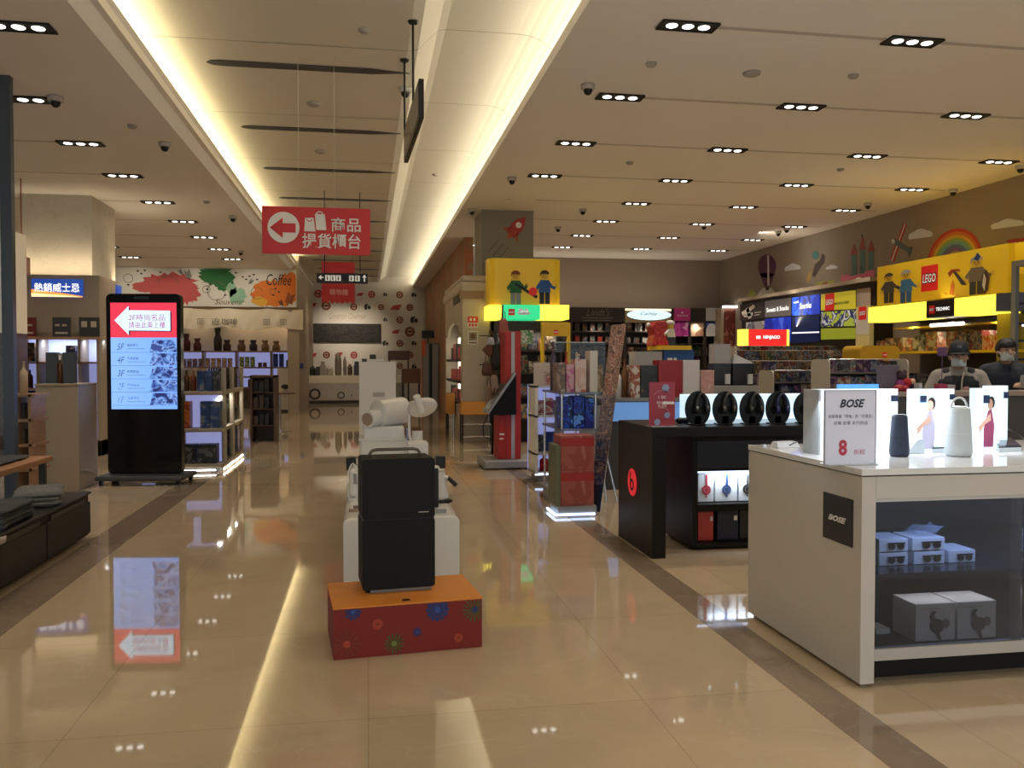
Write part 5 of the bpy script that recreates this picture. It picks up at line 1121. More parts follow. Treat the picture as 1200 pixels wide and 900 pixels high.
# ------------------------------------------------------------------ red self-service totem and bags rack
def totem():
    Y = 11.7
    a, b = P(565, 549, Z=0), P(627, 549, Z=0)
    t = thing('self_service_totem', 'red totem with slanted black touch screen on a grey base', 'kiosk', ((a.x+b.x)/2, Y, 0))
    mesh_obj('base', MB().box(a.x, b.x, Y-.05, Y+.75, .015, .13), mat('base_grey', (.30,.30,.31), .4, .3), t, bevel=.02)
    c0, c1, d0, d1 = R(593.5, 388, 612, 537, Y)
    mesh_obj('column', MB().box(c0, c1, Y+.1, Y+.55, .13, d1), mat('totem_red', (.42,.02,.012), .5), t, bevel=.006)
    e0, e1, _, _ = R(600.5, 388, 604.5, 537, Y); mesh_obj('light_stripe', MB().box(e0, e1, Y+.09, Y+.1, .14, d1-.01), mat('stripe_grey', (.45,.42,.48), .35), t)
    f0, f1, g0, g1 = R(585.5, 487, 593.5, 537, Y); mesh_obj('lower_panel', MB().box(f0, c0, Y+.1, Y+.55, .13, g1), mat('totem_red'), t, bevel=.006)
    shape(front(f0, .13, Y+.1), [rect((f1-f0)*.15, .34, (f1-f0)*.85, .365), rect((f1-f0)*.15, .28, (f1-f0)*.7, .30)], SIGNWHITE, t, name='printed_mark')
    q = lambda x, y: (lambda p: (p.x, p.z))(P(x, y, Y=Y))
    pts = [q(604.7,439), q(604.7,486), q(577,486), q(573,485)]
    pl = Plane((0, Y-.02, 0), (1,0,0), (0,0,1))
    mesh_obj('screen_housing', MB().slab(pl, pts, -.5, 0), mat('housing_black', (.006,.007,.007), .6, spec=.2), t)
    A, B = q(604.9,438), q(572.5,485.5); dx, dz = B[0]-A[0], B[1]-A[1]; L = math.hypot(dx, dz); nx, nz = dz/L*.03, -dx/L*.03
    mesh_obj('screen_bezel', MB().slab(pl, [A, B, (B[0]+nx,B[1]+nz), (A[0]+nx,A[1]+nz)], -.52, .01), mat('bezel_grey', (.33,.33,.33), .35, .5), t)
    g = .004; m1 = (A[0]+nx+dx*.1, A[1]+nz+dz*.1); m2 = (A[0]+nx+dx*.92, A[1]+nz+dz*.92); ux, uz = nx/.03*g, nz/.03*g
    mesh_obj('touch_screen', MB().slab(pl, [m1, m2, (m2[0]+ux,m2[1]+uz), (m1[0]+ux,m1[1]+uz)], -.47, -.04), mat('screen_dark_blue', (.03,.05,.08), .1), t)
    r = thing('bag_rack', 'black post rack with hooks left of the red totem', 'rack', (P(577,540,Y=12.6).x, 12.6, 0)); xr = P(577, 430, Y=12.6).x
    zt = P(577, 392, Y=12.6).z
    mesh_obj('post', MB().cyl((xr, 12.6, 0), (xr, 12.6, zt), .02, 10), BLACK, r); mesh_obj('foot', MB().box(xr-.2, xr+.2, 12.45, 12.75, 0, .03), BLACK, r)
    for z in (zt-.02, zt-.45): mesh_obj('hook_bar', MB().cyl((xr-.2, 12.6, z), (xr+.22, 12.6, z), .008, 6), BLACK, r)
    u0, u1, v0, v1 = R(587, 373, 597, 402, 12.4)
    for i, (px, py, w_, h, c, nm) in enumerate([(573,410,.13,.13,(.16,.05,.02),'brown diamond'),(571,432,.17,.22,(.10,.04,.02),'dark brown fringed'),(584,418,.22,.42,(.012,.012,.012),'tall black'),(579,450,.14,.28,(.38,.32,.24),'beige'),(573,468,.11,.42,(.30,.20,.13),'long tan'),(575,400,.12,.12,(.4,.4,.42),'pale grey small'),(590,385,.16,.3,(.28,.07,.05),'red-brown')]):
        p = P(px, py, Y=12.52-.02*i); 
        o = thing('hanging_bag', '%s bag hanging on the rack left of the red totem' % nm, 'bag', (p.x, p.y, p.z-h/2)); y = p.y
        mb = MB()
        if i == 0: mb.slab(Plane((p.x, y, p.z), (1,0,0), (0,0,1)), [(-w_*.8,0),(0,-h*.8),(w_*.8,0),(0,h*.8)], -.03, .03)
        else: mb.lathe([(.001,-h/2),(w_*.45,-h/2+.01),(w_*.5,-h*.2),(w_*.38,h*.35),(w_*.2,h/2),(.001,h/2)], (p.x, y, p.z), 14, 1, .35)
        mesh_obj('pouch', mb, mat('bag_%d' % i, c, .6, var=.3), o, smooth=(i > 0)); mesh_obj('strap', MB().tube([(p.x-.03, y, p.z+h*.4), (p.x-.02, y, p.z+h*.5+.1), (p.x+.02, y, p.z+h*.5+.1), (p.x+.03, y, p.z+h*.4)], .006, 6), mat('strap_brown', (.08,.03,.015), .6), o)
    pts = [P(x, y, Y=12.3) for x, y in ((583,470),(572,485),(566,500),(567,512),(574,514),(577,505),(574,480),(580,455))]
    single('power_cable', 'loose dark cable loop behind the red totem', 'cable', MB().tube(pts, .008, 6), BLACK, smooth=True)
totem()

# ------------------------------------------------------------------ perfume islands with lit bases
def perfume():
    # rear unit
    Y = 10.4
    a0, a1, b0, b1 = R(627, 452, 668, 553, Y)
    t = thing('perfume_shelf', 'white lit shelf unit right of the red totem', 'shelf', ((a0+a1)/2, Y, 0)); zt = b1
    mesh_obj('body', MB().box(a0, a0+.04, Y, Y+.5, .1, zt).box(a1-.04, a1, Y, Y+.5, .1, zt).box(a0, a1, Y, Y+.5, .08, .12), WHITEM, t); mesh_obj('back_panel', MB().box(a0, a1, Y+.46, Y+.5, .1, zt), BLUEGLOW, t)
    for py in (452, 487, 531): z = P(640, py, Y=Y).z; mesh_obj('shelf', MB().box(a0, a1, Y, Y+.46, z-.025, z), mat('shelf_grey_white', (.55,.55,.6), .3), t)
    mesh_obj('base', MB().box(a0+.05, a1-.05, Y+.05, Y+.5, 0, .08), GREY, t); mesh_obj('light_strip', MB().box(a0, a1, Y-.01, Y, .085, .105), LED, t)
    z = P(640,487,Y=Y).z+.001; random.seed(41)
    RP = [printed('pack_red', [(.35,.02,.03),(.5,.4,.38),(.15,.02,.04)], 10, rnd=True), printed('pack_pink', [(.5,.2,.22),(.6,.5,.48),(.3,.05,.08)], 10, rnd=True)]
    items('perfume_box', 'box', 'red and white perfume box on the middle tier right of the red totem', 'red perfume boxes', row_x(a0+.06, a1-.04, Y+.2, z, .09, .1, .18, .02, .15), RP)
    z = P(640,531,Y=Y).z+.001
    items('perfume_box', 'box', 'blue or violet box on the lower tier right of the red totem', 'blue perfume boxes', row_x(a0+.06, a1-.04, Y+.3, z, .1, .1, .24, .02, .15), [PK[2], mat('pack_blue')])
    mb = bottle_mb(.21, .06); x = P(640, 520, Y=Y-.0).x; mb.v = [q+Vector((x, Y+.12, .123)) for q in mb.v]; single('red_bottle', 'large glossy red bottle at the foot of the white lit shelf unit', 'bottle', mb, mat('bottle_red_gloss', (.45,.01,.02), .15), smooth=True)
    u0, u1, v0, v1 = R(626, 425, 651, 452, Y); s = thing('sign_card', 'pale card sign with a small red picture on top of the white lit shelf unit', 'sign', ((u0+u1)/2, Y, zt))
    mesh_obj('card', MB().box(u0, u1, Y+.02, Y+.04, zt, v1), mat('card_pale', (.55,.45,.40), .5), s); ps = front(u0, zt, Y+.02); shape(ps, rect((u1-u0)*.5,.02,(u1-u0)*.97,(v1-zt)*.6), printed('card_print', [(.45,.12,.12),(.5,.42,.38),(.2,.08,.08)], 20), s)
    # front unit
    Y = 8.45; a0, a1, b0, b1 = R(651, 458, 706, 585, Y)
    t = thing('perfume_counter', 'low island counter with glass shelves and glowing base carrying pink gift boxes', 'counter', ((a0+a1)/2, Y, 0)); zt = P(675, 460, Y=Y).z; 
    a0 = P(652, 500, Y=Y).x; a1 = P(704, 500, Y=Y).x; Y1 = Y+.95
    mesh_obj('base', MB().box(a0+.06, a1, Y+.02, Y1, 0, .12), mat('base_grey'), t); mesh_obj('light_strip', MB().box(a0+.3, a1, Y-.015, Y+.0, .015, .035), LED, t)
    for py in (460, 503): z = P(675, py, Y=Y).z; mesh_obj('glass_shelf', MB().box(a0+.05, a1, Y+.02, Y1, z-.02, z), mat('shelf_glass', (.20,.24,.30), .08, alpha=.75), t)
    for x in (a0+.07, a1-.04):
        for y in (Y+.05, Y1-.05): mesh_obj('post', MB().cyl((x, y, .1), (x, y, zt), .012, 8), CHROME, t)
    mesh_obj('lit_panel', MB().box(a0+.3, a1, Y1-.04, Y1-.01, .14, zt-.03), BLUEGLOW, t)
    BB = printed('case_blue', [(.01,.02,.25),(.02,.08,.6),(.0,.01,.08),(.1,.3,.9)], 9, rnd=True)
    z = P(675,503,Y=Y).z+.001
    for px0, px1, h, c in ((660,674,.32,0),(675,688,.33,0),(689,699,.31,0)):
        u0, u1 = P(px0,480,Y=Y).x, P(px1,480,Y=Y).x; single('perfume_box', 'glossy blue box on the glass shelf under the perfume pictures, %s' % {660:'nearest the totem',675:'the middle one',689:'nearest the collage board'}[px0], 'box', MB().box(u0, u1, Y+.1, Y+.35, z, z+h), BB, 'glossy blue boxes', .004)
    # top displays
    for i, (x0, x1, y0, m_, nm) in enumerate([(652,663,425,printed('photo_brown', [(.30,.20,.15),(.15,.1,.08),(.4,.3,.25)], 7),'brown and grey picture box'),(663,673,427,printed('photo_pink', [(.45,.12,.25),(.55,.3,.35),(.3,.06,.15)], 7),'pink picture box'),(673,687,421,printed('photo_peach', [(.55,.35,.28),(.6,.45,.4),(.45,.12,.08)], 6),'peach picture box with a red mark'),(690,700,411,mat('box_pale_top', (.6,.56,.5), .5),'tall pale box'),(699,706,428,printed('photo_gold', [(.4,.32,.2),(.2,.14,.08),(.5,.4,.3)], 7),'gold patterned box')]):
        u0, u1, v0, v1 = R(x0, y0, x1, 458, Y+.15+.01*i); single('perfume_display', '%s on top of the perfume island' % nm, 'display box', MB().box(u0+.004, u1-.004, Y+.15, Y+.35, zt, v1), m_, bevel=.003)
    for px, y0, nm, c in ((645,400,'dark violet',(.08,.05,.1)),(678,413,'cream',(.6,.55,.48)),(666,412,'red-capped',(.4,.04,.05)),(660,414,'dark',(.05,.03,.03)),(705,415,'white lidded',(.6,.58,.55))):
        u = P(px, 430, Y=Y+.6).x; zz = P(px, y0, Y=Y+.6).z; single('perfume_bottle', '%s perfume bottle at the back of the perfume island' % nm, 'bottle', (lambda m: (setattr(m, 'v', [q+Vector((min(max(u, a0+.12), a1-.06), Y+.7, zt)) for q in m.v]), m)[1])(bottle_mb(max(zz-zt, .15), .035)), mat('pf_'+nm.replace(' ','_'), c, .3), smooth=True)
    gl = thing('glass_cover', 'clear glass case behind the perfume displays', 'glass case', ((a0+a1)/2, Y+.9, 1)); u0, u1, v0, v1 = R(648, 402, 706, 440, Y+1.1)
    mesh_obj('glass_pane', MB().box(u0, u1, Y+1.0, Y+1.01, 1.0, v1), GLASS, gl); mesh_obj('glass_edge', MB().box(u0, u1, Y+.995, Y+1.015, v1, v1+.012), mat('glass_edge', (.35,.42,.42), .2), gl)
    mesh_obj('stand', MB().box(u0, u1, Y+.99, Y+1.02, 0, 1.0), GREY, gl)
    # gift boxes in front: one tall red stack, one green
    Yg = 8.0; u0, u1, v0, v1 = R(658, 511, 697, 577, Yg)
    PKR = printed('gift_pink_red', [(.36,.10,.08),(.30,.07,.055),(.40,.15,.12)], 3); zz = .13
    p = thing('gift_plinth', 'dark low plinth with glowing blue edge under the pink gift boxes', 'plinth', ((u0+u1)/2, Yg, 0)); mesh_obj('block', MB().box(u0-.03, u1+.02, Yg, Yg+.38, 0, .10), mat('base_grey'), p); mesh_obj('light_strip', MB().box(u0-.05, u1+.0, Yg-.02, Yg, .015, .035).box(u0-.07, u0-.05, Yg-.02, Yg+.38, .015, .035), LED, p)
    mid = (.1+v1)/2
    for a_, b_, lb in ((.101, mid, 'lower'), (mid+.001, v1, 'upper')):
        o = thing('gift_box', 'red and pink gift box, %s of the stack on the glowing plinth' % lb, 'box', ((u0+u1)/2, Yg+.05, a_), 0, 'red gift boxes'); mesh_obj('carton', MB().box(u0, u1, Yg+.03, Yg+.33, a_, b_), PKR, o, bevel=.004)
        mesh_obj('band', MB().box(u0-.001, u1+.001, Yg+.028, Yg+.332, b_-.10, b_-.02), mat('band_red', (.38,.03,.03), .4), o)
    e0, e1, f0, f1 = R(649, 521, 658, 565, Yg+.1); single('gift_box', 'olive green gift box beside the red gift boxes', 'box', MB().box(e0, u0-.004, Yg+.02, Yg+.36, .1, f1), mat('gift_olive', (.14,.15,.09), .5), 'green gift boxes', .004)
    # leaning collage board
    pts = [P(717,380,Y=8.1), P(734,380,Y=8.1), P(703,600,Y=7.75), P(690,598,Y=7.75)]
    b0, b1 = P(690,598,Z=0), P(703,600,Z=0)
    tl, tr = P(717,381,Y=b0.y+.1), P(734,379,Y=b1.y+.1)
    cb = thing('banner_stand', 'tall narrow leaning board covered with small photos, dark blue foot', 'banner', (b0.x, b0.y, 0)); th = Vector((0,.03,0))
    def seg(f0_, f1_, nm, m_):
        A, B = b0.lerp(tl, f0_), b1.lerp(tr, f0_); C_, D = b1.lerp(tr, f1_), b0.lerp(tl, f1_)
        mesh_obj(nm, MB().add([A,B,C_,D,A+th,B+th,C_+th,D+th], [(0,1,2,3),(7,6,5,4),(1,0,4,5),(2,1,5,6),(3,2,6,7),(0,3,7,4)]), m_, cb)
    seg(0, .14, 'foot_panel', NAVY); seg(.14, .38, 'lower_panel', printed('collage_dark', [(.03,.05,.12),(.15,.15,.2),(.05,.03,.05),(.3,.25,.2)], 14)); seg(.38, .62, 'photo_panel', printed('collage_blue', [(.12,.10,.12),(.3,.22,.2),(.06,.07,.14),(.4,.3,.25)], 20)); seg(.62, 1, 'photo_panel', printed('collage', [(.40,.24,.19),(.28,.10,.08),(.46,.32,.26),(.12,.07,.06),(.35,.2,.15)], 16, stretch=(1,1,.6)))
    mesh_obj('strut', MB().cyl((b1.x+.03, b1.y+.10, 0), b1.lerp(tr, .5)+th, .010, 6), CHROME, cb)
    w = P(716, 590, Z=0); single('metal_leg', 'thin steel A-frame stand between the collage board and black counter', 'stand', MB().cyl((w.x-.02, w.y+.1, 0), (w.x-.06, w.y+.25, .75), .01, 6).cyl((w.x+.1, w.y+.1, 0), (w.x-.04, w.y+.25, .75), .01, 6).box(w.x-.1, w.x+.0, w.y+.22, w.y+.28, .74, .78), CHROME)
perfume()

# ------------------------------------------------------------------ middle lit counter and what stands on it
def mid_counter():
    Y = 9.6; x0 = P(706, 480, Y=Y).x+.0; x1 = P(955, 480, Y=Y).x; zt = P(800, 466, Y=Y).z
    t = thing('glass_counter', 'long counter with glowing blue front behind the black headphone counter', 'counter', ((x0+x1)/2, Y, 0))
    mesh_obj('body', MB().box(x0, x1, Y+.03, Y+.8, 0, zt-.04), DGREY, t); mesh_obj('top', MB().box(x0-.02, x1+.02, Y-.01, Y+.82, zt-.04, zt), mat('counter_top_grey', (.22,.22,.23), .2), t, bevel=.004)
    mesh_obj('glow_front', MB().box(x0, x1, Y, Y+.03, zt-.27, zt-.05), mat('front_blue_glow', (.15,.35,.8), .4, emit=.30, ecol=(.16,.36,.80)), t)
    z = zt+.001
    def bx(nm, lb, cat, xa, ya, xb, m_, Yq=None, bottom=None, d=.22):
        Yq = Yq or Y+.1; u0, u1, v0, v1 = R(xa, ya, xb, 460, Yq)
        return thing_box(nm, lb, cat, u0, u1, bottom or z, v1, Yq, d, m_)
    def thing_box(nm, lb, cat, u0, u1, v0, v1, Yq, d, m_): return single(nm, lb, cat, MB().box(u0, u1, Yq, Yq+d, v0, v1), m_, bevel=.004)
    bx('product_box', 'white box with rose-gold print between pictures left of the black box', 'box', 740, 428, 750, printed('rose_white', [(.6,.56,.5),(.35,.1,.06),(.62,.6,.56)], 8))
    o = bx('product_box', 'dark product box with pale lettering and copper picture', 'box', 751, 428, 771, printed('dark_copper', [(.02,.025,.03),(.03,.04,.045),(.25,.12,.05)], 5), Y+.12)
    bx('product_box', 'deep red tall product box beside the white one', 'box', 772, 422, 800, mat('box_deep_red', (.30,.012,.015), .35), Y+.08, d=.03+.2)
    w_ = bx('product_box', 'tall white product box right of the deep red one', 'box', 800.5, 422, 820, mat('box_white_soft', (.58,.56,.55), .4), Y+.08)
    bx('pink_card', 'pink card box with a black figure right of the white box', 'box', 821, 434, 837, printed('pink_card', [(.55,.30,.28),(.5,.27,.25),(.6,.42,.4)], 7), Y+.1)
    for (xa, xb, ya, yb, m_, nm, lb) in ((839,859,426,452,mat('case_dark_gloss', (.015,.015,.018), .2),'display_case','black display case holding a white can'),(861,886,426,452,mat('case_dark_gloss'),'display_case','black display case with silver side post')):
        u0, u1, v0, v1 = R(xa, ya, xb, yb, Y+.1); s = thing(nm, lb+' on the grey riser', 'display case', ((u0+u1)/2, Y, v0)); mesh_obj('shell', MB().box(u0, u1, Y+.15, Y+.35, v0, v1), m_, s, bevel=.004)
        cc = P((xa+xb)/2+(5 if xa == 839 else 7), 445, Y=Y+.1).x; mesh_obj('can', MB().box(cc-.03, cc+.03, Y+.12, Y+.15, v0+.02, v0+.14), mat('can_silver', (.5,.5,.5), .3), s)
        if xa == 839: v2 = P(849, 403, Y=Y+.1).z; mesh_obj('top_box', MB().box(u0+.01, u1-.01, Y+.16, Y+.34, v1, v2), mat('top_box_grey', (.36,.35,.36), .5), s)
        else: mesh_obj('top_cloth', MB().add([(u0,Y+.15,v1),(u1,Y+.15,v1),(u1,Y+.35,v1),(u0,Y+.35,v1),(u0+.06,Y+.25,v1+.12)], [(0,1,4),(1,2,4),(2,3,4),(3,0,4),(3,2,1,0)]), GREY, s)
    u0, u1, v0, v1 = R(836, 452, 890, 466, Y+.1); single('grey_riser', 'grey riser block under the black display cases', 'plinth', MB().box(u0, u1, Y+.1, Y+.45, zt, v1), mat('riser_grey', (.30,.28,.26), .4), bevel=.004)
    pt = front(P(751,460,Y=Y+.12).x, P(760,460,Y=Y).z, Y+.12)

    # white pair and blue/yellow plinth behind with a red brick dress figure
    Y2 = 11.2
    u0, u1, v0, v1 = R(745, 412, 776, 430, Y2); single('white_carton', 'wide pale grey double carton behind the dark product box', 'box', MB().box(u0, (u0+u1)/2-.004, Y2, Y2+.3, 1.0, v1).box((u0+u1)/2-.004, u1, Y2, Y2+.3, 1.0, v1), mat('carton_pale', (.45,.43,.42), .5))
    b = thing('display_stand', 'blue display stand with bright yellow top plate', 'display stand', (0,Y2,0)); u0, u1, v0, v1 = R(778, 410, 813, 440, Y2); b.location = ((u0+u1)/2, Y2, 0); WM[b.name] = Matrix.Translation(b.location)
    mesh_obj('body', MB().box(u0, u1, Y2+.0, Y2+.5, 0, v1), mat('stand_blue', (.02,.10,.32), .4), b); u2, u3, v2, v3 = R(773, 405, 809, 410.5, Y2); mesh_obj('top_plate', MB().box(u2, u3, Y2-.05, Y2+.52, v1, v3), YEL, b)
    shape(front(u0, v1-.25, Y2), [rect(.05,.1,.12,.14), rect(.14,.1,.18,.14)], SIGNWHITE, b)
    single('carton_stand', 'dark low stand under the pale grey cartons', 'stand', MB().box(R(745,412,779,430,Y2)[0], u0-.06, Y2, Y2+.5, 0, .995), DGREY)
    rd = thing('brick_statue', 'statue of red toy bricks with a toy worker in white cap beside it', 'statue', ((u0+u1)/2-.05, Y2+.2, v3)); Yq = Y2+.1
    a0, a1, c0, c1 = R(764, 376, 783, 406, Yq); zb = v3
    pl = Plane((0, Yq+.3, 0), (1,0,0), (0,0,1)); q = lambda x, y: (lambda p: (p.x, max(p.z, zb)))(P(x, y, Y=Yq))
    mesh_obj('red_body', MB().slab(pl, [q(771,376),q(781,376),q(784,381),q(781,392),q(785,406),q(765,406),q(768,392),q(765,383)], 0, .28), printed('brick_red', [(.50,.02,.015),(.38,.01,.01),(.58,.04,.03)], 25), rd, bevel=.015)
    mesh_obj('white_hand', MB().ball((q(764,380)[0], Yq+.15, q(764,380)[1]), .03), SIGNWHITE, rd, smooth=True)
    hx, hz = q(788, 381); mesh_obj('worker_head', MB().cyl((hx, Yq+.1, q(788,385)[1]), (hx, Yq+.1, q(788,379)[1]), .055, 16), mat('figure_yellow'), rd, bevel=.01)
    mesh_obj('worker_cap', MB().lathe([(.001,.0),(.075,0),(.06,.045),(.03,.06),(.001,.06)], (hx, Yq+.1, q(788,380)[1])), mat('cap_white', (.7,.66,.6), .5), rd, smooth=True)
    mesh_obj('worker_shirt', MB().slab(Plane((0, Yq+.16, 0), (1,0,0), (0,0,1)), [q(783,395),q(793,395),q(791.5,385),q(784.5,385)], 0, .12).tube([(q(784.5,387)[0], Yq+.05, q(784.5,387)[1]), (q(779,392)[0], Yq-.02, q(779,392)[1])], .022, 8), mat('shirt_white', (.68,.66,.6), .5), rd)
    mesh_obj('worker_trousers', MB().slab(Plane((0, Yq+.16, 0), (1,0,0), (0,0,1)), [q(783,406),q(793,406),q(793,395),q(783,395)], 0, .12), NAVY, rd)
    # card sign standing at the front of the black counter is in the headphone section
    for i, (px, y0, m_, lb) in enumerate([(733,421,'brown','dark brown bottle shape left of the dark product box'),(726,430,'white','white tester bottle left of the dark product box')]):
        u = P(px, 440, Y=Y+.2).x; v = P(px, y0, Y=Y+.2).z; mb = bottle_mb(v-zt, .04); mb.v = [k+Vector((u, Y+.25, zt)) for k in mb.v]; single('tester_bottle', lb, 'bottle', mb, BROWN if m_ == 'brown' else WHITEM, smooth=True)
mid_counter()

# ------------------------------------------------------------------ back wall shops
def backshops():
    Y = 23.0; x0, x1, _, zt = R(669, 361, 846, 470, Y)
    t = thing('wall_display', 'long dark shop wall with backlit name panels under the far pale bulkhead', 'shop display', ((x0+x1)/2, Y, 0))
    mesh_obj('carcass', MB().box(x0, x1, Y+.5, Y+.68, 0, zt), DARKWOOD, t)
    zh = P(760, 378, Y=Y).z; mesh_obj('header', MB().box(x0, x1, Y, Y+.5, zh, zt), DARKWOOD, t)
    for px in (669, 733, 786, 808, 826, 846): x = P(px, 400, Y=Y).x; mesh_obj('upright', MB().box(x-.04, x+.04, Y, Y+.5, 0, zh), DARKWOOD, t)
    pl = front(x0, P(0,470,Y=Y).z*0, Y)
    k = (x1-x0)/177; q = lambda x, y: ((x-669)*k, P(x, y, Y=Y).z)
    letters("Lindt's", pl, *q(700, 366), 27*k, 8*k, mat('script_dim', (.16,.15,.13), .5), t, shear=.3)
    shape(pl, [rect(*q(681,373), *q(717,372)), rect(*q(683,376), *q(715,375))], mat('script_dim'), t, name='small_writing')
    # oval sign
    shape(pl, rect(*q(731,378), *q(785,362)), mat('olive_brown', (.12,.08,.03), .5, emit=.15, ecol=(.3,.2,.08)), t, .002, .003, 'sign_field'); shape(pl, rect(*q(731,364), *q(785,362)), mat('warm_glow', (1,.85,.6), .5, emit=.8, ecol=(1,.85,.6)), t, .006, .002, 'sign_field')
    shape(pl, disc(*q(759, 369), 26*k, 30, 6*k), mat('oval_glow', (.6,.8,.85), .5, emit=.85, ecol=(.62,.84,.9)), t, .009, .003, 'oval'); letters('Cathay', pl, *q(759, 368), 20*k, 5*k, mat('oval_ink', (.15,.25,.3), .5), t, .013, shear=.3)
    for a_, b_, y0, y1, m_ in ((788,808,361,376,mat('magenta_panel', (.38,.03,.14), .5, emit=.12)),(808,826,361,375,DARKWOOD),(826,843,361,376,mat('stone_panel', (.35,.31,.27), .5, emit=.1))):
        shape(pl, rect(*q(a_+.3, y1), *q(b_-.3, y0)), m_, t, .006, .003, 'name_panel')
    letters('Anthon Berg', pl, *q(798, 370), 13*k, 2.4*k, SIGNWHITE, t, .010); shape(pl, disc(*q(798,366.5), 1.2*k, 8), SIGNWHITE, t, .01, .001, 'crown_mark')
    for a_, b_, m_ in ((788,808,printed('pink_choc', [(.45,.05,.22),(.3,.02,.15),(.5,.25,.35)], 2.5, emit=.15)),(808,826,printed('choc', [(.35,.22,.16),(.45,.3,.22),(.2,.1,.06)], 2.5, emit=.1)),(826,843,printed('person_blue', [(.5,.45,.42),(.06,.08,.25),(.4,.25,.2)], 2, emit=.12))):
        u0, v0 = q(a_+.5, 394); u1, v1 = q(b_-.5, 377); mesh_obj('picture_panel', MB().slab(pl, rect(u0, v0, u1, v1), -.02, .0), m_, t)
    area((6, Y-.1, P(0,362,Y=Y).z+.25), (6, Y+.6, 4.4), 6, .06, 12, (1,.88,.7))
    # shelves and goods
    random.seed(51)
    for j, py in enumerate((388, 402, 416, 430, 446)):
        z = P(760, py, Y=Y).z; mesh_obj('shelf', MB().box(x0, x1, Y+.1, Y+.5, z-.03, z), mat('shelf_dark', (.05,.04,.035), .4), t)
        nm = ['top','second','third','fourth','lowest'][j]
        if j < 2:
            items('chocolate_box', 'box', 'small box on the %s shelf under the dim script name' % nm, 'small boxes on the %s shelf below the script name' % nm, row_x(P(676,400,Y=Y).x, P(728,400,Y=Y).x, Y+.3, z+.001, .13, .15, .2, .09, .1), [PKW[0], PK[0], PK[6]] if j == 0 else [mat('choc_red', (.30,.03,.02), .5), PK[1]])
            items('cream_carton', 'box', 'cream carton on the %s shelf under the glowing oval' % nm, 'cream cartons on the %s shelf below the oval' % nm, row_x(P(735,400,Y=Y).x, P(784,400,Y=Y).x, Y+.3, z+.001, .2 if j == 0 else .16, .15, .25 if j == 0 else .16, .10, .05), PKW if j == 0 else [PK[5], PKW[2]])
        if j >= 2: items('sweets_box', 'box', 'colourful sweets box on the %s shelf of the far dark wall' % nm, 'sweets on the %s shelf of the far dark wall' % nm, row_x(x0+.1, x1-.1, Y+.3, z+.001, .17, .15, .22, .03, .2), PK+[PKW[1]])
    for px in (700, 758, 815): x = P(px, 380, Y=Y).x; spot((x, Y-.1, zh-.02), 14, 120, (1,.88,.7), aim=(x, Y+.4, 1.2))
    u0, u1, v0, v1 = R(848, 361, 865, 450, 22.6)
    p = thing('picture_pillar', 'brown-red picture pillar under a white light strip in the far corner', 'display', ((u0+u1)/2, 22.7, 0)); mesh_obj('body', MB().box(u0, u1, 22.6, 23.1, 0, v1), printed('red_photo', [(.25,.06,.04),(.15,.03,.02),(.35,.15,.1)], 2), p)
    mesh_obj('side_panel', MB().box(u0-.08, u0, 22.6, 23.1, 0, v1), BEIGE, p); mesh_obj('light_strip', MB().box(u0-.05, u1, 22.45, 22.6, v1, v1+.06), mat('tube_glow', (1,.97,.93), emit=1.6), p)
backshops()

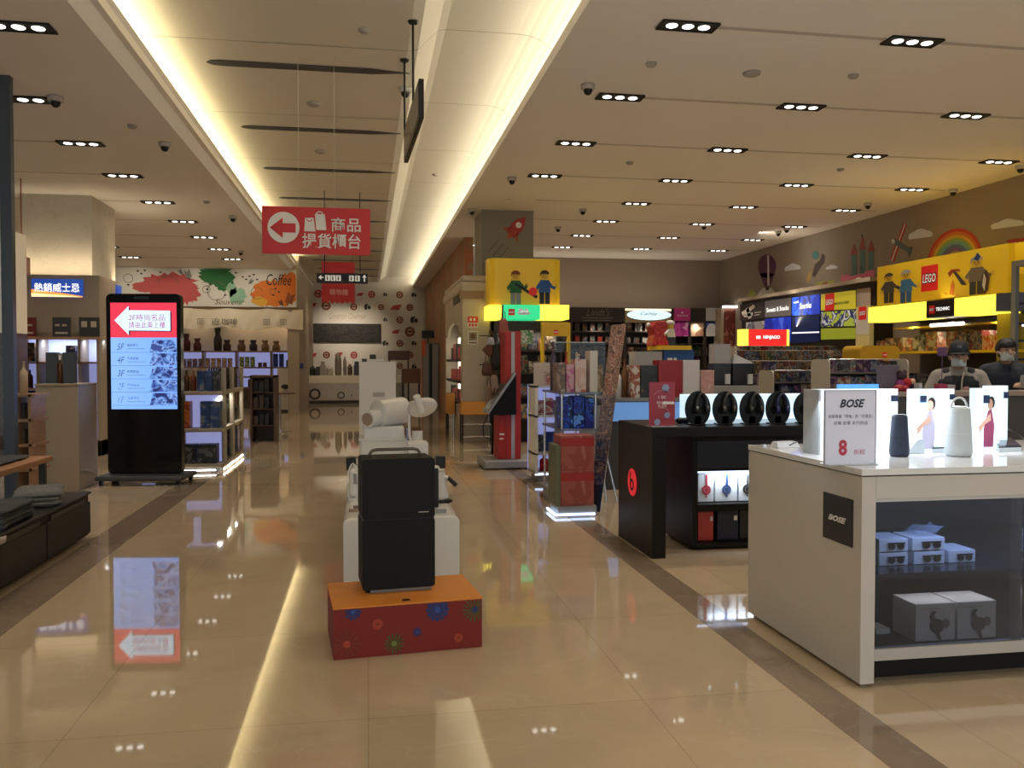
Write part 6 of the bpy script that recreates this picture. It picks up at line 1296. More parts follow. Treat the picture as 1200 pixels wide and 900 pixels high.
# ------------------------------------------------------------------ right wall: pictures on the wall
def decals():
    X = 10.2; pl = facing_left(24, 0, X)
    def q(x, y): p = P(x, y, X=X); return (24-p.y, p.z)
    def poly(*ps): return [q(*p) for p in ps]
    def T(label, x, y): p = P(x, y, X=X); return thing('wall_decal', label, 'wall picture', (X, p.y, p.z))
    def circ(x, y, rx, ry, n=24, a0=0, a1=2*PI): return [q(x+rx*math.cos(a0+(a1-a0)*i/n), y-ry*math.sin(a0+(a1-a0)*i/n)) for i in range(n if a1-a0 > 6.28 else n+1)]
    PUR = mat('decal_purple', (.10,.03,.08), .7); CW = mat('decal_cloud', (.60,.63,.68), .7); LG = mat('decal_light', (.6,.58,.52), .7)
    t = T('dark purple hot-air balloon with pale stripe on the right wall', 899, 330)
    shape(pl, circ(899, 312, 10.5, 14)+[], PUR, t, name='balloon'); shape(pl, poly((890,320),(908.5,320),(902,337),(896.5,337)), PUR, t, name='balloon'); shape(pl, poly((899.5,299),(901.5,299),(902,335),(899.8,335)), LG, t, .008, .002, 'stripe'); shape(pl, poly((897.5,337),(901.5,337),(901.5,340),(897.5,340)), BLACK, t, name='basket')
    for (x, y, w_, h, lb) in ((929,313,19,8,'small blue-white cloud picture right of the balloon'),(975,313,14,5,'smallest white cloud picture left of the castle'),(1079,274,29,11,'blue-white cloud picture between plane and rainbow'),(1181,262,40,10,'large cloud picture at the far right end of the wall')):
        t = T(lb, x, y); pts = []
        for i in range(17):
            a = PI*i/16; r = 1+.18*abs(math.sin(a*3)); pts.append(q(x+w_/2*math.cos(a)*r*.9, y+h*.45-h*math.sin(a)*r*.85-(x*0)-w_*.1*math.cos(a)*.6))
        shape(pl, pts, CW, t, name='cloud')
    t = T('dark winged dragon picture under a teal balloon on the right wall', 958, 310)
    shape(pl, circ(956, 299, 4, 5), mat('decal_teal', (.06,.20,.20), .7), t, name='teal_shape'); shape(pl, poly((952,323),(955,310),(961,305),(964,297),(967,300),(966,308),(962,313),(958,320),(955,325)), mat('decal_dark', (.07,.05,.05), .7), t, name='dragon'); shape(pl, poly((945,328),(948,320),(951,318),(950,327),(947,331)), mat('decal_gold', (.45,.28,.08), .7), t, name='tail')
    # castle
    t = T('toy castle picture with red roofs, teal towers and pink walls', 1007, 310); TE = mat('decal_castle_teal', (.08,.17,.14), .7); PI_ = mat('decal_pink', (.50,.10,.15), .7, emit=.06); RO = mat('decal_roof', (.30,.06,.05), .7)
    shape(pl, [poly((998,299),(1004,298),(1004,324),(998,326)), poly((1008,293),(1014,292),(1014,322),(1008,323)), poly((1018,295),(1024,294),(1024,318),(1018,320))], TE, t, name='tower')
    shape(pl, [poly((997,299),(1001,285),(1005,298)), poly((1007,293),(1011,276),(1015,292)), poly((1017,295),(1021,281),(1025,294))], RO, t, name='roof')
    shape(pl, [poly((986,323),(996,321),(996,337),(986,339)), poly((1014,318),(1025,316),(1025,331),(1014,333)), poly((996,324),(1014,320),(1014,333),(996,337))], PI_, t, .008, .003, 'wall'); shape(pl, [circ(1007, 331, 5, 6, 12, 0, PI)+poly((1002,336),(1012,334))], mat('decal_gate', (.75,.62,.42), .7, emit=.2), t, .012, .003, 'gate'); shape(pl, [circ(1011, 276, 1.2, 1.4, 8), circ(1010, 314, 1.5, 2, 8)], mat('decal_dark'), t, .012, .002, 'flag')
    # green hills band along the ledge
    t = T('green and white low hills picture along the ledge', 940, 340); GH = mat('decal_hill_green', (.30,.33,.05), .7)
    shape(pl, [circ(881, 357, 5.5, 18, 16, 0, PI), circ(921, 350, 8, 10, 12, 0, PI), poly((952,342),(958,331),(978,328),(977,336),(953,343))], GH, t, name='hill'); shape(pl, [circ(899, 354, 12, 18, 16, 0, PI), circ(940, 346, 6, 9, 12, 0, PI)], LG, t, .002, .003, 'white_hill'); shape(pl, [poly((964,332),(970,330),(970,336),(964,337))], RO, t, .009, .003, 'small_house')
    # plane
    t = T('grey toy plane picture with red and white wings on the right wall', 1056, 285)
    shape(pl, poly((1043,304),(1048,307),(1063,264),(1059,262)), mat('decal_wing_red', (.42,.04,.03), .7), t, name='wing'); shape(pl, poly((1044.6,305),(1046,306),(1061.5,263.5),(1060.3,263)), LG, t, .007, .002, 'wing_stripe')
    shape(pl, poly((1047,281),(1050,279),(1066,291),(1070,289),(1066,302),(1064,296),(1050,287),(1046,285)), mat('decal_plane_grey', (.10,.14,.15), .7), t, .010, .003, 'fuselage'); shape(pl, circ(1047.5, 283, 2, 3, 10), LG, t, .014, .002, 'nose')
    # rainbow
    t = T('seven-band rainbow picture above the yellow billboard', 1119, 285); cx, cy_ = 1119, 309
    cols = [(.42,.04,.03),(.50,.14,.03),(.55,.35,.05),(.20,.32,.10),(.12,.28,.35),(.07,.13,.35),(.14,.08,.28)]
    for i, c in enumerate(cols):
        r1, r0 = 1-.09*i, 1-.09*(i+1)
        outer = [q(cx+33*r1*math.cos(a), cy_-41*r1*math.sin(a)-5.5*math.cos(a)*r1) for a in [PI*k/28 for k in range(29)]]
        inner = [q(cx+33*r0*math.cos(a), cy_-41*r0*math.sin(a)-5.5*math.cos(a)*r0) for a in [PI*k/28 for k in range(28,-1,-1)]]
        shape(pl, outer+inner, mat('rainbow_%d' % i, c, .7), t, name='colour_band')
    p = P(1190, 290, X=9.6); 
    s = thing('wall_sign', 'small red sign with white symbols at the far right end above the yellow billboard', 'sign', (X, P(1190,290,X=X).y, 3.5)); shape(pl, poly((1181,281),(1215,277),(1215,300),(1181,300)), mat('sign_red_dim', (.40,.03,.03), .5), s, name='panel'); shape(pl, [poly((1184,285),(1192,284),(1192,290),(1184,291)), poly((1194,284),(1200,283),(1200,290),(1194,291))], SIGNWHITE, s, .009, .002, 'symbol')
decals()

# ------------------------------------------------------------------ right wall cabinets
def run_cabinets():
    X = 9.8; ya, yb, _, _ = S(868, 340, 1024, 360, X)
    zt = 3.08
    pl = facing_left(24, 0, X)
    def q(x, y): p = P(x, y, X=X); return (24-p.y, min(p.z, zt-.01))
    t = thing('wall_display', 'long wall cabinet of backlit brand panels and shelves along the right wall', 'shop display', (X+.2, (ya+yb)/2, 0))
    mesh_obj('carcass', MB().box(X+.02, 10.2, ya, yb, 0, zt), DARKWOOD, t); mesh_obj('ledge', MB().box(X-.1, 10.2, ya, yb, zt, zt+.08), BEIGE, t)
    def quad(a, b, y0a, y0b, y1a, y1b, m_, nm, off=.0, th=.02): return shape(pl, [q(a,y1a), q(b,y1b), q(b,y0b), q(a,y0a)], m_, t, off, th, nm)
    # px: left x, right x, top left/right, bottom left/right
    quad(868,896,357,354,376,373,mat('panel_espresso', (.035,.02,.015), .4, emit=.1),'name_panel'); quad(897,927,353,349,372,370,mat('panel_taupe', (.13,.11,.10), .4, emit=.3),'name_panel')
    quad(929,961,349,345,370,368,printed('panel_blue_rays', [(.01,.03,.35),(.02,.08,.6),(.01,.02,.2)], 2.5, emit=.7),'name_panel'); quad(963,1003,345,340,364,362,mat('panel_lime', (.55,.48,.03), .4, emit=.28),'name_panel')
    quad(875,896,378,376,400,400,printed('photo_grey', [(.3,.27,.25),(.1,.1,.12),(.45,.4,.38)], 3, emit=.2),'picture_panel'); quad(897,927,374,371,400,400,printed('panel_deep_blue', [(.005,.01,.22),(.01,.03,.4),(.05,.1,.6)], 2, emit=.5),'picture_panel')
    quad(929,961,372,370,402,400,mat('panel_navy', (.008,.015,.07), .3, emit=.3),'picture_panel'); quad(963,1003,366,363,383,382,printed('lime_picture', [(.35,.4,.03),(.02,.03,.12),(.5,.5,.5),(.02,.03,.1),(.35,.42,.05)], 3, emit=.35),'picture_panel'); quad(963,1003,385,384,398,397,mat('panel_lime_low', (.33,.38,.03), .4, emit=.25),'picture_panel')
    quad(1005,1021,339,337,361,360,mat('panel_beige', (.40,.33,.27), .5),'blank_panel',.002,.02); 
    shape(pl, [[q(870,366),q(884,357),q(886,360),q(872,371)],[q(875,362),q(878,359),q(882,372),q(878,374)],[q(872,369),q(883,366),q(883,370),q(873,372)]], SIGNWHITE, t, .022, .003, 'brush_star')
    shape(pl, [[q(885,366),q(893,365),q(893,366),q(885,367)],[q(885,369),q(891,368),q(891,369),q(885,370)]], SIGNWHITE, t, .022, .003, 'small_writing')
    W = mat('glow_white', (.9,.9,.9), .4, emit=.8)
    def lt(s_, a, b, yc, h, m_, sh=0):
        c = q((a+b)/2, yc); ww = q(b,yc)[0]-q(a,yc)[0]; hh = abs(q((a+b)/2, yc-h/2)[1]-q((a+b)/2, yc+h/2)[1]); letters(s_, pl, c[0], c[1], ww, hh, m_, t, .024, bold=.02, shear=sh)
    lt('Sweets & Snacks', 899, 925, 362, 5.5, W); lt('Smarties', 938, 952, 358, 7, W, .2); lt('nestlé', 931, 937, 354, 2.5, W)
    c = q(973.5, 354); brick_logo(t, Plane(pl(0,0,.02), pl.u, pl.v), c[0], c[1], .36, txt='LEGO'); lt('MINIFIGURES', 979, 996, 355, 3, BLACK)
    quad(930,961,389.5,388.5,391,390,mat('glow_white'),'shelf_edge',.02,.02)
    u0 = 24
    t2 = thing('sign_column', 'narrow yellow and white picture column left of the yellow light band', 'display', (X, P(1011,380,X=9.75).y, 0)); p0, p1 = P(1003,380,X=9.7), P(1019,380,X=9.7)
    mesh_obj('body', MB().box(9.7, 9.79, p1.y, p0.y, 0, P(1011,359,X=9.7).z), mat('column_yellow_white', (.62,.5,.2), .4, emit=.12), t2); pq = facing_left(p0.y, 0, 9.7); w_ = p0.y-p1.y
    zz = lambda y: P(1011, y, X=9.7).z
    shape(pq, rect(w_*.02, zz(392), w_*.98, zz(372)), mat('column_white', (.6,.55,.45), .4, emit=.1), t2, .001, .003, 'white_field'); brick_logo(t2, pq, w_*.5, zz(367), .26)
    area((9.4, (ya+yb)/2, zt+.1), (10.2, (ya+yb)/2, zt+.45), .05, 5.5, 14, (1,.88,.7))  # uplight added on the cabinet top to brighten wall and ceiling
run_cabinets()

def toyshop():
    XB, XL_, XC = 9.3, 8.9, 9.2
    y0, y1, _, _ = S(1027, 300, 1180, 350, XB); zb, zt = P(1100, 352, X=XB).z-.05, 3.24
    t = thing('toy_shop_display', 'big yellow toy shop billboard with red square logo above a glowing yellow band and shelves', 'shop display', (9.6, (y0+y1)/2, 0))
    mesh_obj('billboard', MB().box(XB, 10.18, y0, y1, zb, zt), mat('billboard_yellow', (.78,.50,.015), .4, emit=.12), t)
    pl = facing_left(y1, 0, XB)
    def q(x, y): p = P(x, y, X=XB); return (y1-p.y, p.z)
    c = q(1089.5, 326); s_ = q(1101,326)[0]-q(1078,326)[0]
    sq = abs(q(1090,311)[1]-q(1090,341)[1]); s = min(sq, 9)
    # logo keeps its square shape
    shape(pl, rect(c[0]-s/2, c[1]-s/2, c[0]+s/2, c[1]+s/2), mat('logo_red'), t, .004, .004, 'logo_square'); letters('LEGO', pl, c[0], c[1], s*.88, s*.42, BLACK, t, .009, 'logo_letters', bold=.07, shear=.15); letters('LEGO', pl, c[0], c[1], s*.80, s*.34, mat('logo_white'), t, .012, 'logo_letters', bold=.02, shear=.15)
    h = lambda a, b, x: abs(q(x,a)[1]-q(x,b)[1])
    toy_figure(t, pl, q(1042,337)[0], q(1042,337)[1], h(320,356,1042), mat('fig_pewter', (.10,.09,.09), .4), mat('fig_pewter_dark', (.06,.055,.055), .4), mat('fig_pewter'), .5, 1.7)
    toy_figure(t, pl, q(1062,335)[0], q(1062,335)[1], h(315,355,1062), mat('fig_lab', (.06,.22,.45), .5), mat('fig_blue'), mat('fig_grey_hair', (.45,.45,.46), .5), -.3, 1.7)
    k = toy_figure(t, pl, q(1145,322)[0], q(1145,322)[1], h(300,346,1145), mat('fig_armour', (.22,.18,.13), .35), mat('fig_pewter_dark'), mat('fig_helmet', (.45,.42,.38), .3), 0, 1.7)
    shape(pl, [q(1142,304), q(1146,296), q(1150,300), q(1147,306)], mat('plume_blue', (.04,.08,.25), .5), t, .012, .003, 'plume')
    shape(pl, [[q(1157,316),q(1161,325),q(1159,340),q(1155,345),q(1151,336),q(1152,322)]], mat('shield_brown', (.10,.05,.03), .5), t, .016, .004, 'shield'); shape(pl, [[q(1154.5,320),q(1157,327),q(1155,341),q(1152.5,334)]], LEDW if False else SIGNWHITE, t, .021, .002, 'shield_stripe')
    shape(pl, [[q(1118,319),q(1119,316),q(1131,330),q(1134,334),q(1128,334)]], mat('fig_pewter_dark'), t, .016, .003, 'hammer_handle'); shape(pl, [[q(1112,320),q(1116,316),q(1125,315),q(1127,318),q(1119,318),q(1114,325)]], mat('hammer_red', (.40,.05,.02), .5), t, .018, .003, 'hammer_head')
    shape(pl, [[q(1113,345),q(1115,333),q(1117,328),q(1119,334),q(1118,346)],[q(1106,343),q(1110,344),q(1110,346)],[q(1121,345),q(1125,344),q(1121,346)]], mat('flame_orange', (.75,.2,.02), .5), t, .006, .003, 'flame')
    # end return
    mesh_obj('side_return', MB().box(XB+.1, 10.18, y0-.6, y0-.001, P(1185,322,X=XB+.1).z, zt), mat('billboard_yellow'), t)
    # light band
    a0, a1, _, _ = S(1017, 360, 1166, 366, XL_); zt2, zb2 = 2.47, 2.20
    YG = mat('glow_yellow'); a0_, am, an, a1_ = a1, P(1085.5,360,X=XL_).y, P(1118.5,360,X=XL_).y, a0
    for b0, b1, m_ in ((am, a1, YG), (an, am, mat('band_black', (.02,.015,.02), .3)), (a0, an, YG)): mesh_obj('light_band', MB().box(XL_, 9.3, b0, b1, zb2, zt2), m_, t)
    mesh_obj('band_top', MB().box(XL_+.02, 9.4, a0, a1, zt2, zt2+.02).box(9.2, 9.4, a0, a1, zt2, zb), mat('dim_yellow', (.55,.38,.02), .4), t)
    pb = facing_left(am, zb2, XL_); w_ = am-an; brick_logo(t, pb, w_*.22, .13, .13); letters('TECHNIC', pb, w_*.60, .13, w_*.48, .055, mat('glow_white'), t, .004, bold=.03)
    mesh_obj('band_end', MB().box(XL_, 9.3, a0-.35, a0-.001, zb2+.02, zt2), mat('band_end_blue', (.10,.12,.18), .4), t)
    # shelves
    XS = 9.15; s0, s1 = a0-.1, a1+.1
    mesh_obj('back_panel', MB().box(10.0, 10.18, s0, s1, 0, zb2+.1), mat('shop_back', (.10,.09,.085), .5), t)
    mesh_obj('canopy', MB().box(9.3, 10.0, s0, s1, zb2+.02, zb2+.06), mat('canopy_grey', (.2,.18,.15), .5), t)
    for i, z in enumerate((P(1100,411,X=XS).z+.0, .95, .45)):
        m_ = MB().box(XS, 10.0, s0, s1, z-.04, z); mesh_obj('shelf', m_, YEL if i == 0 else mat('shelf_grey', (.15,.15,.16), .4), t)
    zu = P(1100, 381, X=XS+.3).z; mesh_obj('shelf', MB().box(XS+.3, 10.0, s0, s1, zu-.03, zu), mat('dim_yellow'), t)
    l0, l1 = P(1091,382,X=XS+.25).y, P(1129,382,X=XS+.25).y; mesh_obj('tube_light', MB().cyl((XS+.25, l1, zu-.0), (XS+.25, l0, zu-.0), .03, 12), mat('tube_glow'), t)
    mesh_obj('side_post', MB().box(XS, 9.6, P(1184,400,X=XS).y, P(1168,400,X=XS).y, 0, zb2-.0), mat('post_yellow_dim', (.42,.33,.04), .4), t)
    for yy in (a0+.6, (a0+a1)/2, a1-.5): spot((9.35, yy, zb2-.01), 22, 120, (1,.9,.7), aim=(9.8, yy, 1))
    random.seed(61); z = P(1100,411,X=XS).z+.001
    def yr(xa, xb): return P(xb, 400, X=XS+.1).y, P(xa, 400, X=XS+.1).y
    for xa, xb, ww, hh, mt, lb in ((1024,1058,.24,.24,PKW,'white and black toy set box left of the tube light'),(1059,1098,.30,.27,PKW,'pale toy set box under the tube light'),(1107,1132,.22,.30,PKW,'white toy set box above the capped person'),(1136,1150,.30,.30,[PK[1]],'dark toy set box with orange figure'),(1151,1166,.34,.22,[printed('toy_orange', [(.6,.35,.2),(.5,.1,.02),(.7,.5,.35)], 9, rnd=True)],'orange toy set box right of the dark one')):
        b0, b1 = yr(xa, xb); items('toy_set_box', 'box', lb+' on the yellow shelf', lb.split(' left')[0]+' group', row_y(b0, b1, XS+.25, z, min(ww, b1-b0), .3, hh, .03, .15), mt)
    for j, z in enumerate((.951, .451)):
        b0, b1 = P(1166,400,X=XS).y+.1, s1-.1; items('toy_set_box', 'box', 'grey-blue toy set box on the %s shelf under the yellow one' % ['first','second'][j], 'toy set boxes %s shelf below the yellow' % ['first','second'][j], row_y(b0, b1, XS+.3, z, .24, .3, .30, .04, .15), PKB)
    # arched yellow drawer chest (yellow toy bin) in front
    u0, u1, v0, v1 = R(1008, 405, 1054, 421, 12.0)
    b = thing('toy_bin', 'rounded yellow toy bin with small red logo at the left end of the toy shelves', 'bin', ((u0+u1)/2, 12, 0)); pts = [(0,0),(u1-u0,0),(u1-u0,v1-.08)]+[((u1-u0)-.08+.08*math.cos(a), v1-.08+.08*math.sin(a)) for a in (PI/8,PI/4,PI*3/8,PI/2)]+[(.08-.08*math.sin(a), v1-.08+.08*math.cos(a)) for a in (0.01,PI/8,PI/4,PI*3/8)]+[(0,v1-.08)]
    mesh_obj('body', MB().slab(Plane((u0,12,0),(1,0,0),(0,0,1)), pts, -.5, 0), mat('bin_yellow', (.55,.32,.02), .4), b); brick_logo(b, front(u0, 0, 12), (u1-u0)*.62, v1-.14, .07)
    # the dark blue lit shelf at the picture's right edge
    Xe = 8.3; p0, p1 = P(1184,400,X=Xe), P(1240,400,X=Xe)
    e = thing('wall_shelving', 'dark blue lit shelving at the right picture edge behind the dark-haired person', 'shelving', (Xe+.3, (p0.y+p1.y)/2, 0))
    ztp = P(1190,312,X=Xe).z
    mesh_obj('frame', MB().box(Xe, Xe+.05, p0.y-.08, p0.y, 0, ztp).box(Xe, Xe+.6, p1.y, p0.y, ztp, ztp+.07), mat('frame_steel', (.3,.3,.3), .3, .5), e); mesh_obj('back_panel', MB().box(Xe+.5, Xe+.6, p1.y, p0.y, 0, ztp), mat('blue_dark_glow', (.01,.02,.06), .4, emit=.3, ecol=(.02,.05,.15)), e)
    for py in (355, 378, 398, 420, 440): z = P(1195, py, X=Xe+.1).z; mesh_obj('shelf', MB().box(Xe+.05, Xe+.5, p1.y, p0.y-.08, z-.03, z), NAVY, e)
    for py in (378,): z = P(1195, py, X=Xe+.1).z; mesh_obj('light_strip', MB().box(Xe+.04, Xe+.055, p1.y, p0.y-.15, z-.055, z-.03), LED, e)
    items('dark_box', 'box', 'dark item on the dark blue lit shelving at the picture edge', 'items on the dark blue shelving', row_y(p1.y+.05, p0.y-.15, Xe+.25, P(1195,398,X=Xe+.1).z+.001, .16, .2, .2, .05, .2)+row_y(p1.y+.05, p0.y-.15, Xe+.25, P(1195,440,X=Xe+.1).z+.001, .16, .2, .2, .05, .2), [PK[1], PK[2], mat('gift_a')])
toyshop()
area((9.1, 12.5, 2.52), (8.9, 12.5, 4.4), .3, 3, 5, (1,.9,.72))  # uplight added above the yellow band to brighten the ceiling

# ------------------------------------------------------------------ gondolas full of small toys
def toy_gondola(n, Y, xa, xb, py_top, tiers, mats, where, bw=.10, bh=.17, ends=True):
    x0, x1 = P(xa, 430, Y=Y).x, P(xb, 430, Y=Y).x; zt = P((xa+xb)/2, py_top, Y=Y).z
    t = thing('toy_gondola', 'low toy gondola of many small boxes, %s' % where, 'shelf', ((x0+x1)/2, Y+.3, 0)); step = bh+.05
    G = mat('gondola_metal', (.16,.15,.15), .4, .3)
    mesh_obj('core', MB().box(x0, x1, Y+.33, Y+.38, 0, zt-.03), G, t); mesh_obj('base', MB().box(x0, x1, Y-.05, Y+.6, 0, .12), G, t)
    for j in range(tiers):
        z = zt-bh-.01-step*j; mesh_obj('shelf', MB().box(x0, x1, Y+.0-.04*j, Y+.33, z-.018, z), G, t)
        items('toy_box', 'box', 'small toy box on the %s tier, %s' % (['top','second','third'][j], where), 'small toy boxes, %s, tier %d' % (where, j+1), row_x(x0+.03, x1-.03, Y+.08-.04*j, z+.001, bw, .1, bh, .008, .08, .96), mats)
    mesh_obj('wire_rail', MB().cyl((x0, Y-.03, zt), (x1, Y-.03, zt), .006, 6), CHROME, t)
    if ends:
        for x, sg in ((x0, -1), (x1, 1)):
            pts = [(-.06,0),(.36,0),(.36,zt-.06)]+[(.30+.06*math.cos(a), zt-.06+.06*math.sin(a)) for a in (PI/6,PI/3,PI/2)]+[(.0-.06*math.sin(a), zt-.06+.06*math.cos(a)) for a in (0,PI/6,PI/3)]+[(-.06,zt-.06)]
            mesh_obj('end_panel', MB().slab(Plane((x-.02 if sg < 0 else x-.0, Y, 0), (0,1,0), (0,0,1)), pts, 0, .02), mat('end_cream', (.48,.43,.36), .4), t)
random.seed(71)
toy_gondola(0, 9.6, 970, 1060, 421, 3, PKB+[PK[3]], 'nearest row behind the price sign', .085, .15)
toy_gondola(1, 10.9, 905, 965, 434, 2, [PK[6], PK[3], PK[5], PK[2]], 'nearest row left of the cream end panel', .09, .15)
toy_gondola(2, 12.6, 868, 1000, 423, 2, [PK[1], PK[3], PK[6], PK[2]], 'second row from the headphone counter', .11, .19)
toy_gondola(3, 14.6, 862, 1018, 411, 2, PK, 'third row from the headphone counter', .14, .20)
toy_gondola(4, 16.6, 862, 1010, 406, 3, PK, 'farthest row under the red light box', .17, .24)
def ninja():
    Y = 16.7; u0, u1, v0, v1 = R(870, 386, 925, 405, Y)
    t = thing('light_box', 'red glowing light box with white lettering and yellow ends over the toy rows', 'sign', ((u0+u1)/2, Y, v0)); e = (u1-u0)/55
    mesh_obj('body', MB().box(u0+7*e, u1-3*e, Y, Y+.25, v0, v1), mat('glow_red', (.8,.02,.02), .4, emit=.8, ecol=(.85,.02,.02)), t)
    mesh_obj('end_cap', MB().box(u0, u0+7*e, Y, Y+.25, v0, v1), mat('glow_yellow'), t); mesh_obj('end_cap', MB().box(u1-3*e, u1, Y, Y+.25, v0, v1), mat('glow_yellow'), t)
    pl = front(u0, v0, Y); letters('NINJAGO', pl, 34*e, (v1-v0)*.5, 20*e, (v1-v0)*.27, mat('glow_white'), t, bold=.05, shear=.1); shape(pl, rect(16*e, (v1-v0)*.42, 21*e, (v1-v0)*.6), mat('glow_white'), t)
    zs = P(936, 406, Y=16.6).z-.03
    for x in (u0+.1, u1-.1): mesh_obj('support', MB().box(x-.015, x+.015, Y+.235, Y+.25, zs+.002, v0), CHROME, t)
ninja()

# ------------------------------------------------------------------ black headphone counter
def beats():
    X0, Y0, Y1 = 2.13, 6.18, 7.06; zt = P(768, 512, Y=Y0).z-.0
    zt = 1.0
    x1 = P(1040, 500, Y=Y0).x; 
    t = thing('headphone_counter', 'black display counter with a round red logo on its end panel', 'counter', ((X0+x1)/2, 6.6, 0)); K = mat('counter_black', (.007,.0065,.006), .45, spec=.25)
    xp = P(780.5, 600, Y=Y0).x
    mesh_obj('end_panel', MB().box(X0, xp, Y0, Y1, 0, zt-.075), K, t, bevel=.003); mesh_obj('worktop', MB().box(X0, x1, Y0, Y1, zt-.075, zt), K, t, bevel=.004)
    # cabinet body with open compartments
    a0 = P(811, 649, Y=6.4).x; Yc = 6.4; w0 = P(817, 600, Y=Yc).x
    zz = lambda y: P(840, y, Y=Yc).z
    levels = [(636, 600), (590, 553), (550, 516)]
    mb = MB().box(a0, w0, Yc, Y1-.02, .02, zt-.08).box(w0, x1-.1, Y1-.08, Y1-.02, .02, zt-.08).box(x1-.14, x1-.1, Yc, Y1-.02, .02, zt-.08)
    mb.box(w0, x1-.14, Yc, Y1-.08, .02, zz(637)).box(w0, x1-.14, Yc, Y1-.08, zz(599), zz(591)).box(w0, x1-.14, Yc, Y1-.08, zz(552), zz(548.5)).box(w0, x1-.14, Yc, Y1-.08, zz(516), zt-.08)
    mesh_obj('cabinet', mb, K, t)
    mesh_obj('drawer', MB().box(w0, x1-.14, Yc-.002, Yc+.02, zz(548.5), zz(516.5)), mat('drawer_navy', (.012,.018,.035), .3), t)
    mesh_obj('light_strip', MB().box(w0+.02, x1-.2, Yc+.03, Yc+.045, zz(554.5), zz(553)), LED, t)
    area(((w0+x1)/2, Yc+.06, zz(555)), ((w0+x1)/2, Yc+.3, zz(590)), 1.2, .03, 5, (.75,.87,1))
    # red disc logo
    pl = facing_left(Y1, 0, X0); c = P(741.5, 565, X=X0); R_ = mat('logo_scarlet', (.75,.02,.03), .4, emit=.35); cu = Y1-c.y; r = P(741.5,549,X=X0).z-c.z
    shape(pl, disc(cu, c.z, r, 36), R_, t, .002, .005, 'logo_disc'); shape(pl, [ring_pts(cu+r*.02, c.z-r*.18, r*.26, r*.44, 0, 6.28, 30), rect(cu-r*.42, c.z-r*.18, cu-r*.26, c.z+r*.72)], K, t, .008, .002, 'logo_letter')
    # lit white plinth
    Yp = 6.62; u0 = P(812, 480, Y=Yp).x; v1 = P(880, 463, Y=Yp).z
    s = thing('light_plinth', 'glowing white backlit riser behind the round headphone stands', 'riser', ((u0+x1)/2, Yp, zt))
    mesh_obj('glow_panel', MB().box(u0, x1-.05, Yp+.02, Yp+.3, zt, v1), mat('riser_glow', (.62,.82,.95), .3, emit=.75, ecol=(.6,.8,.95)), s); mesh_obj('glow_step', MB().box(u0+.0, x1-.05, Yp-.12, Yp+.02, zt, zt+.035), mat('riser_step_glow', (.62,.82,.95), .3, emit=.45, ecol=(.6,.8,.95)), s)
    # round headphone stands
    for i, px in enumerate((818, 850, 881.5, 912, 946)):
        Yh = 6.36; c = P(px, 479, Y=Yh); h = thing('headphone_stand', '', 'headphone stand', (c.x, Yh, zt), 0, 'round black headphone stands on the black counter')
        h['label'] = 'round black headphone stand with headphones, %s from the red card sign' % ORD[i]
        rx, rz_ = .106 if i < 4 else .118, .140
        D = mat('stand_disc_black', (.006,.006,.006), .3, spec=.25)
        dk = MB(); pf = front(c.x, c.z, Yh)
        dk.slab(pf, disc(0, 0, rx, 32, rz_), -.012, .0); mesh_obj('disc', dk, D, h, bevel=.002)
        mesh_obj('stem', MB().box(c.x-.026, c.x+.026, Yh+.0, Yh+.03, zt, c.z-.06), D, h); mesh_obj('foot', MB().box(c.x-.06, c.x+.06, Yh-.02, Yh+.09, zt, zt+.012), D, h, bevel=.003)
        pts = [(c.x+.042*math.sin(a)*1.0+.02, Yh-.03-.0*math.cos(a), c.z+.02+.10*math.cos(a)) for a in [-1.9+3.8*k/14 for k in range(15)]]
        m_ = [mat('hp_black', (.02,.02,.02), .3), mat('hp_charcoal', (.03,.028,.026), .35), mat('hp_black'), mat('hp_blue', (.012,.018,.09), .35), mat('hp_black')][i]
        hp = mesh_obj('headband', MB().tube(pts, [.010]*15, 8), m_, h, smooth=True)
        for q in (pts[1], pts[-2]): mesh_obj('ear_cup', MB().cyl((q[0]-.012, Yh-.03, q[2]-.02), (q[0]+.012, Yh-.035, q[2]-.02), .034, 16), m_, h, bevel=.004)
    # red card sign
    u0, u1, v0, v1 = R(761, 448, 791, 497, 6.3)
    cs = thing('sign_card', 'red printed card sign standing on the black counter', 'sign', ((u0+u1)/2, 6.3, zt)); mesh_obj('card', MB().box(u0, u1, 6.3, 6.31, zt, v1), mat('card_crimson', (.35,.03,.05), .35), cs); pc = front(u0, zt, 6.3); W, H = u1-u0, v1-zt
    letters('1.5K', pc, W*.5, H*.66, W*.3, H*.07, SIGNWHITE, cs); letters('BEATS\nFLEX', pc, W*.5, H*.50, W*.42, H*.14, SIGNWHITE, cs); shape(pc, [rect(W*.5,H*.50,W*.95,H*.56)], SIGNWHITE, cs, .006, .002)
    shape(pc, [disc(W*.62,H*.87,W*.14), disc(W*.68,H*.25,W*.11), disc(W*.3,H*.1,W*.12)], mat('card_blue', (.25,.3,.5), .4), cs, name='blue_dot'); [shape(pc, p_, mat('card_line', (.5,.15,.18), .4), cs, name='line_print') for p_ in (ring_pts(W*.5, H*.55, W*.42, W*.45, .8, 2.5), ring_pts(W*.45,H*.2,W*.35,W*.38,.2,1.8))]
    mesh_obj('acrylic_foot', MB().box(u0, u1, 6.24, 6.38, zt, zt+.006), mat('acrylic', (.5,.55,.6), .1), cs)
    for px, nm in ((800,'first'),(806,'second')): p = P(px, 495, Y=6.5); single('earphone_case', 'small black earphone case beside the red card sign, %s' % nm, 'case', MB().ball((p.x, 6.55, zt+.025), .04, .03, .025), BLACK, 'earphone cases', smooth=True)
    # boxes inside
    zA = zz(590.5)+.002; zB = zz(636.5)+.002
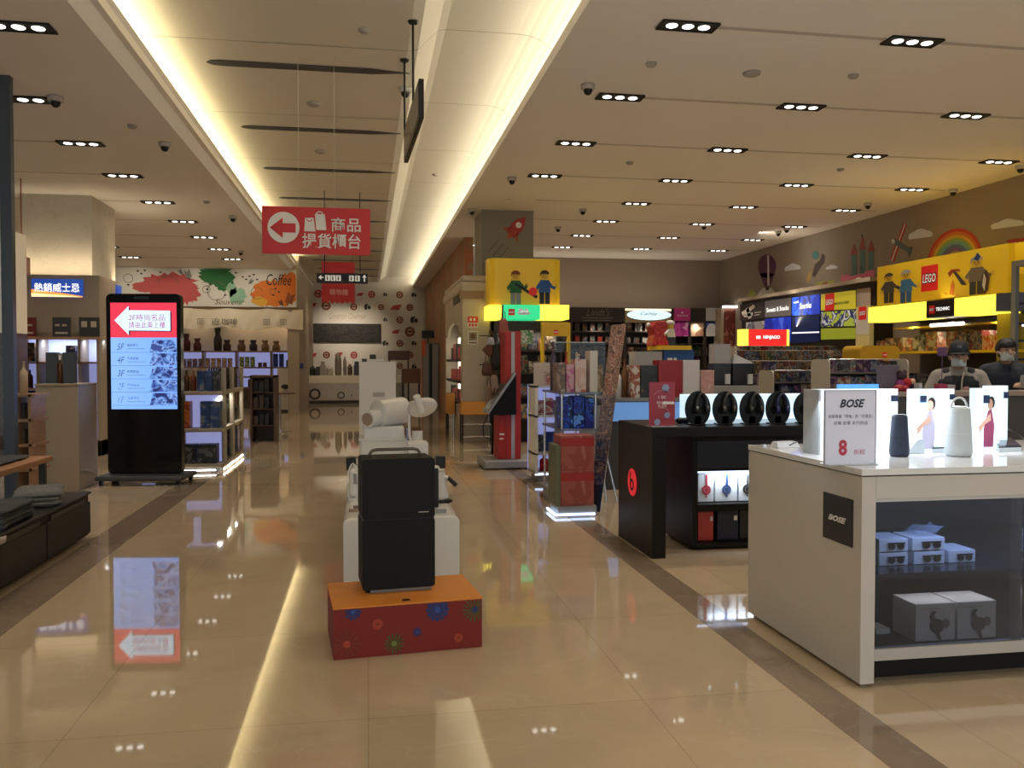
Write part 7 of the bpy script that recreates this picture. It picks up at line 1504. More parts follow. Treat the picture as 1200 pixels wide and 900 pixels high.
    for i, (xa, xb, c) in enumerate(((818,837,(.45,.03,.05)),(838,864.5,(.03,.06,.18)),(866,885,(.03,.03,.03)))):
        u0, u1 = P(xa, 570, Y=Yc+.1).x, P(xb, 570, Y=Yc+.1).x; b = thing('headphone_box', 'white headphone box with %s headphone picture in the black counter' % ['red','blue','black'][i], 'box', ((u0+u1)/2, Yc+.2, zA), 0, 'white headphone boxes'); top = zz(557)
        mesh_obj('carton', MB().box(u0, u1-.004, Yc+.1, Yc+.25, zA, top), mat('carton_cool_white', (.70,.74,.78), .4), b, bevel=.002); pf = front(u0, zA, Yc+.1); w_ = u1-u0; h = top-zA; m_ = mat('hp_pic_%d' % i, c, .4)
        shape(pf, [rect(w_*.46, h*.55, w_*.56, h*.98)], m_, b, name='picture'); shape(pf, [ring_pts(w_*.5, h*.42, h*.10, h*.17, 0, 6.28)], m_, b, .003, .002, 'picture'); shape(pf, [disc(w_*.5, h*.42, h*.08)], m_, b, .006, .001, 'picture'); shape(pf, [rect(w_*.47,h*.15,w_*.53,h*.25)], m_, b, name='cable')
    for i, (xa, xb, c) in enumerate(((818,836,(.50,.06,.05)),(841,865,(.02,.025,.05)),(867,885,(.02,.02,.03)))):
        u0, u1 = P(xa, 620, Y=Yc+.1).x, P(xb, 620, Y=Yc+.1).x; b = thing('headphone_case_box', '%s square box on the bottom shelf of the black counter' % ['red','dark blue','black'][i], 'box', ((u0+u1)/2, Yc+.2, zB)); top = zz(602)
        mesh_obj('carton', MB().box(u0, u1, Yc+.1, Yc+.28, zB, top), mat('casebox_%d' % i, c, .4), b, bevel=.003); shape(front(u0, zB, Yc+.1), rect((u1-u0)*.78, (top-zB)*.68, (u1-u0)*.94, (top-zB)*.84), SIGNWHITE, b, name='price_label')
beats()

# ------------------------------------------------------------------ white speaker counter in front
def bose():
    X0, Y0, Y1 = 2.22, 3.55, 4.72; zt = P(1005, 550, Y=Y0).z; X1 = 4.3
    t = thing('speaker_counter', 'large white display counter with glass front and dark square logo plate', 'counter', ((X0+X1)/2, 4.1, 0))
    WB = mat('counter_white', (.56,.53,.50), .35); zz = lambda y: P(1100, y, Y=Y0).z
    z0 = zz(806)-.0; z0 = .02
    xp = P(1025.5, 700, Y=Y0).x; zh = P(1100, 583, Y=Y0).z; zsl = zt-.03
    mb = MB().box(X0, xp, Y0, Y1, z0, zsl-.006).box(xp, X1, Y0, Y0+.06, zh, zsl-.006).box(xp, X1, Y1-.05, Y1, z0, zsl-.006).box(X1-.06, X1, Y0, Y1, z0, zsl-.006)
    mesh_obj('body', mb, WB, t, bevel=.0025); mesh_obj('shadow_gap', MB().box(X0+.01, X1-.01, Y0+.01, Y1-.01, zsl-.006, zsl), BLACK, t)
    mesh_obj('worktop', MB().box(X0-.004, X1, Y0-.004, Y1, zsl, zt), mat('worktop_white', (.72,.72,.73), .08), t, bevel=.002)
    # interior
    zbot = P(1100, 757, Y=Y0).z; zsi = P(1100, 770, Y=Y0).z; INK = mat('interior_black', (.015,.015,.017), .5)
    mesh_obj('interior', MB().box(xp, X1-.06, Y1-.1, Y1-.05, .1, zh).box(xp, X1-.06, Y0+.04, Y1-.05, zbot-.03, zbot).box(xp, xp+.012, Y0+.03, Y1-.1, zbot, zh).box(xp, X1-.06, Y0+.06, Y1-.05, zh, zh+.02), INK, t)
    zs = P(1100, 667, Y=Y0+.12).z; mesh_obj('shelf', MB().box(xp+.012, X1-.06, Y0+.08, Y1-.1, zs-.02, zs), mat('shelf_black_gloss', (.02,.025,.035), .2), t)
    mesh_obj('sill', MB().box(xp, X1-.06, Y0, Y0+.05, zsi, zbot), mat('sill_alu', (.5,.48,.46), .3, .4), t); mesh_obj('kick', MB().box(xp, X1-.06, Y0+.12, Y0+.14, 0.0, zsi), BLACKM, t)
    mesh_obj('top_rail', MB().box(xp, X1-.06, Y0+.005, Y0+.02, zh-.014, zh), mat('sill_alu'), t)
    xg = P(1196, 700, Y=Y0).x
    mesh_obj('glass_door', MB().box(xp+.004, xg+.02, Y0+.015, Y0+.021, zbot, zh-.014), SMOKE, t); mesh_obj('glass_door', MB().box(xg-.03, X1-.07, Y0+.028, Y0+.034, zbot, zh-.014), SMOKE, t)
    for x, y in ((X0+.05, Y0+.06), (X0+.05, Y1-.06), (X1-.1, Y0+.2), (X1-.1, Y1-.06)): mesh_obj('foot', MB().cyl((x, y, 0), (x, y, .02), .016, 10), CHROME, t)
    area(((xp+X1)/2, Y0+.10, zh-.02), ((xp+X1)/2, Y0+.5, zs), 1.6, .03, 4.5, (.45,.62,1))
    area(((xp+X1)/2, Y0+.12, zs-.03), ((xp+X1)/2, Y0+.3, zbot), 1.6, .03, 1.9, (.9,.88,.88))
    # plate
    pl = facing_left(Y1, 0, X0); a, b = P(966, 576, X=X0), P(1000, 610, X=X0); za = P(966,576,X=X0).z; zb = P(966,629,X=X0).z
    lp = mesh_obj('logo_plate', MB().slab(pl, rect(Y1-a.y, zb, Y1-b.y, za), .0, .006), mat('plate_black', (.008,.010,.016), .25), t)
    letters('BOSE', pl, Y1-(a.y+b.y)/2, (za+zb)/2, (a.y-b.y)*.62, .030, mat('logo_chrome', (.75,.75,.75), .3, .3), t, .007, 'logo_letters', bold=.06, shear=.35)
    # ---- goods inside
    for i, (xa, xb, y0, y1, lvl) in enumerate(((1030,1064,628,644,1),(1069,1107,628,644,1),(1030,1064,647,664,0),(1071,1107,647,664,0),(1112,1143,642,660,0))):
        Yq = Y0+.22; u0, u1 = P(xa,650,Y=Yq).x, P(xb,650,Y=Yq).x; hh = .062; zq = zs+.001+lvl*(hh+.006)
        o = thing('eyewear_box', 'white sunglasses carton with dark glasses picture, %s' % ['upper left of the stack','upper right of the stack','lower left of the stack','lower right of the stack','single one right of the stack'][i], 'box', ((u0+u1)/2, Yq, zq), 0, 'sunglasses cartons behind the glass')
        mesh_obj('carton', MB().box(u0, u1, Yq, Yq+.16, zq, zq+hh), mat('carton_bluewhite', (.65,.70,.80), .3), o, bevel=.002); pf = front(u0, zq, Yq); w_ = u1-u0
        shape(pf, [disc(w_*.42, hh*.42, w_*.12, 14, hh*.26), disc(w_*.74, hh*.42, w_*.12, 14, hh*.26), rect(w_*.28, hh*.6, w_*.88, hh*.72)], BLACK, o, name='glasses_picture')
    single('plastic_wrap', 'crumpled clear plastic wrap over the sunglasses cartons', 'wrapping', MB().grid(10, 6, lambda u, v: Vector((P(1066,650,Y=Y0+.3).x+.16*u, Y0+.23+.14*v, zs+.145+.03*u+.012*math.sin(9*u+4*v)))), mat('plastic_film', (.5,.6,.8), .1, alpha=.35), smooth=True)
    for i, (xa, xb) in enumerate(((1073,1120),(1122,1168))):
        Yq = Y0+.07; u0, u1 = P(xa,730,Y=Yq).x, P(xb,730,Y=Yq).x; v1 = P(1120, 706, Y=Yq).z
        o = thing('earphone_box', 'white earphone carton with a large dark earbud picture, %s of the two' % ['left','right'][i], 'box', ((u0+u1)/2, Yq, zbot), 0, 'earphone cartons on the bottom shelf')
        mesh_obj('carton', MB().box(u0, u1-.004, Yq, Yq+.18, zbot+.001, v1), mat('carton_warm_white', (.55,.53,.50), .4), o, bevel=.002); pf = front(u0, zbot, Yq); w_ = u1-u0; h = v1-zbot
        D = mat('earbud_dark', (.05,.045,.04), .4)
        shape(pf, disc(w_*.52, h*.40, w_*.17, 20, h*.19), D, o, name='earbud_picture'); shape(pf, disc(w_*.73, h*.46, w_*.09, 16, h*.13), mat('earbud_grey', (.16,.15,.14), .4), o, .006, .002, 'earbud_picture')
        shape(pf, [(w_*.36,h*.5),(w_*.33,h*.68),(w_*.40,h*.82),(w_*.47,h*.80),(w_*.42,h*.68),(w_*.50,h*.56)], D, o, .009, .002, 'ear_hook'); shape(pf, [(w_*.46,h*.25),(w_*.55,h*.04),(w_*.61,h*.04),(w_*.54,h*.26)], D, o, .0095, .002, 'cable')
        letters('BOSE', pf, w_*.88, h*.93, w_*.12, h*.035, GREY, o, .004, shear=.3); shape(pf, rect(w_*.12, h*.86, w_*.6, h*.88), mat('print_tan', (.4,.3,.22), .5), o, name='small_writing')
    u0, u1 = P(1027,747,Y=Y0+.2).x, P(1043,747,Y=Y0+.2).x; single('small_carton', 'small pale carton at the left end of the bottom glass shelf', 'box', MB().box(u0-.0, u1, Y0+.2, Y0+.3, zbot+.001, P(1035,737,Y=Y0+.2).z), mat('carton_warm_white'), bevel=.002)
    # ---- on top
    z = zt+.001
    GW = mat('panel_white_glow', (.85,.93,1), .3, emit=.78, ecol=(.80,.91,1))
    GW2 = mat('panel_soft_glow', (.75,.88,.97), .3, emit=.5, ecol=(.66,.84,.98))
    def panel(xa, xb, y0, Yq, nm, m_=GW, d=.05):
        u0, u1 = P(xa, 490, Y=Yq).x, P(xb, 490, Y=Yq).x; v1 = P((xa+xb)/2, y0, Y=Yq).z
        o = thing('glow_display', nm, 'light panel', ((u0+u1)/2, Yq, z)); mesh_obj('panel', MB().box(u0, u1, Yq, Yq+d, z, v1), m_, o, bevel=.002); return o, u0, u1, v1
    LB = mat('label_navy', (.01,.03,.10), .4)
    o, u0, u1, v1 = panel(955, 1052, 456, 4.2, 'widest glowing white panel behind the price sign')
    mesh_obj('side_fin', MB().box(u0-.012, u0, 4.14, 4.3, z, v1), mat('fin_grey', (.5,.55,.6), .3), o); pf = front(u0, z, 4.2); shape(pf, rect((u1-u0)*.91,(v1-z)*.80,(u1-u0)*.99,(v1-z)*.90), LB, o, name='label')
    a0, a1, b0, b1 = R(978, 450, 1026, 458, 4.3); single('blue_card', 'blue strip card sticking up behind the price sign', 'card', MB().box(a0, a1, 4.27, 4.28, z, b1), mat('card_blue_glow', (.08,.3,.7), .4, emit=.35, ecol=(.1,.35,.85)))
    def person_print(o, u0, h, Yq, w_, flip=1):
        """a seated person photograph on a lit panel"""
        pf = front(u0, z, Yq); SK = mat('photo_skin', (.55,.33,.25), .5, emit=.25); HR = mat('photo_hair', (.03,.02,.02), .5); CL = mat('photo_clothes', (.45,.42,.55) if flip > 0 else (.30,.06,.12), .5, emit=.2) if flip > 0 else mat('photo_top', (.28,.05,.12), .5, emit=.15)
        shape(pf, rect(0.0, h*.03, w_, h*.99), mat('photo_field', (.6,.78,.88), .4, emit=.8, ecol=(.6,.80,.9)), o, .001, .001, 'picture')
        shape(pf, [(w_*.3,h*.05),(w_*.75,h*.05),(w_*.8,h*.4),(w_*.66,h*.66),(w_*.5,h*.64),(w_*.3,h*.35)], CL, o, .003, .001, 'picture_clothes'); shape(pf, [(w_*.05,h*.38),(w_*.4,h*.52),(w_*.6,h*.6),(w_*.62,h*.48),(w_*.35,h*.42),(w_*.1,h*.28)], SK, o, .005, .001, 'picture_arm')
        shape(pf, disc(w_*.58, h*.74, w_*.12, 16, h*.09), SK, o, .0055, .001, 'picture_face'); shape(pf, disc(w_*.64, h*.77, w_*.16, 16, h*.10), HR, o, .0045, .001, 'picture_hair')
    o, u0, u1, v1 = panel(1069, 1118, 456, 4.15, 'glowing panel with a seated person picture beside the dark speaker', GW)
    person_print(o, u0+.015, v1-z, 4.15, (u1-u0)*.60); pf = front(u0, z, 4.15); shape(pf, [rect((u1-u0)*.16,(v1-z)*.79,(u1-u0)*.31,(v1-z)*.90), rect((u1-u0)*.86,(v1-z)*.83,(u1-u0)*.99,(v1-z)*.92)], LB, o, .008, .002, 'label')
    o, u0, u1, v1 = panel(1143, 1172, 455, 4.2, 'glowing panel with a person in a dark red top right of the white speaker', GW2)
    person_print(o, u0+.01, v1-z, 4.2, (u1-u0)*.86, -1); pf = front(u0, z, 4.2); shape(pf, rect((u1-u0)*.27,(v1-z)*.76,(u1-u0)*.52,(v1-z)*.89), LB, o, .008, .002, 'label')
    o2, w0, w1, w2 = panel(1155, 1181, 452, 4.28, 'tall narrow glowing panel standing behind the red-top person picture', GW2, .03); shape(front(w0, z, 4.28), rect((w1-w0)*.78,(w2-z)*.80,(w1-w0)*.99,(w2-z)*.90), LB, o2, name='label')
    # price sign
    u0, u1, v0, v1 = R(967, 458, 1026, 531, 3.72); s = thing('price_sign', 'white acrylic price sign with dark brand name and red figure eight', 'sign', ((u0+u1)/2, 3.72, z)); mesh_obj('acrylic_board', MB().box(u0, u1, 3.72, 3.726, z, v1), mat('sign_sheet', (.56,.56,.66), .3, emit=.14), s, bevel=.001)
    mesh_obj('acrylic_rim', MB().box(u0-.003, u1+.003, 3.717, 3.729, v1, v1+.004).box(u0-.003, u0, 3.717, 3.729, z, v1).box(u1, u1+.003, 3.717, 3.729, z, v1), mat('rim_grey', (.4,.4,.45), .2), s); mesh_obj('acrylic_foot', MB().box(u0, u1, 3.69, 3.78, z, z+.004), mat('acrylic'), s)
    pf = front(u0, z, 3.72); W, H = u1-u0, v1-z; IN = mat('ink_navy', (.02,.025,.06), .5); RI = mat('ink_red', (.50,.04,.08), .5); DI = mat('ink_slate', (.12,.12,.16), .5)
    letters('BOSE', pf, W*.53, H*.83, W*.50, H*.115, IN, s, .002, bold=.035, shear=.3); letters('破解專屬『降噪』的「好聲音」', pf, W*.5, H*.655, W*.88, H*.05, DI, s, .002); letters('耳機 音響 系列商品', pf, W*.5, H*.565, W*.68, H*.05, DI, s, .002)
    letters('8', pf, W*.35, H*.23, W*.17, H*.22, RI, s, .002, bold=.035); letters('折起', pf, W*.68, H*.17, W*.22, H*.07, RI, s, .002)
    # speakers
    def speaker(px, y0, y1, wpx, Yq, c, lb, m2):
        p = P(px, 500, Y=Yq); v1 = P(px, y0, Y=Yq).z; r = wpx/2/1000*Yq*1.03; h = v1-z; o = thing('speaker', lb, 'speaker', (p.x, Yq+r, z)); cx, cy_ = p.x, Yq+r
        mesh_obj('grille', MB().lathe([(.001,0),(r*.86,0),(r*.98,.012),(r,.03),(r*.80,h-.01),(r*.74,h),(.001,h)], (cx, cy_, z), 32), c, o, smooth=True)
        mesh_obj('band', MB().lathe([(r*.925,h*.46),(r*.932,h*.465),(r*.925,h*.47)], (cx, cy_, z), 32), m2, o); mesh_obj('control_top', MB().lathe([(.001,0),(r*.6,0),(r*.58,.004),(.001,.004)], (cx, cy_, v1), 24), m2, o); return o, cx, cy_, r, v1
    speaker(1061, 487, 525, 24, 3.95, mat('speaker_navy', (.02,.028,.06), .6, var=.3, vscale=200), 'dark blue cylindrical speaker on the white counter', BLACK)
    o, cx, cy_, r, v1 = speaker(1134, 478, 524, 33, 3.9, mat('speaker_silver', (.50,.55,.58), .5, var=.1, vscale=200), 'pale silver cylindrical speaker with carry loop', mat('sp_ring', (.6,.62,.64), .3))
    mesh_obj('carry_loop', MB().tube([(cx-.045*math.cos(a), cy_, v1+.0+.05*math.sin(a)) for a in [PI*k/12 for k in range(13)]], .006, 8), mat('sp_ring'), o, smooth=True)
    single('lens_cover', 'small dark round lens cap behind the blue speaker', 'cap', MB().ball((P(1060,484,Y=4.1).x, 4.12, z+.0+.03), .028, .02, .03), BLACK, smooth=True)
    def tablet(pts, lb):
        q = [P(x, y, Z=z+(.02 if k < 2 else .045)) for k, (x, y) in enumerate(pts)]
        o = thing('tablet', lb, 'tablet', tuple(sum((p for p in q), Vector())/4*Vector((1,1,0)) if False else ((q[0].x+q[1].x)/2, q[0].y, z)), 0)
        up_ = Vector((0,0,.007)); vs = q+[p+up_ for p in q]; fs = [(3,2,1,0),(4,5,6,7),(0,1,5,4),(1,2,6,5),(2,3,7,6),(3,0,4,7)]
        mesh_obj('body', MB().add(vs, fs), mat('tablet_black', (.03,.035,.06), .15), o)
        c = sum(q, Vector())/4; sc = [c+(p-c)*.86+up_*1.15 for p in q]; mesh_obj('screen', MB().add(sc+[p+up_*.1 for p in sc], fs), mat('tablet_screen', (.04,.05,.10), .08), o)
        mesh_obj('wedge_stand', MB().add([Vector((p.x, p.y, z)) for p in q]+q, fs), mat('wedge_clear', (.55,.62,.68), .2), o)
    tablet([(1093,526),(1121,525),(1110,515),(1088,515)], 'small dark tablet on a wedge between the blue and silver speakers')
    tablet([(1170,525),(1197,524),(1185,514),(1163,514)], 'small dark tablet on a wedge right of the silver speaker')
    pts = [P(x, y, Z=z+.006) for x, y in ((1085,518),(1078,520),(1070,523),(1066,521),(1075,517),(1088,514))]; single('power_cable', 'thin dark cable between the blue speaker and the tablet', 'cable', MB().tube(pts, .0025, 6), BLACK, smooth=True)
    pts = [P(x, y, Z=z+.004+dz) for x, y, dz in ((1170,512,.01),(1172,505,.05),(1182,503,.06),(1195,510,.02),(1205,520,0))]; single('power_cable', 'thin grey cable arching behind the right tablet', 'cable', MB().tube(pts, .0025, 6), GREY, smooth=True)
    pts = [P(x, y, Z=z+.006) for x, y in ((1038,520),(1044,517),(1050,519),(1047,522),(1055,524))]; single('power_cable', 'thin dark cable left of the blue speaker', 'cable', MB().tube(pts, .0025, 6), BLACK, smooth=True)
    a, b = P(912, 525, Z=z), P(938, 524, Z=z); w_ = single('white_cradle', 'white flat cradle box at the left end of the white counter', 'box', MB().add([a, b, b+Vector((.0,.10,0)), a+Vector((0,.10,0)), a+Vector((0,.02,.03)), b+Vector((-.01,.02,.03)), b+Vector((-.01,.09,.03)), a+Vector((.01,.09,.03))], [(0,1,5,4),(1,2,6,5),(2,3,7,6),(3,0,4,7),(4,5,6,7),(3,2,1,0)]), mat('cradle_white', (.75,.78,.82), .3))
    a = P(955, 519, Z=z); b = P(938, 510, Z=z); single('white_wedge', 'pale acrylic wedge riser against the widest glowing panel', 'riser', MB().slab(Plane((b.x-.02, 4.1, z), (1,0,0), (0,0,1)), [(0,0),(.11,0),(.11,.075),(.07,.075)], -.12, 0), mat('acrylic_white', (.6,.68,.75), .2))
    p = P(933, 516, Z=z+.03); single('black_clip', 'tiny black clip on the white cradle', 'clip', MB().tube([P(925,522,Z=z+.032), P(931,519,Z=z+.045), P(935,518,Z=z+.04)], .003, 6), BLACK)
    # LED under the panels lights the counter top
    area((P(1060,520,Y=4.15).x, 4.12, z+.30), (P(1060,520,Y=4.15).x, 3.85, z), 1.5, .03, 4, (.8,.9,1))
bose()

# ------------------------------------------------------------------ cash counter where the two people stand
def cash():
    Y = 6.55; x0 = P(1036, 470, Y=Y).x; zt = P(1100, 459, Y=Y).z
    t = thing('cash_counter', 'dark cash counter with pale top behind the white speaker counter', 'counter', (x0+1.2, Y, 0))
    x0 = P(1052, 470, Y=Y).x
    mesh_obj('body', MB().box(x0, x0+2.6, Y+.02, Y+.30, 0, zt-.04), DGREY, t); mesh_obj('top', MB().box(x0-.03, x0+2.6, Y, Y+.32, zt-.04, zt), mat('cash_top', (.30,.24,.22), .3), t, bevel=.004)
    z = zt+.001
    # plush
    c = P(1055, 445, Y=Y+.15); o = thing('plush_toy', 'red and purple plush toy with dark head and pink nose on the cash counter', 'plush toy', (c.x+.03, Y+.2, z)); cx = c.x+.05
    mesh_obj('body', MB().ball((cx, Y+.2, z+.05), .06, .05, .055), mat('plush_purple', (.22,.03,.15), .9), o, smooth=True); mesh_obj('chest', MB().ball((cx+.03, Y+.17, z+.075), .045, .04, .04), mat('plush_red', (.40,.02,.03), .9), o, smooth=True)
    mesh_obj('head', MB().ball((cx-.0, Y+.2, z+.13), .04), mat('plush_dark', (.05,.02,.03), .9), o, smooth=True); mesh_obj('nose', MB().ball((cx+.065, Y+.15, z+.085), .025), mat('plush_nose', (.7,.42,.25), .8), o, smooth=True)
    for s in (-1, 1): mesh_obj('ear', MB().ball((cx+s*.028, Y+.2, z+.165), .018), mat('plush_dark'), o, smooth=True)
    u0, u1, v0, v1 = R(1035, 428, 1055, 455, Y+.21); u0 = max(u0, x0); single('grey_box_stand', 'dim violet-grey upright box behind the plush toy', 'box', MB().box(u0, u1, Y+.22, Y+.31, z, v1), mat('box_violet_grey', (.12,.10,.14), .5), bevel=.004)
    for i, (px, y0, y1, w_, c, lb) in enumerate(((1058,452,462,.12,(.35,.02,.03),'bunch of small red sweets left of the plush toy'),(1105,450,460,.075,(.35,.03,.10),'pink gift card box in front of the capped person'),(1115,451,460,.075,(.35,.30,.32),'pale grey gift card box right of the pink one'),(1079,449,460,.03,(.45,.45,.5),'clear small cup on the cash counter'))):
        p = P(px, 455, Y=Y+.05); h = max(P(px, y0, Y=Y+.05).z-z, .03); x = max(p.x, x0+w_/2); single('counter_item', lb, 'small item', MB().box(x-w_/2, x+w_/2, Y+.05, Y+.12, z, z+h) if i else MB().ball((x, Y+.1, z+.03), .05, .04, .03).ball((x+.05, Y+.09, z+.02), .03), mat('cash_item_%d' % i, c, .5), bevel=.002 if i else 0)
    u0, u1, v0, v1 = R(1097, 407, 1108, 417, Y+.3); single('hanging_tag', 'dark violet tag card on a thin post left of the capped person', 'tag', MB().box(u0, u1, Y+.28, Y+.285, v0, v1).cyl(((u0+u1)/2, Y+.282, z), ((u0+u1)/2, Y+.282, v0), .004, 6), mat('tag_violet', (.10,.05,.14), .5))
cash()
# ------------------------------------------------------------------ the two people behind the cash counter
def cap_(mb, a, b, r0, r1, n=12):
    a, b = Vector(a), Vector(b); mb.cone(a, b, r0, r1, n); mb.ball(a, r0, n=n, m=7); mb.ball(b, r1, n=n, m=7)
def fused(name, mb, m, parent, voxel):
    o = mesh_obj(name, mb, m, parent, smooth=True)
    r = o.modifiers.new('fuse', 'REMESH'); r.mode = 'VOXEL'; r.voxel_size = voxel; r.use_smooth_shade = True
    s = o.modifiers.new('soften', 'SMOOTH'); s.factor = .5; s.iterations = 4
    return o
def person(label, x, y, H, rz, head_yaw, hands, jacket, trousers, cap_on, vest=None):
    t = thing('person', label, 'person', (x, y, 0), rz); M = world_m(t); k = H/1.70
    V = lambda q: M @ (Vector(q)*k)
    SK = mat('skin', (.42,.25,.17), .5); sh = {}
    tilt = .035
    head = Vector((0, -.055-tilt, 1.585)); neck = Vector((0, -.01, 1.47)); chest = Vector((0, 0, 1.28)); waist = Vector((0, .01, 1.05)); hip = Vector((0, .01, .92))
    def limb(mb, pts, rs, grow=0):
        for i in range(len(pts)-1): cap_(mb, V(pts[i]), V(pts[i+1]), (rs[i]+grow)*k, (rs[i+1]+grow)*k)
    arms = []
    for s, (el, wr) in zip((-1, 1), hands):
        arms.append([Vector((s*.185, 0, 1.385)), Vector(el), Vector(wr)])
    legs = [[Vector((s*.09, .01, .90)), Vector((s*.10, -.01, .48)), Vector((s*.105, .03, .09))] for s in (-1, 1)]
    b = MB()
    def torso(mb, g=0):
        for s in (-1, 1):
            cap_(mb, V((s*.075,0,1.33)), V((s*.06,.005,1.08)), (.115+g)*k, (.10+g)*k); cap_(mb, V((s*.06,.005,1.08)), V((s*.075,.01,.93)), (.10+g)*k, (.115+g)*k)
            cap_(mb, V((s*.05,0,1.40)), V((s*.175,0,1.385)), (.07+g)*k, (.06+g)*k)
    torso(b)
    cap_(b, V(neck), V(head+Vector((0,.03,-.08))), .055*k, .055*k)
    # head: cranium, jaw, chin, nose, ears
    R_ = Matrix.Rotation(head_yaw, 3, 'Z')
    hv = lambda q: V(head + R_ @ Vector(q))
    b.ball(hv((0,.015,.03)), .076*k, .093*k, .092*k, 18, 12); b.ball(hv((0,-.02,-.035)), .062*k, .070*k, .072*k, 16, 10); b.ball(hv((0,-.055,-.085)), .028*k, .025*k, .024*k)
    cap_(b, hv((0,-.088,.012)), hv((0,-.108,-.022)), .010*k, .015*k)
    for s in (-1, 1): b.ball(hv((s*.078,.015,-.005)), .012*k, .02*k, .032*k); b.ball(hv((s*.03,-.072,.022)), .018*k, .012*k, .010*k)
    for a in arms: limb(b, a, [.055,.042,.030])
    for l in legs: limb(b, l, [.085,.06,.042]); cap_(b, V(l[2]+Vector((0,.02,-.04))), V(l[2]+Vector((0,-.14,-.055))), .04*k, .032*k)
    # hands: palm, four unequal bent fingers, thumb from the side of the palm
    for s, a in zip((-1, 1), arms):
        d = (a[2]-a[1]).normalized(); up_ = Vector((0,0,1)); side = d.cross(up_).normalized(); nrm = side.cross(d).normalized()
        pc = a[2]+d*.055
        for u in (-.026,-.009,.009,.026): cap_(b, V(a[2]+d*.015+side*u*.6), V(a[2]+d*.085+side*u), .015*k, .012*k, 8)
        for u, L in ((-.028,.058),(-.010,.072),(.009,.078),(.027,.070)):
            p0 = a[2]+d*.088+side*u; p1 = p0+d*L*.45-nrm*.012; p2 = p1+d*L*.30-nrm*.024; p3 = p2+d*L*.10-nrm*.024
            for q0, q1, r0, r1 in ((p0,p1,.0095,.009),(p1,p2,.009,.0085),(p2,p3,.0085,.008)): cap_(b, V(q0), V(q1), r0*k, r1*k, 8)
        sd = -s
        t0 = a[2]+d*.03+side*.028*sd*-1; t1 = t0+d*.03-side*.022*sd-nrm*.01; t2 = t1+d*.03-nrm*.012
        cap_(b, V(t0), V(t1), .013*k, .011*k, 8); cap_(b, V(t1), V(t2), .011*k, .009*k, 8)
    body = fused('body', b, SK, t, .0065)
    # clothes
    j = MB(); torso(j, .018)
    for a in arms: limb(j, [a[0], a[1], a[1].lerp(a[2], .93)], [.060,.050,.040], .012)
    cap_(j, V(neck+Vector((0,.0,-.04))), V(neck+Vector((0,-.005,.01))), .075*k, .066*k)
    fused('jacket', j, jacket, t, .011)
    if vest:
        v = MB()
        for s in (-1, 1): cap_(v, V((s*.07,-.012,1.31)), V((s*.06,-.008,1.00)), .135*k, .128*k)
        cap_(v, V((.075,-.015,1.34)), V((.10,-.01,1.405)), .10*k, .078*k); cap_(v, V((-.075,-.015,1.34)), V((-.10,-.01,1.405)), .10*k, .078*k)
        fused('vest', v, vest, t, .011)
        mesh_obj('name_badge', MB().ball(V((.07,-.152,1.27)), .045*k, .008*k, .025*k), mat('badge_pink', (.55,.30,.30), .5), t, smooth=True)
        mesh_obj('vest_stripe', MB().tube([V((.045,-.105,1.43)), V((.03,-.14,1.36)), V((.025,-.157,1.26)), V((.02,-.16,1.15))], .008*k, 6), mat('stripe_pale', (.45,.40,.35), .7), t, smooth=True)
    p = MB()
    for l in legs: limb(p, [l[0], l[1], l[2]+Vector((0,0,.0))], [.092,.068,.055], .012)
    cap_(p, V((-.06,.01,.93)), V((.06,.01,.93)), .125*k, .125*k)
    fused('trousers', p, trousers, t, .013)
    for l in legs: mesh_obj('shoe', MB().ball(V(l[2]+Vector((0,-.06,-.045))), .052*k, .135*k, .048*k), BLACK, t, smooth=True)
    # face mask, eyes, hair, cap
    f = MB(); N = 12
    f.grid(N, 8, lambda u, v: hv((.070*math.sin((u-.5)*2.5), .012-.098*math.cos((u-.5)*2.5)-.024*math.exp(-((u-.5)*7)**2)*math.sin(PI*min(1, v*1.1)), -.095+.082*v)))
    mk = mesh_obj('face_mask', f, mat('mask_pale_blue', (.50,.60,.64) if cap_on else (.40,.46,.46), .8) if cap_on else mat('mask_grey_green', (.38,.43,.42), .8), t, smooth=True)
    so = mk.modifiers.new('thick', 'SOLIDIFY'); so.thickness = .004
    for s in (-1, 1):
        mesh_obj('mask_strap', MB().tube([hv((s*.066,-.03,-.02)), hv((s*.076,-.01,0)), hv((s*.086,.03,.01))], .0025, 5), SIGNWHITE, t); mesh_obj('eye', MB().ball(hv((s*.030,-.081,.015)), .012*k, .006*k, .006*k), mat('eye_dark', (.02,.012,.01), .2), t, smooth=True)
        mesh_obj('eyebrow', MB().tube([hv((s*.014,-.086,.036)), hv((s*.032,-.084,.041)), hv((s*.048,-.076,.036))], .004*k, 6), mat('hair_black', (.010,.008,.008), .5), t)
    HB = mat('hair_black'); h = MB()
    h.ball(hv((0,.035,.045)), .086*k, .092*k, .092*k, 18, 12); h.ball(hv((0,.06,.0)), .078*k, .06*k, .08*k)
    for s in (-1, 1): h.ball(hv((s*.07,.02,.03)), .022*k, .045*k, .05*k)
    if not cap_on:
        random.seed(3)
        for i in range(16): a = PI*(1.12+.76*i/15); h.ball(hv((.070*math.cos(a), .005+.078*math.sin(a), .072+random.uniform(-.012,.008))), .024*k, .022*k, .030*k)
        h.ball(hv((0,.0,.095)), .07*k, .075*k, .045*k)
    fused('hair', h, HB, t, .008)
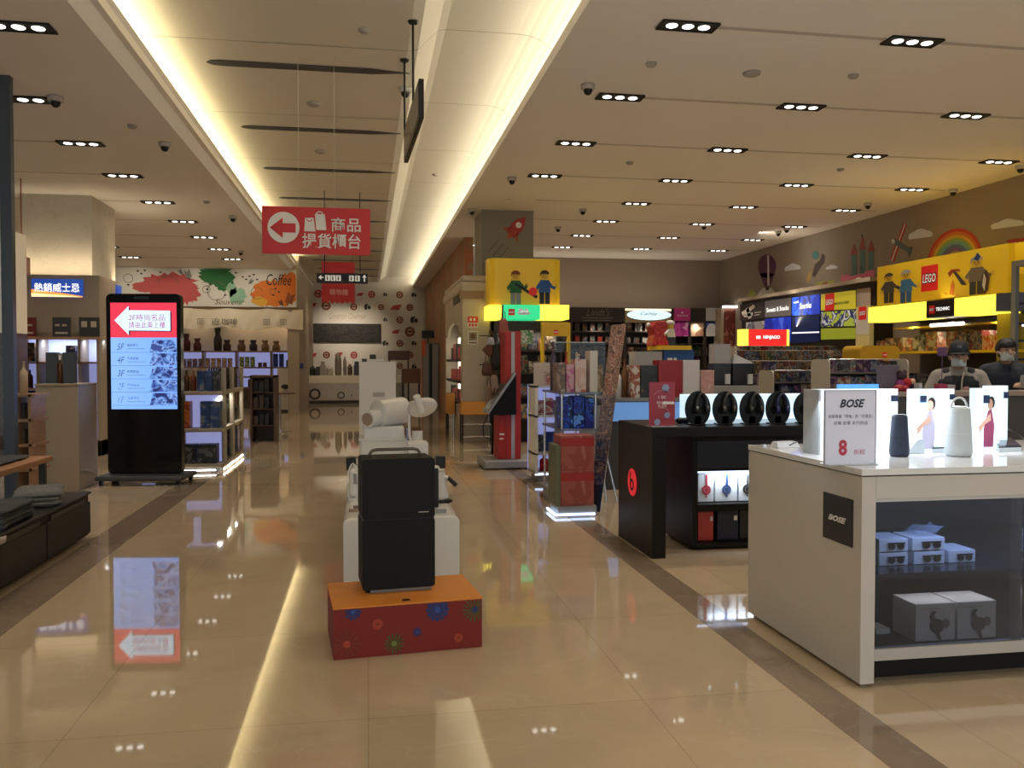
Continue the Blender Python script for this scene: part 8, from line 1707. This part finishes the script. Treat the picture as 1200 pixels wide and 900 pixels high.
    if cap_on:
        c = MB(); prof_ = [(.001,.175),(.04,.168),(.07,.145),(.088,.105),(.095,.06),(.093,.045),(.001,.045)]
        c.lathe(prof_, (0,0,0), 24, 1, 1.1); c.v = [hv((q.x/1, q.y+.012, q.z-.01)) for q in c.v]
        mesh_obj('cap', c, mat('cap_dark', (.012,.014,.022), .7), t, smooth=True)
        br = MB(); br.grid(12, 4, lambda u, v: hv((.088*math.sin((u-.5)*2.6)*(1+.0*v), .012-.095*math.cos((u-.5)*2.6)-.06*v*math.cos((u-.5)*2.2), .042-.022*v-.01*abs(u-.5))))
        o = mesh_obj('cap_brim', br, mat('cap_dark'), t, smooth=True); so = o.modifiers.new('thick', 'SOLIDIFY'); so.thickness = .005
        mesh_obj('cap_badge', MB().ball(hv((0,-.092,.095)), .03*k, .006*k, .014*k), mat('cap_print', (.10,.12,.18), .6), t, smooth=True)
    return t, V
px = P(1123, 430, Y=7.42)
t1, V1 = person('person in dark cap, pale mask and light grey jacket with black vest behind the counter', px.x, 7.42, 1.66, -.62, .05,
    [((-.30,-.06,1.13),(-.16,-.30,1.06)), ((.29,-.05,1.13),(.14,-.31,1.07))], mat('jacket_light_grey', (.30,.27,.24), .8, var=.15, vscale=8), NAVY, True, mat('vest_black', (.012,.013,.018), .7))
px = P(1179, 430, Y=7.85)
t2, V2 = person('dark-haired person in grey mask and dark navy jacket looking down at a held phone', px.x, 7.85, 1.72, -.68, .35,
    [((-.29,-.08,1.12),(-.10,-.32,1.12)), ((.30,-.08,1.14),(.16,-.33,1.24))], mat('jacket_navy', (.012,.017,.032), .7, var=.2, vscale=8), NAVY, False)
c = V2((.145, -.43, 1.27)); ph = thing('mobile_phone', 'pale mobile phone held in the hand of the dark-haired person', 'phone', tuple(c), -.68+.2); M_ = world_m(ph) @ Matrix.Rotation(.45, 4, 'X')
mb = MB().box(-.036, .036, -.004, .004, -.05, .09); mb.v = [M_ @ q for q in mb.v]; mesh_obj('case', mb, mat('phone_pale', (.55,.53,.5), .3), ph, bevel=.002)
mb = MB().box(-.032, .032, .004, .005, -.045, .085); mb.v = [M_ @ q for q in mb.v]; mesh_obj('screen', mb, mat('phone_screen', (.1,.12,.15), .1, emit=.3), ph)
